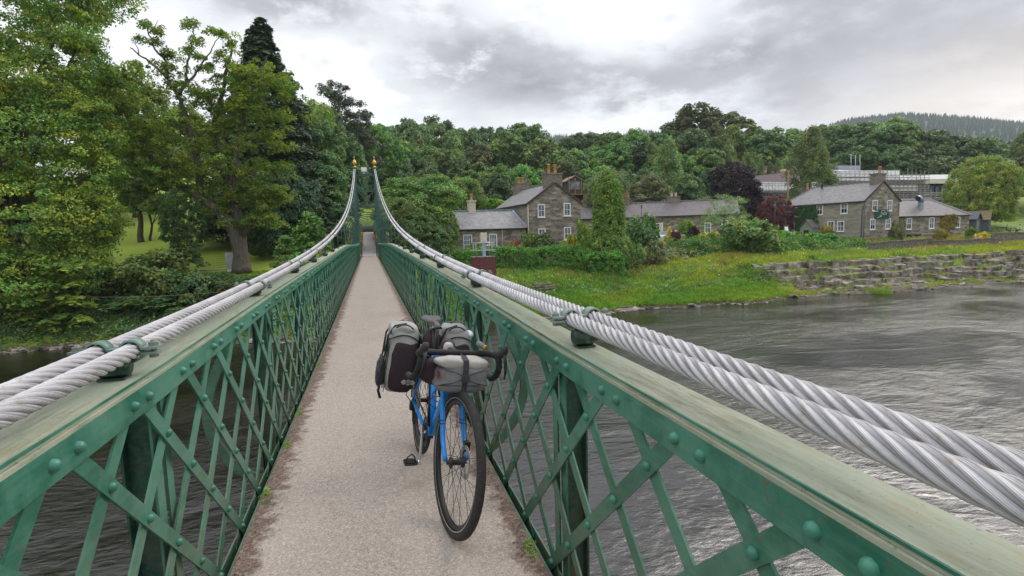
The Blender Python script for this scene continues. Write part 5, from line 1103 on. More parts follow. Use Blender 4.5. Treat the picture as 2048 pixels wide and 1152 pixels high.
# boulder-free meadow flowers are left to the grass
# --- the great lime on the left
g = np.random.default_rng(21)
lb = [lpx(*q) for q in [(10, 70, 140, 110, 41), (120, 20, 70, 55, 40), (165, 75, 32, 26, 39), (70, 190, 130, 70, 40), (178, 250, 52, 55, 39), (30, 300, 160, 90, 39), (170, 350, 62, 60, 38.5), (150, 440, 78, 70, 38.5), (30, 440, 170, 100, 38.5), (165, 540, 56, 60, 38.5), (40, 560, 140, 80, 37.5), (-110, 300, 120, 260, 41), (70, -60, 170, 80, 41), (110, 130, 90, 60, 40), (60, 240, 150, 70, 41), (120, 320, 90, 60, 40), (-20, 20, 120, 120, 41), (90, 630, 60, 36, 38.0)]]
cs, ns = lobe_clumps(lb, 2900, g, low=-.85); P1 = foliage(cs, ns, g.uniform(.4, 1.05, len(cs)), 62, .20, g, flat=.42, droop=.35, yellow=.24)
# low boughs with big leaves, reaching out over the water
pads = [(40, 600, 60), (110, 560, 55), (150, 530, 36), (60, 655, 62), (130, 640, 46), (20, 690, 40), (95, 680, 40), (150, 600, 40), (10, 640, 50), (60, 540, 60)]
cp = []; 
for a, b, r in pads:
    for _ in range(16): cp.append(at(a+g.uniform(-r, r), b+g.uniform(-.28*r, .22*r), g.uniform(34.6, 36.6)))
cp = np.array(cp); cp[:, 2] = np.maximum(cp[:, 2], .5)
P2 = foliage(cp, np.tile([0, -.3, 1.], (len(cp), 1)), .5, 26, .30, g, flat=.2, droop=.45, jit=.25, upb=1.4)
V, F, T = merge([P1, P2]); b0 = at(30, 620, 41); b0[2] = Hs(b0[0], b0[1])-.3
e = empty('lime_tree', b0, label='huge old lime tree filling the left edge, boughs hanging over the water', cat='tree')
quick_mesh('crown', V-b0, F, LM['lime'], e, tint=T)
m = MB(); limbs(m, (0, 0, 0), [np.array(l[:3])-b0 for l in lb], .75, g, fork=.12); m.build('trunk', MT['bark'], e)
# --- the sparse old sycamore leaning over the lawn
g = np.random.default_rng(31); k_ = 1/1.8
TB = np.array(gz(478, 548, 38)); D0 = TB@fw-CAM@fw
def sp(x, y, d=0): return at(x*k_, y*k_, D0+d)-TB
e = empty('sycamore_tree', TB, label='old sparse sycamore with bare twisting limbs leaning left over the lawn', cat='tree')
LIMB = [([(868, 985), (862, 900), (842, 830), (800, 770), (740, 722), (640, 662), (590, 620), (545, 570), (510, 510), (480, 450), (440, 390), (410, 330), (395, 300)], .60, .05, (0, -2.5)),
        ([(872, 985), (866, 880), (850, 760), (835, 680), (800, 600), (775, 500), (770, 440), (800, 350), (815, 250), (835, 180), (828, 130)], .60, .06, (0, 1.5)),
        ([(845, 720), (848, 620), (850, 560), (862, 480), (880, 400), (910, 320), (960, 285), (1000, 300)], .36, .05, (0, -.8)),
        ([(720, 700), (715, 600), (690, 500), (665, 400), (640, 340), (600, 280), (560, 240), (500, 195), (468, 172)], .34, .04, (-.5, -1.5)),
        ([(600, 280), (600, 220), (560, 185), (535, 120), (520, 70)], .14, .03, (-1.5, -1)), ([(640, 340), (672, 300), (672, 240), (680, 190), (700, 120), (690, 90)], .17, .03, (-1, 0)),
        ([(672, 305), (700, 270), (735, 220), (760, 180), (790, 130)], .12, .03, (-1, .5)), ([(810, 640), (780, 600), (775, 560)], .1, .03, (0, -1)), ([(855, 540), (900, 500), (920, 480)], .16, .06, (0, -1)),
        ([(850, 370), (852, 300), (855, 255)], .12, .03, (0, 0)), ([(810, 300), (850, 250), (880, 215)], .1, .03, (1, 1)), ([(640, 662), (600, 560), (560, 520), (530, 500)], .13, .03, (-1.4, -2)), ([(480, 450), (510, 430), (520, 420)], .06, .02, (-2, -2)),
        ([(905, 330), (940, 250), (960, 210), (970, 190)], .09, .02, (0, 0)), ([(870, 850), (930, 760), (980, 700), (1010, 640)], .22, .04, (0, 1))]
m = MB()
for pts, r0, r1, (d0, d1) in LIMB:
    n = len(pts); dd = np.linspace(d0, d1, n); P = np.array([sp(x, y, d) for (x, y), d in zip(pts, dd)])
    q = np.linspace(0, n-1, n*4); Ps = np.stack([np.interp(q, np.arange(n), P[:, i]) for i in range(3)], 1); Ps[1:-1] = (Ps[:-2]+Ps[1:-1]*2+Ps[2:])/4; Ps[1:-1] += g.normal(0, .035, (len(Ps)-2, 3))
    r = np.linspace(r0**.5, r1**.5, len(q))**2
    if r0 > .55: r[:3] *= (1.35, 1.2, 1.08)
    m.tube(Ps, r, 9)
for (x0, y0, x1, y1) in [(500, 195, 480, 150), (560, 240, 540, 260), (535, 120, 570, 70), (690, 90, 720, 80), (410, 330, 440, 300), (395, 300, 380, 330), (815, 250, 790, 170), (960, 285, 1010, 260)]:
    m.tube([sp(x0, y0, -1), sp((x0+x1)/2+6, (y0+y1)/2, -1), sp(x1, y1, -1)], [.05, .035, .012], 5)
m.build('trunk', MT['bark_dull'] if 'bark_dull' in MT else MT.setdefault('bark_dull', bark('dull_bark', (.05, .042, .032), (.15, .125, .10))), e)
PAD = [(520, 85, 34, 24), (570, 115, 34, 26), (612, 195, 36, 40), (590, 230, 30, 20), (560, 150, 30, 20), (500, 140, 18, 12), (690, 85, 38, 26), (705, 150, 28, 34), (680, 180, 28, 20), (720, 205, 36, 22), (760, 110, 30, 18), (800, 120, 42, 26), (830, 160, 28, 34), (800, 200, 36, 32), (745, 240, 50, 26), (655, 300, 36, 16), (735, 350, 75, 40), (785, 395, 62, 36), (700, 330, 36, 20), (852, 240, 26, 20), (935, 262, 54, 34), (1000, 300, 46, 40), (1025, 340, 34, 30), (870, 375, 48, 34), (940, 425, 62, 42), (1015, 420, 44, 46), (900, 350, 40, 26), (600, 500, 82, 24), (715, 530, 50, 34), (650, 440, 50, 26), (560, 490, 34, 18), (1000, 520, 52, 34), (690, 610, 90, 44), (640, 580, 50, 26), (745, 680, 86, 34), (850, 610, 42, 26), (830, 705, 70, 34), (790, 750, 56, 22), (880, 665, 50, 40), (960, 600, 62, 46), (930, 700, 66, 46), (1010, 600, 40, 30), (425, 300, 50, 20), (440, 375, 36, 13), (400, 330, 30, 16), (500, 455, 22, 20), (960, 780, 64, 46), (820, 800, 60, 22), (1000, 700, 56, 46), (880, 800, 60, 30), (820, 440, 40, 26), (960, 480, 46, 26), (770, 470, 34, 24), (860, 300, 30, 20)]
cs, ns, cr = [], [], []
for x, y, rx, ry in PAD:
    rx, ry = (rx*.86, ry*.8) if y > 240 else (rx*.62, ry*.62)
    for _ in range(int(rx*ry/62)+4):
        a, r = g.uniform(0, 6.28), abs(g.normal(.62, .42)); d = g.uniform(-1.5, 1.2)+(-1.2 if x < 720 else 0)
        cs.append(sp(x+rx*r*cos(a), y+ry*r*sin(a)*.85, d)); cr.append(g.uniform(.36, .6)); ns.append((0, 0, 1))
for pts, r0, r1, (d0, d1) in LIMB:
    n = len(pts); q = g.uniform(.35, 1, int(14*n*(.5+r0))); X_ = np.interp(q*(n-1), np.arange(n), [p[0] for p in pts]); Y_ = np.interp(q*(n-1), np.arange(n), [p[1] for p in pts])
    low = Y_ > 240
    for x, y, qq in zip(X_[low], Y_[low], q[low]): cs.append(sp(x+g.normal(0, 34), y+g.normal(0, 30), d0+(d1-d0)*qq+g.normal(0, 1.3))); cr.append(g.uniform(.3, .55)); ns.append((0, 0, 1))
V, F, T = foliage(np.array(cs), np.array(ns, float), np.array(cr)*g.choice([.7, 1.0, 1.25], len(cr)), 40, .175, g, flat=.42, droop=.45, yellow=.13, upb=.8)
quick_mesh('crown', V, F, LM['sycamore'], e, tint=T)

# --- single trees one can name, left to right: name, style, leaves, px, ytop, width px, depth, label
for q in [
    ('lime_tree', 'tall', 'lime', 245, 100, 170, 60, 'tall yellow-green tree between the huge lime and the sparse sycamore', dict(v=1, density=1.3)),
    ('broadleaf_tree', 'round', 'lime', 330, 185, 170, 70, 'broad mid green tree showing behind the bare limbs of the sycamore', dict(v=2)),
    ('broadleaf_tree', 'round', 'oak', 290, 330, 110, 62, 'small round tree at the back of the lawn beside the left lime', dict(v=4, density=1.2)),
    ('spruce_tree', 'conifer', 'conifer', 518, 38, 290, 60, 'tall dark spruce with a pointed tip rising behind the sycamore', dict(density=1.6)),
    ('yew_tree', 'dome', 'dark', 372, 365, 105, 55, 'dark drooping evergreen on the lawn under the sycamore limb', dict(v=5)),
    ('broadleaf_tree', 'round', 'lime', 610, 158, 130, 74, 'yellowish broadleaf with sky showing through its crown, right of the spruce', dict(v=6, density=.8)),
    ('pine_tree', 'pine', 'pine', 668, 172, 120, 95, 'tallest brown-green pine on the skyline left of the bridge tower', dict(v=1, bk='bark_grey', density=1.3)),
    ('pine_tree', 'pine', 'pine', 722, 205, 110, 98, 'second lower pine on the skyline just left of the bridge tower', dict(v=2, bk='bark_grey', density=1.4)),
    ('cypress_tree', 'conifer', 'conifer', 575, 190, 190, 58, 'broad dark cypress below the spruce with drooping sprays', dict(v=3, density=1.7)),
    ('cypress_tree', 'dome', 'dark', 640, 230, 175, 66, 'dark wide conifer crowding the left side of the bridge tower', dict(v=7, density=1.4)),
    ('yew_tree', 'dome', 'conifer', 560, 330, 150, 52, 'black-green evergreen close behind the sycamore trunk', dict(v=8, density=1.2)),
    ('cypress_tree', 'tall', 'dark', 655, 300, 105, 60, 'dark evergreen hanging beside the left main cable', dict(v=9, density=1.4)),
    ('chestnut_tree', 'dome', 'chestnut', 735, 243, 135, 108, 'fresh green horse chestnut rising straight behind the bridge tower', dict(v=10, density=1.5)),
    ('sycamore_tree', 'round', 'oak', 838, 332, 170, 56, 'dense dark green sycamore right of the bridge tower beside the cottage', dict(v=11, density=2.0, leafk=.8)),
    ('sycamore_tree', 'dome', 'oak', 868, 395, 92, 54, 'bushy lower tree hiding the left end of the annex', dict(v=14, density=1.6, leafk=.8)),
    ('sycamore_tree', 'dome', 'dark', 835, 425, 120, 51, 'dark bushy tree low behind the right hangers', dict(v=15, density=1.6, leafk=.8)),
    ('broadleaf_tree', 'round', 'oak', 800, 380, 110, 52, 'lower leafy tree pressed against the right side of the bridge tower', dict(v=12, density=1.6, leafk=.8)),
    ('broadleaf_tree', 'round', 'oak', 920, 336, 95, 74, 'mid green tree behind the left end of the cottage annex', dict(v=13)),
    ('birch_tree', 'willow', 'willow', 1208, 322, 96, 86, 'pale grey-green willow behind the clipped cypress column', dict(v=1)),
    ('birch_tree', 'birch', 'birch', 1338, 280, 74, 100, 'tall pale birch with weeping twigs behind the long cottage row', dict(v=2, density=1.3)),
    ('apple_tree', 'round', 'olive', 1300, 334, 98, 92, 'olive grey-green tree standing behind the ridge of the long cottage row', dict(v=3, density=1.2)),
    ('broadleaf_tree', 'tall', 'birch', 1383, 346, 54, 92, 'light green narrow tree left of the purple copper beech', dict(v=4)),
    ('copper_beech', 'dome', 'copper', 1463, 318, 116, 98, 'dark purple copper beech with a rounded crown', dict(v=5, density=1.5)),
    ('birch_tree', 'birch', 'birch', 1625, 258, 92, 92, 'tall feathery birch standing in front of the scaffolded building', dict(v=6, density=1.7, leafk=.85)),
    ('cherry_tree', 'round', 'birch', 1448, 376, 100, 66, 'small light green garden tree with a thin bare stem before the cottage row', dict(v=7, density=.42, leafk=.6)),
    ('maple_tree', 'dome', 'red', 1552, 386, 74, 80, 'red-leaved maple at the left end of the inn', dict(v=8)),
    ('round_lime', 'dome', 'roundlime', 1966, 306, 122, 88, 'neat round yellow-green lime standing behind the small grey huts', dict(v=9, density=2.2, leafk=.8)),
    ('beech_tree', 'round', 'beech', 2062, 300, 140, 104, 'dark beech cut by the right edge, bare trunk showing below', dict(v=10)),
    ('beech_tree', 'round', 'dark', 2020, 345, 130, 100, 'dark spreading tree under and right of the round lime', dict(v=11)),
]:
    name, style, mt, px, yt, w, D, lab, kw = q
    ptree(name, style, mt, px, yt, w, D, lab, **kw)
# --- backdrop woods up the slope, each tree its own
SK = [(680, 262), (760, 228), (800, 218), (850, 240), (880, 236), (920, 248), (960, 262), (985, 240), (1020, 236), (1055, 246), (1085, 268), (1130, 268), (1190, 264), (1225, 248), (1260, 262), (1300, 272), (1340, 250), (1370, 234), (1410, 222), (1450, 226), (1490, 238), (1530, 256), (1580, 250), (1625, 262), (1660, 250), (1700, 246), (1760, 240), (1820, 250), (1880, 262), (1930, 268), (1980, 276), (2040, 272), (2110, 268), (2200, 270)]
LMK = [(700, 'the tower'), (790, 'the dark sycamore'), (880, 'the annex'), (970, 'the laurel hedge'), (1050, 'the two-storey cottage'), (1130, 'the log cabin'), (1215, 'the willow'), (1300, 'the olive tree'), (1380, 'the light narrow tree'), (1460, 'the copper beech'), (1540, 'the plum roof'), (1625, 'the feathery birch'), (1710, 'the white sheeting'), (1790, 'the scaffolding'), (1870, 'the pale flat roof'), (1960, 'the round lime'), (2060, 'the right edge')]
g = np.random.default_rng(77); seen = {}
ROWS = [('skyline', 150, 0, 56, 128), ('upper', 130, 30, 50, 120), ('middle', 112, 66, 50, 104), ('lower', 98, 108, 56, 78)]
WORD = dict(skyline='on the skyline', upper='just below the skyline', middle='halfway down the wood', lower='at the foot of the wood')
KIND = [('round', 'dark', 'dark green broadleaf tree'), ('round', 'oak', 'mid green broadleaf tree'), ('tall', 'oak', 'tall mid green tree'), ('birch', 'birch', 'slender pale birch'), ('round', 'chestnut', 'fresh green broadleaf tree'), ('tall', 'beech', 'brownish green tree'), ('tall', 'dark', 'tall dark green tree')]
for rn, D, dy, sp_, wd in ROWS:
    px = 690 if rn != 'lower' else 905
    gapx = 1478
    while px < 2140:
        sk = np.interp(px, [a for a, b in SK], [b for a, b in SK]); yt = sk-9+dy+g.uniform(-6, 16 if rn != 'skyline' else 8); dd = D+g.uniform(-7, 9)
        p_ = [.42, .22, .12, .04, .10, .06, .04] if rn in ('skyline',) or px > 1500 else [.14, .22, .20, .20, .12, .04, .08]
        k = g.choice(7, p=p_); st, mt, wds = KIND[k]; w = wd*g.uniform(.75, 1.2)*(.55 if st == 'birch' else .75 if st == 'tall' else 1)*(1 if rn != 'skyline' else .95)
        if rn == 'skyline' and 1375 < px < 1450: w *= 1.25
        ok = not (rn in ('lower', 'middle') and px > gapx)
        if px > gapx and rn == 'upper': dd = 140; yt = sk+34+g.uniform(-8, 30)
        lm = min(LMK, key=lambda q: abs(q[0]-px)); side = 'left of' if px < lm[0]-14 else 'right of' if px > lm[0]+14 else ('behind' if rn == 'lower' else 'above')
        lab = f'{wds} {WORD[rn]} {side} {lm[1]}'
        if lab in seen: lab = lab.replace('dark green', 'lower dark green').replace('mid green', 'lower mid green').replace('slender', 'second slender').replace('fresh', 'second fresh').replace('brownish', 'second brownish')
        seen[lab] = 1
        if ok:
            pt = at(px, yt, dd); z0 = Hs(pt[0], pt[1])-.5; hgt = max(pt[2]-z0, w*dd/FPX*(1.9 if st in ('birch',) else 1.7 if st == 'tall' else 1.25))
            nm = {'birch': 'birch_tree'}.get(st, 'broadleaf_tree')
            tree(nm, st, mt, pt[0], pt[1], pt[2]-hgt, hgt, w*dd/FPX, lab, 'tree', 'trees of the wooded slope', v=int(g.integers(0, 3))+30, leafk=1.35, bk='bark_grey' if st == 'birch' else 'bark')
        px += sp_*g.uniform(.75, 1.25)*(1 if st != 'birch' else .6)
# trees deeper in the wood left of the tower, behind the lawn
for i, (px, yt, w, D, st, mt, lab) in enumerate([
    (90, 120, 260, 75, 'round', 'oak', 'broad green tree far behind the huge lime'), (430, 215, 150, 92, 'round', 'dark', 'dark tree behind the sycamore limbs at the top of the lawn'), (250, 240, 170, 84, 'round', 'dark', 'dark round tree at the top of the lawn, left side'),
    (520, 260, 150, 88, 'tall', 'oak', 'green tree behind the base of the spruce'), (640, 190, 150, 118, 'round', 'lime', 'pale broadleaf behind the two skyline pines'), (700, 330, 120, 122, 'round', 'dark', 'dark tree at the head of the bright lawn, left of the tower'),
    (775, 320, 130, 120, 'round', 'oak', 'broad tree at the head of the bright lawn, right of the tower'), (735, 300, 130, 128, 'round', 'dark', 'dark tree at the head of the lawn behind the tower'), (660, 380, 120, 80, 'dome', 'conifer', 'black-green evergreen left of the tower at the lawn edge'), (360, 400, 150, 100, 'dome', 'dark', 'low dark tree at the far end of the left lawn'), (480, 400, 120, 96, 'dome', 'oak', 'low bushy tree at the far end of the lawn behind the sycamore trunk'), (240, 400, 150, 96, 'dome', 'dark', 'low bushy tree at the far left of the lawn'),
    (880, 400, 110, 82, 'round', 'oak', 'green tree between the dark sycamore and the annex'), (600, 420, 120, 64, 'dome', 'dark', 'dark shrubby tree left of the gate end of the bridge'), (545, 455, 90, 52, 'dome', 'dark', 'dark holly bush right of the sycamore trunk'), (650, 440, 90, 56, 'dome', 'dark', 'dark laurel bush behind the left hangers'), (-10, 330, 200, 62, 'round', 'dark', 'shadowed tree behind the huge lime at the left edge')]):
    ptree('broadleaf_tree', st, mt, px, yt, w, D, lab, group='trees behind the lawn', v=40+i % 4, leafk=1.1)
# --- near left bank: bushes, saplings, undergrowth
for px, yt, w, D, st, mt, lab in [
    (618, 425, 110, 42, 'sapling', 'chestnut', 'fresh green sycamore sapling beside the left parapet'), (572, 470, 80, 43, 'sapling', 'oak', 'small leafy sapling left of the bright sapling near the parapet'), (300, 492, 130, 39.5, 'shrub', 'oak', 'grey-green alder bush on the left bank in front of the lawn'), (385, 530, 110, 39.0, 'shrub', 'dark', 'dark rhododendron bush right of the alder bush on the left bank'),
    (365, 450, 80, 45, 'sapling', 'dark', 'thin dark sapling standing in front of the lawn'), (225, 530, 110, 40, 'shrub', 'dark', 'dark bush between the lime and the alder bush'), (455, 560, 110, 40.5, 'shrub', 'dark', 'dark bush below the sycamore trunk'), (545, 555, 100, 42, 'shrub', 'dark', 'dark bush on the bank right of the sycamore trunk'),
    (640, 520, 90, 43, 'shrub', 'dark', 'dark bush behind the parapet near the tower foot'), (480, 600, 90, 38, 'shrub', 'oak', 'bush low on the left bank close to the parapet'), (300, 600, 140, 38.6, 'shrub', 'dark', 'dark bush low on the left bank behind the wire'), (395, 610, 110, 38.2, 'shrub', 'dark', 'dark bush low on the bank under the rhododendron')]:
    ptree('bush' if st == 'shrub' else 'sapling', st, mt, px, yt, w, D, lab, 'bush' if st == 'shrub' else 'sapling', v=int(px) % 5, density=1.8, leafk=1.05)
def scatter(name, label, cat, pts, mt, cr, per, leaf, seed, **kw):
    g = np.random.default_rng(seed); P = np.array(pts); P[:, 2] += .0
    V, F, T = foliage(P, np.tile([0, 0, 1.], (len(P), 1)), cr, per, leaf, g, **kw)
    return quick_mesh(name, V, F, mt, tint=T, kind='stuff', label=label, cat=cat)
g = np.random.default_rng(8)
X = g.uniform(-34, -1.6, 2600); t = g.uniform(.9, 9, 2600)**1.0; Y = shore(X)+t; Z = H(X, Y)+g.uniform(0, .35, 2600)
scatter('undergrowth', 'dark leafy undergrowth covering the left bank', 'undergrowth', np.stack([X, Y, Z], 1), LM['dark'], g.uniform(.25, .6, 2600), 20, .17, 9, flat=.6)
X = g.uniform(-34, -2, 1300); t = g.uniform(.35, 2.4, 1300); Y = shore(X)+t; Z = H(X, Y)+.03
scatter('moss', 'yellow-green moss and low plants along the left waterline', 'moss', np.stack([X, Y, Z], 1), LM['lime'], g.uniform(.15, .4, 1300), 14, .10, 10, flat=.4)
# --- grass and flowers of the right bank
def tufts(name, label, n, xr, tr_, h, c, seed, mask=None, w=.03, lean=.35, per=6, kind='grass', spread=.12):
    g = np.random.default_rng(seed); X = g.uniform(*xr, n); Y = shore(X)+g.uniform(*tr_, n)
    k = np.ones(n, bool) if mask is None else mask(X, Y, g); X, Y = X[k], Y[k]; n = len(X); Z = H(X, Y)-.02
    m = n*per; bx = np.repeat(X, per)+g.normal(0, spread, m); by = np.repeat(Y, per)+g.normal(0, spread, m); bz = np.repeat(Z, per)
    hh = h*np.repeat(g.uniform(.5, 1.3, n), per)*g.uniform(.6, 1.2, m); a = g.uniform(0, 6.28, m); dx, dy = np.cos(a)*w, np.sin(a)*w
    lx, ly = g.normal(0, lean, m)*hh, g.normal(0, lean, m)*hh
    b = np.stack([bx, by, bz], 1); t1 = np.stack([dx, dy, 0*dx], 1); mid = b+np.stack([lx*.4, ly*.4, hh*.6], 1); top = b+np.stack([lx, ly, hh], 1)
    V = np.stack([b-t1, b+t1, mid+t1*.8, top, mid-t1*.8], 1).reshape(-1, 3); F = [tuple(range(i*5, i*5+5)) for i in range(m)]
    F = np.arange(m*5, dtype=np.int32).reshape(-1, 5)
    bt = np.exp(np.repeat(g.normal(0, .18, n), per)+g.normal(0, .12, m)); yl = np.repeat(np.clip(.14*fbm(X, Y, .35, 3)+g.normal(0, .12, n), -.3, .5), per)
    T = np.stack([bt*(1+yl*1.3), bt*(1+.25*yl), bt*(1-yl*.3), np.ones(m)], 1)
    me = quick_mesh(name, V, F, c, tint=np.clip(np.repeat(T, 5, 0), .2, 2.5), kind='stuff', label=label, cat=kind)
    return me
gm = leaf_mat('meadow_grass', (.31, .38, .07), trans=.3, gloss=.2); gm2 = leaf_mat('seeded_grass', (.36, .27, .13), trans=.3, gloss=.2); gm3 = leaf_mat('rank_grass', (.19, .29, .048), trans=.3, gloss=.2); rm = leaf_mat('rush_blades', (.10, .17, .065), trans=.2, gloss=.3)
notwall = lambda X, Y, g: ~((X > 36.5) & (Y-shore(X) < 6.0) & (Y-shore(X) > 2.2))
tufts('meadow_grass', 'long yellow-green meadow grass on the right bank', 31000, (2.2, 96), (5.2, 22), .38, gm, 1, notwall, w=.028)
tufts('bank_grass', 'lush green grass on the slope down to the water', 26000, (1.9, 38), (.4, 7.5), .26, gm3, 2, None, w=.028, lean=.6)
tufts('seeding_grass', 'pale pinkish seeding grass heads among the meadow grass', 5200, (8, 90), (7, 20), .62, gm2, 3, lambda X, Y, g: fbm(X, Y, .22, 3) > -.1, w=.014, per=5)
tufts('terrace_grass', 'short yellow grass growing on the ledges of the stone terraces', 9000, (36, 96), (.6, 6.5), .20, gm, 4, lambda X, Y, g: (fbm(X*2, Y*2, .4, 3) > -.15) & ((Y-shore(X) < 2.4) | (np.mod(Y-shore(X)-2.75, .78) > .30)), w=.025, lean=.5)
tufts('lawn_edge_grass', 'rough grass at the edge of the left lawn', 3500, (-30, -3), (9, 12), .14, gm3, 5, None, w=.03)
# tall rushes: separate clumps
def rush(px, py, h, r, lab, mt=rm, n=150):
    p = gz(px, py); g = np.random.default_rng(int(px)); m = n; a = g.uniform(0, 6.28, m); q = np.sqrt(g.random(m))*r
    b = np.stack([q*np.cos(a), q*np.sin(a)*.8, 0*q-.05], 1); hh = h*g.uniform(.6, 1.1, m); ln = g.normal(0, .16, (m, 2))*hh[:, None]
    w = .022; t1 = np.stack([np.cos(a+1)*w, np.sin(a+1)*w, 0*a], 1); top = b+np.stack([ln[:, 0], ln[:, 1], hh], 1)
    V = np.stack([b-t1, b+t1, top], 1).reshape(-1, 3); F = np.arange(m*3, dtype=np.int32).reshape(-1, 3)
    T = np.repeat(np.stack([g.uniform(.7, 1.4, m)]*3+[np.ones(m)], 1), 3, 0)
    o = quick_mesh('rush_clump', V, F, mt, tint=T, label=lab, cat='rushes', group='rush clumps on the right bank'); o.location = Vector([float(c) for c in p])
for q in [(1763, 588, .75, 1.0, 'bright green reed clump standing in the shallows below the terraces'), (1668, 590, .35, .55, 'small round grass tussock at the waterline left of the reeds'), (1798, 512, .65, 1.2, 'large grey-green rush clump in the meadow below the inn corner'), (1625, 518, .55, .7, 'rush clump in the meadow below the left part of the inn'), (1565, 512, .5, .6, 'rush clump in the meadow above the left end of the terraces'), (1700, 508, .4, .6, 'small rush clump right of centre in the meadow before the brambles'), (1880, 562, .4, .5, 'rush clump on the lowest terrace right of the reeds'), (2020, 558, .5, .6, 'rush clump on the shore near the right edge'), (1340, 560, .6, 1.1, 'dark rush clump halfway down the grassy slope'), (1240, 545, .6, 1.0, 'tall grass clump on the slope under the cypress column'), (1425, 545, .5, .9, 'dark weedy clump near the left end of the terraces')]: rush(*q, mt=rm if q[0] != 1763 else gm3, n=420 if q[0] == 1763 else 220)
# weeds: dark leafy patches on the slope
g = np.random.default_rng(18); pts = []
for px, py, r in [(1290, 548, 2.2), (1400, 540, 2.4), (1340, 560, 1.6), (1180, 560, 2.2), (1120, 585, 1.8), (1060, 575, 1.3), (1480, 555, 2.0), (1250, 575, 2.0), (1420, 575, 1.6), (1200, 590, 1.5), (1530, 560, 1.2), (1340, 585, 1.8)]:
    c = gz(px, py)
    for _ in range(55):
        x, y = c[0]+g.normal(0, r*.6), c[1]+g.normal(0, r*.4); pts.append((x, y, Hs(x, y)+g.uniform(0, .3)))
scatter('nettles', 'dark leafy nettles and docks growing down the grassy slope', 'weeds', pts, LM['oak'], g.uniform(.18, .4, len(pts)), 26, .12, 19, flat=.8)
pts = []
for _ in range(2300):
    x = g.uniform(35, 60); t_ = g.uniform(11.8, 18.5); y = shore(x)+t_-.04*(x-36); pts.append((x, y, Hs(x, y)+abs(g.normal(0, .5))*(1.2 if x < 52 else .7)*min(1, (t_-11)/2.5)))
scatter('brambles', 'tangled bramble thicket in front of the cottage row and the inn', 'brambles', pts, LM['hedge'], g.uniform(.35, .6, len(pts)), 34, .19, 20, flat=.8, yellow=.2)
pts = []
for _ in range(900):
    x = g.uniform(26, 47); y = shore(x)+g.uniform(12, 21); pts.append((x, y, Hs(x, y)+abs(g.normal(0, .4))))
scatter('garden_growth', 'mixed green and straw-coloured garden growth before the cottage row', 'plants', pts, LM['olive'], g.uniform(.3, .6, len(pts)), 34, .18, 21, flat=.8, yellow=.3)
pts = []
for _ in range(900):
    x = g.uniform(8, 80); y = shore(x)+g.uniform(3 if x < 34 else 7, 18)
    if fbm(np.array(x), np.array(y), .3, 3) > -.2: pts.append((x, y, Hs(x, y)+g.uniform(.3, .6)))
LM['white_flower'] = leaf_mat('white_flower_petals', (.75, .74, .66), trans=.2); scatter('meadow_flowers', 'small white flower heads dotted through the meadow', 'flowers', pts, LM['white_flower'], .05, 4, .09, 25, flat=.5, yellow=.02)
# hedges
def hedge(name, label, A, B, w, h, mt, seed, per=34, leaf=.15, top=None, wob=.12):
    A, B = np.asarray(A, float), np.asarray(B, float); Lh = np.linalg.norm(B-A); d = (B-A)/Lh; nrm = np.array([-d[1], d[0]]); g = np.random.default_rng(seed)
    c0 = (A+B)/2; z0 = Hs(*c0); n = int((Lh*(2*h+w))*9); u = g.uniform(0, Lh, n); sdd = g.random(n); fr = h/(2*h+w)
    v = np.where(sdd < fr, -w/2, np.where(sdd < 2*fr, w/2, g.uniform(-w/2, w/2, n))); z = np.where(sdd < 2*fr, g.uniform(0, h, n), h); z = z*(1+wob*np.sin(u*.9+seed)*.3)
    P = A+d*u[:, None]+nrm*v[:, None]; hz = np.array([Hs(x, y) for x, y in P]); cs = np.concatenate([P, (hz+z)[:, None]], 1)-np.array([c0[0], c0[1], z0]); cs += g.normal(0, .08, cs.shape)
    nn = np.where((sdd < fr)[:, None], np.array([*(-nrm), 0]), np.where((sdd < 2*fr)[:, None], np.array([*nrm, 0]), np.array([0, 0, 1.])))
    V, F, T = foliage(cs, nn, g.uniform(.2, .36, n), per, leaf, g, flat=.8, droop=.1, upb=.2)
    e = empty(name, (c0[0], c0[1], z0), label=label, cat='hedge'); quick_mesh('foliage', V, F, LM[mt], e, tint=T)
    m = MB(); 
    for uu in np.arange(.3, Lh, .8): p = A+d*uu-c0; m.tube([(p[0], p[1], -.3), (p[0]+.05, p[1], h*.5), (p[0]-.04, p[1], h*.85)], [.05, .04, .02], 5)
    m.build('stem', MT['bark'], e); return e
P = lambda px, py, D: at(px, py, D)[:2]
hedge('clipped_hedge', 'long clipped dark green hedge in front of the stone cottage', P(905, 520, 51), P(1252, 520, 51.5), 1.5, 1.95, 'hedge', 3, leaf=.15)
hedge('laurel_hedge', 'tall bright green laurel hedge behind the cottage annex', P(930, 420, 78), P(1042, 420, 79), 2.4, 6.4, 'bright', 4, leaf=.26, per=30)
hedge('beech_hedge', 'low yellow-green hedge at the left front corner of the inn', P(1528, 470, 74), P(1590, 470, 71), 1.0, 1.1, 'bright', 5, leaf=.2)
for s in (-1, 1):
    hedge('path_hedge', f'narrow yellow-green hedge on the {"left" if s < 0 else "right"} side of the path beyond the gate', (s*1.25, 48.5), (s*1.45, 84), .5, 1.35, 'ochre', 6+s, leaf=.2, per=20)
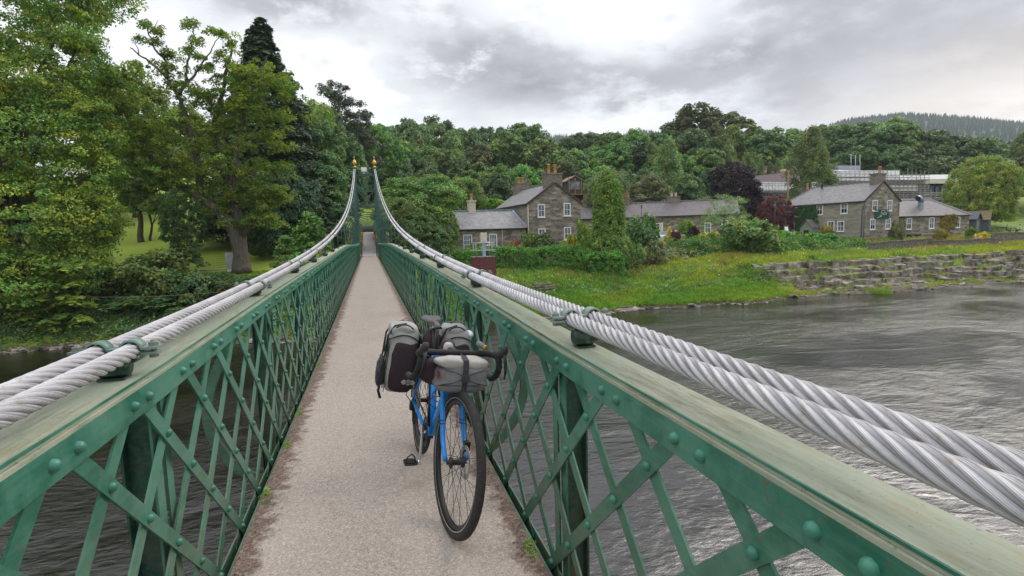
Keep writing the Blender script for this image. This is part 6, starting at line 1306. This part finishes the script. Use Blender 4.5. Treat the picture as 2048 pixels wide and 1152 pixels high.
# clipped cypress column
g = np.random.default_rng(5); p = at(1218, 520, 55); z0 = Hs(p[0], p[1]); ht = at(1216, 350, 55)[2]-z0; n = 760
z = g.uniform(.0, 1, n); R = np.where(z < .25, 2.05, np.interp(z, [.25, .35, .6, .85, 1.0], [1.85, 1.38, 1.40, 1.12, .30])); a = g.uniform(0, 6.28, n)
cs = np.stack([R*np.cos(a), R*np.sin(a), z*ht], 1); ns = unit(np.stack([np.cos(a), np.sin(a), 0*a+.2], 1))
V, F, T = foliage(cs, ns, g.uniform(.28, .48, n), 46, .17, g, flat=1.2, droop=-.3, hang=.3, upb=.2, jit=.6)
e = empty('cypress_column', (p[0], p[1], z0), label='clipped bright green cypress column rising above the long hedge', cat='tree'); quick_mesh('crown', V, F, LM['cypress'], e, tint=T)
m = MB(); m.tube([(0, 0, -.4), (0, 0, ht*.5), (0, 0, ht*.95)], [.25, .18, .04], 8); m.build('trunk', MT['bark'], e)
# bushes of the right bank
for q in [
    (1283, 426, 78, 60, 'shrub', 'dark', 'large dark yew bush right of the cypress column', 4), (1500, 432, 118, 60, 'shrub', 'oak', 'large domed dark hedge bush between the cottage row and the inn', 5), (1090, 462, 62, 57, 'shrub', 'dark', 'dark bush against the gable of the stone cottage', 6), (1142, 465, 48, 56, 'shrub', 'yellow', 'yellow-green bush right of the dark bush at the cottage gable', 7),
    (1055, 462, 40, 56.5, 'shrub', 'oak', 'climbing bush at the corner of annex and cottage', 8), (1168, 440, 40, 58, 'shrub', 'bright', 'bright bush between the cottage gable and the cypress column', 9), (1035, 475, 26, 56, 'shrub', 'pinkflower', 'pink flowering bush before the annex', 10), (1022, 480, 36, 55.5, 'shrub', 'ochre', 'straw-coloured bush at the annex wall', 11), (945, 480, 50, 56, 'shrub', 'olive', 'pale bush under the left annex window', 2),
    (1338, 452, 12, 68, 'shrub', 'flower', 'bright yellow flowering bush beside the silver car', 12), (1418, 455, 40, 68, 'shrub', 'flower', 'yellow flowering bush before the cottage row', 13), (1375, 438, 46, 72, 'shrub', 'bright', 'yellow-green bush in front of the cottage row wall', 14), (1388, 445, 28, 69, 'shrub', 'copper', 'dark brown bush between two yellow bushes', 15), (1352, 460, 22, 65, 'shrub', 'red', 'dark red bush below the silver car', 16),
    (1640, 462, 62, 66, 'shrub', 'hedge', 'green bush in front of the inn porch', 17), (1655, 445, 30, 72, 'shrub', 'ochre', 'brownish bush right of the inn porch', 18), (1795, 440, 24, 69, 'shrub', 'olive', 'climbing shrub at the corner of the inn and its wing', 19), (1880, 455, 26, 70, 'shrub', 'ochre', 'yellow-green shrub under the creeper of the wing', 1), (1945, 450, 24, 72, 'shrub', 'bright', 'small bright shrub at the right end of the wing', 2), (1962, 463, 24, 71, 'shrub', 'flower', 'yellow-orange shrub in front of the wooden hut', 3),
    (1490, 430, 40, 76, 'shrub', 'oak', 'green bush behind the domed hedge bush', 4), (1520, 440, 60, 72, 'shrub', 'oak', 'green bush left of the red-leaved maple', 1), (1230, 455, 40, 62, 'shrub', 'olive', 'pale bush showing beside the foot of the cypress column', 2), (1915, 415, 60, 84, 'shrub', 'pinkflower', 'pink flowering shrub behind the roof of the wing', 3), (1265, 480, 50, 53, 'shrub', 'oak', 'low bush at the right end of the long hedge', 5), (1310, 476, 50, 55, 'shrub', 'olive', 'grey-green bush in front of the yew bush', 6)]:
    px, yt, w, D, st, mt, lab, v = q
    ptree('bush', st, mt, px, yt, w, D, lab, 'bush', v=v, density=1.7 if w > 55 else 1.0, leafk=1.15)
# row of young conifers by the plum roof
for i, px in enumerate((1487, 1506, 1522, 1540, 1556)):
    ptree('young_birch', 'birch', 'birch', px, 318+(i*7) % 12, 26, 122, ['leftmost', 'second', 'middle', 'fourth', 'rightmost'][i]+' of the five pale young birches above the plum roof', group='young birches above the plum roof', v=32, sink=3, leafk=1.2)
# ------------------------------------------------------------------ the touring bicycle
BX, BY = .300, 2.43
BK = empty('touring_bicycle', (BX, BY, 5.074), 0, label='blue touring bicycle with black and grey bags leaning on the right parapet', cat='bicycle')
BK.rotation_euler = (0, radians(7), radians(2.8)); R0 = .345; WB = 1.04
MT['tyre'] = plain('tyre_rubber', (.030, .028, .026), .85, var=.3, scale=60, bmp=.8, bdist=.002); MT['rim'] = plain('black_rim', (.022, .021, .021), .4, .3, .1)
def wheel(par, cy, disc_side):
    w = empty('wheel', (0, cy, R0)); w.parent = par
    a = np.linspace(0, 2*pi, 73)[:-1]; m = MB(); m.tube([(0, (R0-.019)*cos(q), (R0-.019)*sin(q)) for q in a], .0205, 12, closed=True); ty = m.build('tyre', MT['tyre'], w)
    m = MB()
    for s_ in (-1, 1):
        prof = [(R0-.041, s_*.0165), (R0-.036, s_*.0172)]
        V = []; 
        for r, x in prof:
            for q in a: V.append((x, r*cos(q), r*sin(q)))
        n = len(a); m.add(V, [(k, (k+1) % n, n+(k+1) % n, n+k) for k in range(n)])
    m.build('reflective_line', MT['steel'], ty)
    m = MB(); n = 72; V = []; pr = [(R0-.034, .0125), (R0-.036, -.0125), (R0-.062, -.008), (R0-.066, 0), (R0-.062, .008)]
    for r, x in pr:
        for k in range(n): q = 2*pi*k/n; V.append((x, r*cos(q), r*sin(q)))
    m.add(V, [(j*n+k, j*n+(k+1) % n, ((j+1) % 5)*n+(k+1) % n, ((j+1) % 5)*n+k) for j in range(5) for k in range(n)], True); m.build('rim', MT['rim'], w)
    m = MB(); 
    for k in range(28):
        q = 2*pi*k/28; s_ = 1 if k % 2 else -1; q2 = q+(.9 if (k//2) % 2 else -.9); m.tube([(s_*.028, .022*cos(q2), .022*sin(q2)), (s_*.002, (R0-.064)*cos(q), (R0-.064)*sin(q))], .0012, 4, smooth=False)
    m.build('spoke', MT['black'], w)
    m = MB(); m.lathe([(0, -.052), (.009, -.052), (.009, -.036), (.027, -.034), (.027, -.028), (.014, -.024), (.014, .024), (.027, .028), (.027, .034), (.009, .036), (.009, .052), (0, .052)], (0, 0, 0), 18, 'x'); m.build('hub', MT['black'], w)
    m = MB(); n = 40; V = []
    for rr, x in ((.08, 0), (.08, .0025), (.058, .0025), (.058, 0)):
        for k in range(n): q = 2*pi*k/n; V.append((disc_side*(.040+x), rr*cos(q), rr*sin(q)))
    m.add(V, [(j*n+k, j*n+(k+1) % n, ((j+1) % 4)*n+(k+1) % n, ((j+1) % 4)*n+k) for j in range(4) for k in range(n)])
    for k in range(5): q = 2*pi*k/5; m.bar((disc_side*.041, .02*cos(q), .02*sin(q)), (disc_side*.041, .06*cos(q+.5), .06*sin(q+.5)), .002, .007, (1, 0, 0))
    m.build('brake_disc', MT['steel'], w); return w
# steering assembly: turned about the head tube
HB = np.array([0, .215, .685]); HT = np.array([0, .252, .80]); ax = unit(HT-HB)
ST = empty('steering', HB); ST.parent = BK; ST.rotation_mode = 'AXIS_ANGLE'; ST.rotation_axis_angle = (radians(6), *[float(q) for q in ax])
class Off(MB):
    def build(s, name, mt, par=None, **kw):
        if par in (ST,): s.v = [v-HB for v in s.v]
        return MB.build(s, name, mt, par, **kw)
wf = wheel(ST, 0, 1); wf.location = Vector(np.array([0, 0, R0])-HB)
m = Off()
for s_ in (-1, 1):
    p = [np.array([s_*.018, .215, .69]), np.array([s_*.040, .205, .672]), np.array([s_*.050, .165, .58]), np.array([s_*.055, .085, .43]), np.array([s_*.056, .012, R0+.005])]
    q = np.linspace(0, 4, 17); P_ = np.stack([np.interp(q, range(5), [a[i] for a in p]) for i in range(3)], 1); m.tube(P_, np.linspace(.0155, .011, 17), 10)
m.tube([(-.03, .212, .69), (0, .213, .70), (.03, .212, .69)], .019, 10); fork = m.build('fork', MT['blue'], ST)
m = Off()
for s_ in (-1, 1):
    for z in (.50, .515): m.tube([(s_*.055+.018*cos(q), .127+(z-.5)*.5+.018*sin(q), z) for q in np.linspace(0, 2*pi, 13)[:-1]], .0026, 5, closed=True)
m.build('cable_tie', MT['black'], ST)
m = Off(); m.tube([(.055, .145, .60), (.07, .12, .50), (.062, .075, .43), (.06, .05, .40)], .0028, 5); m.box((.046, .03, .36), (.072, .065, .43)); m.build('brake_caliper', MT['black'], ST)
m = Off(); m.tube([HT+ax*.0, HT+ax*.04], .019, 12); st = HT+ax*.035; bar = np.array([0, st[1]-.085, st[2]+.012]); m.tube([st, bar], .016, 10); m.tube([st-ax*.02, st+ax*.02], .021, 12); m.build('stem', MT['black'], ST)
# drop handlebar with tape, hoods, levers
bw = .205; bp = [(-bw-.015, .075, -.135), (-bw-.012, .03, -.14), (-bw-.008, -.045, -.105), (-bw-.004, -.075, -.06), (-bw, -.07, -.01), (-bw+.01, -.035, .0), (-bw+.035, -.004, .0), (-.06, 0, 0)]
bp = bp+[(-x, y, z) for x, y, z in bp[::-1]]; bp = np.array(bp)+bar; q = np.linspace(0, len(bp)-1, 90); P_ = np.stack([np.interp(q, range(len(bp)), bp[:, i]) for i in range(3)], 1)
for _ in range(3): P_[1:-1] = (P_[:-2]+2*P_[1:-1]+P_[2:])/4
m = Off(); m.tube(P_, .0158+.0012*np.sin(np.arange(90)*1.9), 10); hbar = m.build('handlebar', MT['bartape'] if 'bartape' in MT else MT.setdefault('bartape', plain('bar_tape', (.022, .021, .022), .8, bmp=.4)), ST)
for s_ in (-1, 1):
    m = Off(); c = bar+[s_*(bw+.0), -.07, .0]; m.tube([c+[0, .035, .0], c+[0, .0, .012], c+[0, -.045, .028], c+[0, -.062, .055], c+[0, -.060, .070]], [.019, .022, .021, .018, .012], 10); m.build('brake_hood', MT['hood'] if 'hood' in MT else MT.setdefault('hood', plain('hood_rubber', (.040, .038, .039), .7)), ST)
    m = Off(); m.tube([c+[0, -.062, .03], c+[0, -.082, -.01], c+[s_*.008, -.080, -.06], c+[s_*.015, -.062, -.10]], [.010, .008, .0065, .004], 7); m.build('brake_lever', MT['bolt'] if s_ < 0 and False else MT['black'], ST)
m = Off(); m.lathe([(0, -.05), (.012, -.05), (.014, -.02), (.0165, .02), (.0165, .045), (.012, .048), (0, .048)], bar+[.125, -.012, .045], 12, 'y'); m.v[-1] = m.v[-1]; m.build('front_lamp', MT['bag_mid'], ST)
m = Off(); m.lathe([(0, -.053), (.011, -.0535), (.012, -.05)], bar+[.125, -.012, .045], 12, 'y'); m.build('lamp_lens', MT['gold'], ST)
# handlebar roll bag
def blob_bag(C0, ex, nx=28, ny=18, px_=3.2, fn=None):
    """rounded box grid (superellipsoid)"""
    V = []; F = []
    for j in range(ny+1):
        v = -pi/2+pi*j/ny
        for i in range(nx):
            u = 2*pi*i/nx; f = lambda t, e: np.sign(t)*abs(t)**e; e1 = e2 = 2/px_
            V.append([ex[0]*f(cos(v), e1)*f(cos(u), e2), ex[1]*f(cos(v), e1)*f(sin(u), e2), ex[2]*f(sin(v), e1)])
    V = np.array(V)
    if fn is not None: V = fn(V)
    for j in range(ny):
        for i in range(nx): F.append((j*nx+i, j*nx+(i+1) % nx, (j+1)*nx+(i+1) % nx, (j+1)*nx+i))
    return V+np.asarray(C0), F
g = np.random.default_rng(6)
def crumple(a, s, seed):
    def f(V): return V+np.stack([fbm(V[:, 1]*s+seed+i, V[:, 2]*s+V[:, 0]*s*.7, 9, 3)*a for i in range(3)], 1)
    return f
bc = bar+[.0, -.088, -.078]
hb = empty('handlebar_bag', bc); hb.parent = ST; hb.location = Vector(bc-HB)
def addbag(par, name, c, ex, mt, p=3.2, cr=.003, sd=0, fn=None):
    base = crumple(cr, 2.0, sd); V, F = blob_bag(c, ex, 40, 26, p, lambda v: base(fn(v) if fn else v)); m = MB(); m.add(V, F, True); return m.build(name, mt, par)
addbag(hb, 'bag_body', (0, 0, -.015), (.128, .062, .068), MT['bag_grey_d'] if 'bag_grey_d' in MT else MT.setdefault('bag_grey_d', plain('charcoal_grey_fabric', (.19, .185, .19), .75, var=.25, bmp=.4)), 3.6, .004, 1, lambda v: v*np.array([1, 1, 1])*(1+.08*(v[:, 2:3] < -.03)))
addbag(hb, 'bag_base', (0, .0, -.070), (.130, .058, .026), MT['bag_mid'], 3.0, .002, 2)
addbag(hb, 'roll_top', (0, -.012, .050), (.142, .055, .032), MT['bag_pale'], 2.6, .005, 3)
addbag(hb, 'harness_pad', (-.03, .055, -.01), (.165, .045, .075), MT['bag_dark'], 2.8, .003, 5)
m = MB(); m.tube([(-.004, .02, .088), (-.002, -.05, .078), (0, -.074, .03), (.004, -.069, -.03), (.002, -.064, -.075), (0, -.02, -.098)], .003, 4); 
for p0, p1 in zip([(-.002, -.02, .086), (-.001, -.066, .070), (0, -.073, .03), (.003, -.069, -.03)], [(-.001, -.066, .070), (0, -.073, .03), (.003, -.069, -.03), (.001, -.064, -.08)]): m.bar(p0, p1, .026, .004, (0, -1, 0.01))
m.box((-.016, -.082, -.03), (.02, -.071, .0)); m.build('strap', MT['strap'] if 'strap' in MT else MT.setdefault('strap', plain('dark_webbing', (.045, .042, .05), .8)), hb)
m = MB()
for s_ in (-1, 1):
    m.tube([(0, -.074, -.01), (s_*.05, -.068, .012), (s_*.10, -.060, .022)], .0018, 5); m.tube([(0, -.074, -.015), (s_*.06, -.069, -.04), (s_*.115, -.056, -.052)], .0018, 5)
m.tube([(-.125, -.05, -.055), (-.06, -.068, -.052), (.06, -.068, -.052), (.125, -.05, -.055)], .0018, 5); m.build('bungee_cord', MT['black'], hb)
m = MB(); m.box((-.128, -.05, -.02), (-.124, -.025, .012)); m.build('fabric_tag', MT['red_paint'], hb)
# frame
BBp = np.array([0, .60, .285]); SC = np.array([0, .76, .69]); RA = np.array([0, WB, R0]); sp_ = np.array([0, .79, .775])
def ftube(a, b, r0, r1, mt='blue', name='tube_frame', oval=None): m = MB(); m.tube([a, (np.array(a)+b)/2, b], [r0, (r0+r1)/2, r1], 12); return m
m = MB(); m.tube([HB-ax*.01, HT], .024, 14); m.tube([HT-ax*.035, (HT+SC)/2+[0, 0, .02], SC], [.019, .018, .015], 12); m.tube([HB+ax*.02, (HB+BBp)/2, BBp], [.026, .028, .027], 12); m.tube([SC+[0, .003, .015], BBp], [.0165, .0175], 12)
for s_ in (-1, 1):
    m.tube([BBp+[s_*.02, .02, 0], BBp+[s_*.045, .14, .01], RA+[s_*.062, -.12, -.005], RA+[s_*.066, 0, 0]], [.014, .012, .0105, .011], 10); m.tube([SC-[0, -.006, .05], SC+[s_*.045, .09, -.12], RA+[s_*.064, -.03, .05], RA+[s_*.066, 0, 0]], [.011, .0095, .009, .009], 10)
m.lathe([(.024, -.036), (.024, .036)], BBp, 16, 'x'); m.build('frame', MT['blue'], BK)
m = MB(); m.tube([HB+[.0, .06, -.09], (HB*.45+BBp*.55)], .0268, 10); 
text_par = None
wr = wheel(BK, WB, -1)
# mudguard on the rear wheel and flap
m = MB(); a = np.linspace(-.4, 2.7, 30)
for q0, q1 in zip(a[:-1], a[1:]):
    p0, p1 = [np.array([0, WB-(R0+.016)*cos(q), R0+(R0+.016)*sin(q)]) for q in (q0, q1)]; m.bar(p0, p1, .048, .003, (0, p0[1]-WB, p0[2]-R0))
m.build('mudguard', MT['black'], BK)
# crank, chainring, pedals
m = MB(); m.lathe([(.085, -.0015), (.085, .0015), (.062, .0015), (.062, -.0015), (.085, -.0015)], BBp+[-.047, 0, 0], 36, 'x'); 
for k in range(4): q = pi/2*k+.3; m.bar(BBp+[-.047, .015*cos(q), .015*sin(q)], BBp+[-.047, .07*cos(q), .07*sin(q)], .004, .014, (1, 0, 0))
m.build('chainring', MT['black'], BK)
for s_, dz, dy in ((-1, -.165, -.04), (1, .165, .04)):
    m = MB(); c0 = BBp+[s_*.062, 0, 0]; c1 = BBp+[s_*.075, dy, dz]; m.bar(c0, c1, .012, .024, (0, 1, .2)); m.lathe([(0, -.01), (.016, -.01), (.016, .01), (0, .01)], c1, 12, 'x'); cr_ = m.build('crank', MT['chrome'] if s_ < 0 else MT['black'], BK, bevel=.003)
    m = MB(); pc = c1+[s_*.055, 0, 0]; m.tube([c1, c1+[s_*.085, 0, 0]], .007, 8); 
    for yy in (-.036, .036): m.tube([pc+[-.028, yy, .0], pc+[-.012, yy*1.15, .002], pc+[.024, yy*1.1, .002], pc+[.036, yy*.8, 0]], .0055, 6)
    m.tube([pc+[.036, -.032, 0], pc+[.042, 0, .0], pc+[.036, .032, 0]], .0055, 6); m.tube([pc+[-.028, -.036, 0], pc+[-.03, 0, 0], pc+[-.028, .036, 0]], .0055, 6); m.box(pc+[-.022, -.026, -.007], pc+[.028, .026, .008]); m.build('pedal', MT['bag_mid'] if False else MT['black'], cr_)
    # the near pedal carries a toe frame
m = MB(); c1 = BBp+[-.075, -.04, -.165]; pc = c1+[-.055, 0, 0]; m.tube([pc+[-.025, -.03, .01], pc+[-.02, -.045, .05], pc+[0, -.05, .068], pc+[.02, -.045, .05], pc+[.025, -.03, .01]], .004, 6); m.build('toe_clip', MT['black'], BK)
m = MB(); 
for yy0, zz0, yy1, zz1 in ((BBp[1], BBp[2]+.083, WB, R0+.035), (BBp[1], BBp[2]-.083, WB-.02, R0-.13)): m.bar((-.047, yy0, zz0), (-.043, yy1, zz1), .006, .008)
m.build('chain', MT['black'], BK)
m = MB(); 
for k, r in enumerate(np.linspace(.03, .062, 8)): m.lathe([(r*.7, -.0012), (r, -.0012), (r, .0012), (r*.7, .0012)], RA+[-.040+k*.0032-.008, 0, 0], 20, 'x')
m.build('cassette', MT['steel'], BK)
m = MB(); m.box(RA+[-.085, -.03, -.06], RA+[-.062, .02, -.005]); m.bar(RA+[-.06, -.01, -.05], RA+[-.056, -.04, -.13], .012, .02, (1, 0, 0)); m.lathe([(0, -.006), (.02, -.006), (.02, .006), (0, .006)], RA+[-.056, -.04, -.13], 12, 'x'); m.lathe([(0, -.006), (.02, -.006), (.02, .006), (0, .006)], RA+[-.056, -.015, -.075], 12, 'x'); m.tube([RA+[-.07, 0, -.02], RA+[-.11, .03, .03], RA+[-.09, .02, .10], RA+[-.06, -.04, .08]], .003, 5); m.build('derailleur', MT['black'], BK)
# seatpost, saddle, rear bag bits
m = MB(); m.tube([SC, sp_+[0, .03, .09]], .0135, 12); m.build('seatpost', MT['black'], BK)
V = []; ys_ = np.linspace(-.14, .135, 16); n = 14
for y in ys_:
    f = (y+.14)/.275; hw = .020+.052*smooth(.35, .95, np.array(f))+.004; z = .012*smooth(.6, 1, np.array(f))-.012*smooth(.25, 0, np.array(f)); dz = .024+.012*f
    for k in range(n): q = 2*pi*k/n; V.append((hw*cos(q), y, z+dz*.5*sin(q)*(1.0 if sin(q) > 0 else .8)-.010*(cos(q)**4)+(-.012*np.exp(-(cos(q)/.25)**2)*smooth(.5, .8, np.array(f)) if sin(q) > 0 else 0)))
m = MB(); m.add(np.array(V)+sp_+[0, .04, .13], [(i*n+k, i*n+(k+1) % n, (i+1)*n+(k+1) % n, (i+1)*n+k) for i in range(15) for k in range(n)]+[tuple(range(n))[::-1], tuple(15*n+k for k in range(n))], True); m.build('saddle', MT['saddle'] if 'saddle' in MT else MT.setdefault('saddle', plain('saddle_cover', (.045, .042, .045), .32, var=.2, bmp=.2)), BK)
m = MB(); 
for s_ in (-1, 1): m.tube([sp_+[s_*.02, -.08, .118], sp_+[s_*.022, .02, .095], sp_+[s_*.022, .06, .095], sp_+[s_*.03, .15, .125]], .0035, 6)
m.build('saddle_rail', MT['steel'], BK)
m = MB(); V, F = blob_bag(sp_+[0, .12, -.015], (.05, .09, .085), 24, 14, 2.8); m.add(V, F, True); m.build('seat_bag', MT['bag_dark'], BK)
# top-tube bag and bottles
m = MB(); V, F = blob_bag(HT+[0.0, .12, .035], (.035, .085, .045), 22, 14, 2.6); m.add(V, F, True); m.build('top_tube_bag', MT['bag_dark'], BK)
m = MB(); V, F = blob_bag(HT+[-.012, .05, .04], (.027, .022, .036), 18, 12, 2.6); m.add(V, F, True); m.build('top_tube_bag_panel', MT['bag_pale'], BK)
dv = unit(BBp-HB); upn = np.array([0, -dv[2], dv[1]]); upn = upn if upn[2] > 0 else -upn
def bottle(c, d, mt, capm):
    m = MB(); R = [(0, 0), (.034, 0), (.036, .01), (.036, .11), (.030, .118), (.030, .128), (.036, .138), (.036, .165), (.024, .185), (0, .185)]; m.tube([c+d*z for r, z in R], [max(r, .001) for r, z in R], 16); o = m.build('water_bottle', MT[mt], BK)
    m = MB(); m.tube([c+d*.185, c+d*.2, c+d*.215], [.022, .018, .009], 12); m.build('bottle_cap', MT[capm], o); return o
bottle((HB*.35+BBp*.65)+upn*.068+[-.012, 0, 0], -dv, 'clear_plastic', 'clear_plastic'); sv_ = unit(SC-BBp); bottle(BBp+sv_*.12+np.array([0, -sv_[2], sv_[1]])*.062, sv_, 'white', 'black')
m = MB()
for c, d in (((HB*.35+BBp*.65)+upn*.068+[-.012, 0, 0], -dv),):
    for z in (.03, .10): m.tube([c+d*z+.039*np.array([cos(q), 0, 0])+.039*upn*sin(q) for q in np.linspace(0, 2*pi, 17)[:-1]], .003, 5, closed=True)
m.build('bottle_cage', MT['black'], BK)
# rear rack and panniers
m = MB()
for s_ in (-1, 1):
    m.tube([RA+[s_*.075, .01, .02], RA+[s_*.07, .03, .38], RA+[s_*.06, -.16, .385], SC+[s_*.02, .05, -.06]], .0055, 7); m.tube([RA+[s_*.075, .01, .02], RA+[s_*.07, .17, .38], RA+[s_*.06, .2, .385], RA+[s_*.06, .0, .385]], .0055, 7)
for y in (-.14, 0, .12): m.tube([RA+[-.06, y, .386], RA+[.06, y, .386]], .005, 6)
m.build('rear_rack', MT['bag_mid'], BK)
m = MB(); m.box(RA+[-.055, -.12, .392], RA+[.05, .1, .43]); m.build('rack_pack', MT['strap'], BK, bevel=.01)
def pannier(s_, cx_, label=None):
    e = empty('pannier', RA+[s_*cx_, .0, .355]); e.parent = BK; e.location = Vector(RA+[s_*cx_, -.02, .29]); e.rotation_euler = (0, radians(-4*s_), 0)
    fn = lambda v: v*np.stack([1-.10*np.clip(v[:, 2]/.2, -1, 1)*0, 1-.12*np.clip(-v[:, 2]/.2, -.3, 1), np.ones(len(v))], 1)
    addbag(e, 'bag_body', (0, 0, 0), (.098, .125, .215), MT['bag_grey'], 4.2, .004, 7+s_, fn)
    addbag(e, 'front_panel', (.016 if s_ < 0 else -.0, -.019, -.028), (.088, .122, .178), MT['bag_dark'], 4.6, .003, 9+s_)
    addbag(e, 'roll_lid', (-.004, .004, .175), (.092, .118, .062), MT['bag_grey'], 2.8, .005, 11+s_)
    m = MB(); q = np.linspace(-1, 1, 24); m.tube([(.095*x, -.128+.02*abs(x)**3, .150+.040*(1-x*x)-.02) for x in q], .0042, 6); m.tube([(-.098*1, -.10+.0*x, .14-.16*(x+1)) for x in np.linspace(-1, 1, 8)], .004, 6); m.tube([(.03-.12, -.126, -.20+.32*t) for t in np.linspace(0, 1, 8)], .0025, 5)
    m.tube([(-.07+.06*x+.06, -.1265, .236-.03*x*x) for x in q*.9], .005, 6); m.build('piping', MT['black'], e)
    m = MB(); 
    for y, z0_, z1_ in ((-.085, .235, .02), (.06, .235, .0)):
        m.tube([(.0, y, z0_+.004), (-.07, y, z0_-.018), (-.103, y, .15), (-.107, y, z1_)], .006, 5)
    m.box((-.118, -.10, .05), (-.100, -.07, .09)); m.box((-.124, -.105, -.16), (-.10, -.065, -.04)); m.tube([(-.108, -.085, .02), (-.125, -.09, -.05), (-.135, -.095, -.10)], .005, 5); m.tube([(-.11, -.085, -.12), (-.118, -.10, -.2), (-.10, -.11, -.245)], .009, 5); m.build('buckle_strap', MT['black'], e)
    m = MB(); V, F = blob_bag((-.112, -.03, -.09), (.022, .08, .10), 20, 12, 2.8, crumple(.006, 2, 3)); m.add(V, F, True); m.build('side_pocket', MT['strap'], e)
    if s_ < 0:
        m = MB(); O = np.array([.055, -.137, -.125]); pts = [(-.046, 0), (-.030, .017), (-.014, .010), (0, .021), (.014, .010), (.030, .017), (.046, 0), (.030, -.017), (.014, -.010), (0, -.021), (-.014, -.010), (-.030, -.017)]; n = len(pts); V = [O+[x, 0, z] for x, z in pts]+[O+[x, -.003, z] for x, z in pts]
        m.add(V, [tuple(range(n)), tuple(range(n, 2*n))]+[(k, (k+1) % n, n+(k+1) % n, n+k) for k in range(n)]); em = m.build('reflective_emblem', MT['bag_grey'], e); m = MB(); m.tube([O+[.018*cos(q), -.004, .006*sin(q)] for q in np.linspace(0, 2*pi, 17)[:-1]], .0018, 4, closed=True); m.build('emblem_ring', MT['bag_dark'], em)
    m = MB(); m.box((.06*(-s_)*0+(.098 if s_ < 0 else -.104), -.1, -.15), (.104 if s_ < 0 else -.098, .1, .17)); m.build('back_plate', MT['black'], e)
    return e
pannier(-1, .175); pannier(1, .185)
m = MB(); V, F = blob_bag(RA+[.26, -.06, .47], (.03, .05, .02), 14, 8, 2.5, crumple(.004, 2, 9)); m.add(V, F, True); m.build('tucked_wrapper', MT['sheeting'], BK)
for s_ in (1,):
    m = MB(); m.tube([bar+[-.19, -.09, .02]-0, bar+[-.12, -.03, -.03], HT+[-.03, .02, -.03], HT+[-.02, .12, -.06]], .0035, 6); m.tube([bar+[-.19, -.08, .01], bar+[-.15, .05, -.12], HB+[-.05, .08, .02], HB+[-.04, .2, -.12]], .0035, 6)
    m.build('gear_cable', MT['black'], BK)
# weeds and litter at the kerb
g = np.random.default_rng(12); P_ = []
for x, y in ((-.655, 3.1), (-.655, 3.9), (-.655, 4.6), (-.655, 6.4), (.655, 2.2), (.655, 1.6), (.655, 7.2)): 
    for _ in range(8): P_.append((x+g.normal(0, .012)-np.sign(x)*.015, y+g.normal(0, .05), 5.075))
V, F, T = foliage(np.array(P_), np.tile([0, 0, 1.], (len(P_), 1)), .022, 12, .012, g, flat=.8, aspect=.3)
quick_mesh('kerb_weeds', V, F, LM['bright'], tint=T, kind='stuff', label='tiny green weeds sprouting along the deck kerbs', cat='weeds')
n = 2600; y = g.uniform(.9, 13, n); s_ = np.sign(g.normal(0, 1, n)); x = s_*(.655-np.abs(g.normal(0, .05, n))); c = np.stack([x, y, np.full(n, 5.0735)], 1)
V, F, T = foliage(c, np.tile([0, 0, 1.], (n, 1)), .004, 1, .009, g, aspect=.5, flat=.2); LM['litter'] = leaf_mat('leaf_litter', (.16, .075, .045), trans=0)
quick_mesh('leaf_litter', V, F, LM['litter'], tint=T, kind='stuff', label='brown leaf litter gathered against both kerbs of the deck', cat='litter')

# ------------------------------------------------------------------ the air: pale even haze
m = MB(); m.box((-640, -540, -3.0), (1500, 1500, 190)); hz = m.build('haze', MT['white'], uv=False, kind='stuff', label='thin pale haze filling the valley air', cat='haze')
hm = bpy.data.materials.new('haze_air'); hm.use_nodes = True; t = hm.node_tree; t.nodes.clear(); o = t.nodes.new('ShaderNodeOutputMaterial'); pv = t.nodes.new('ShaderNodeVolumePrincipled')
pv.inputs['Color'].default_value = (.86, .92, 1.0, 1); pv.inputs['Density'].default_value = .00020; pv.inputs['Anisotropy'].default_value = .2; L(t, pv.outputs[0], o.inputs['Volume']); hz.data.materials.clear(); hz.data.materials.append(hm)
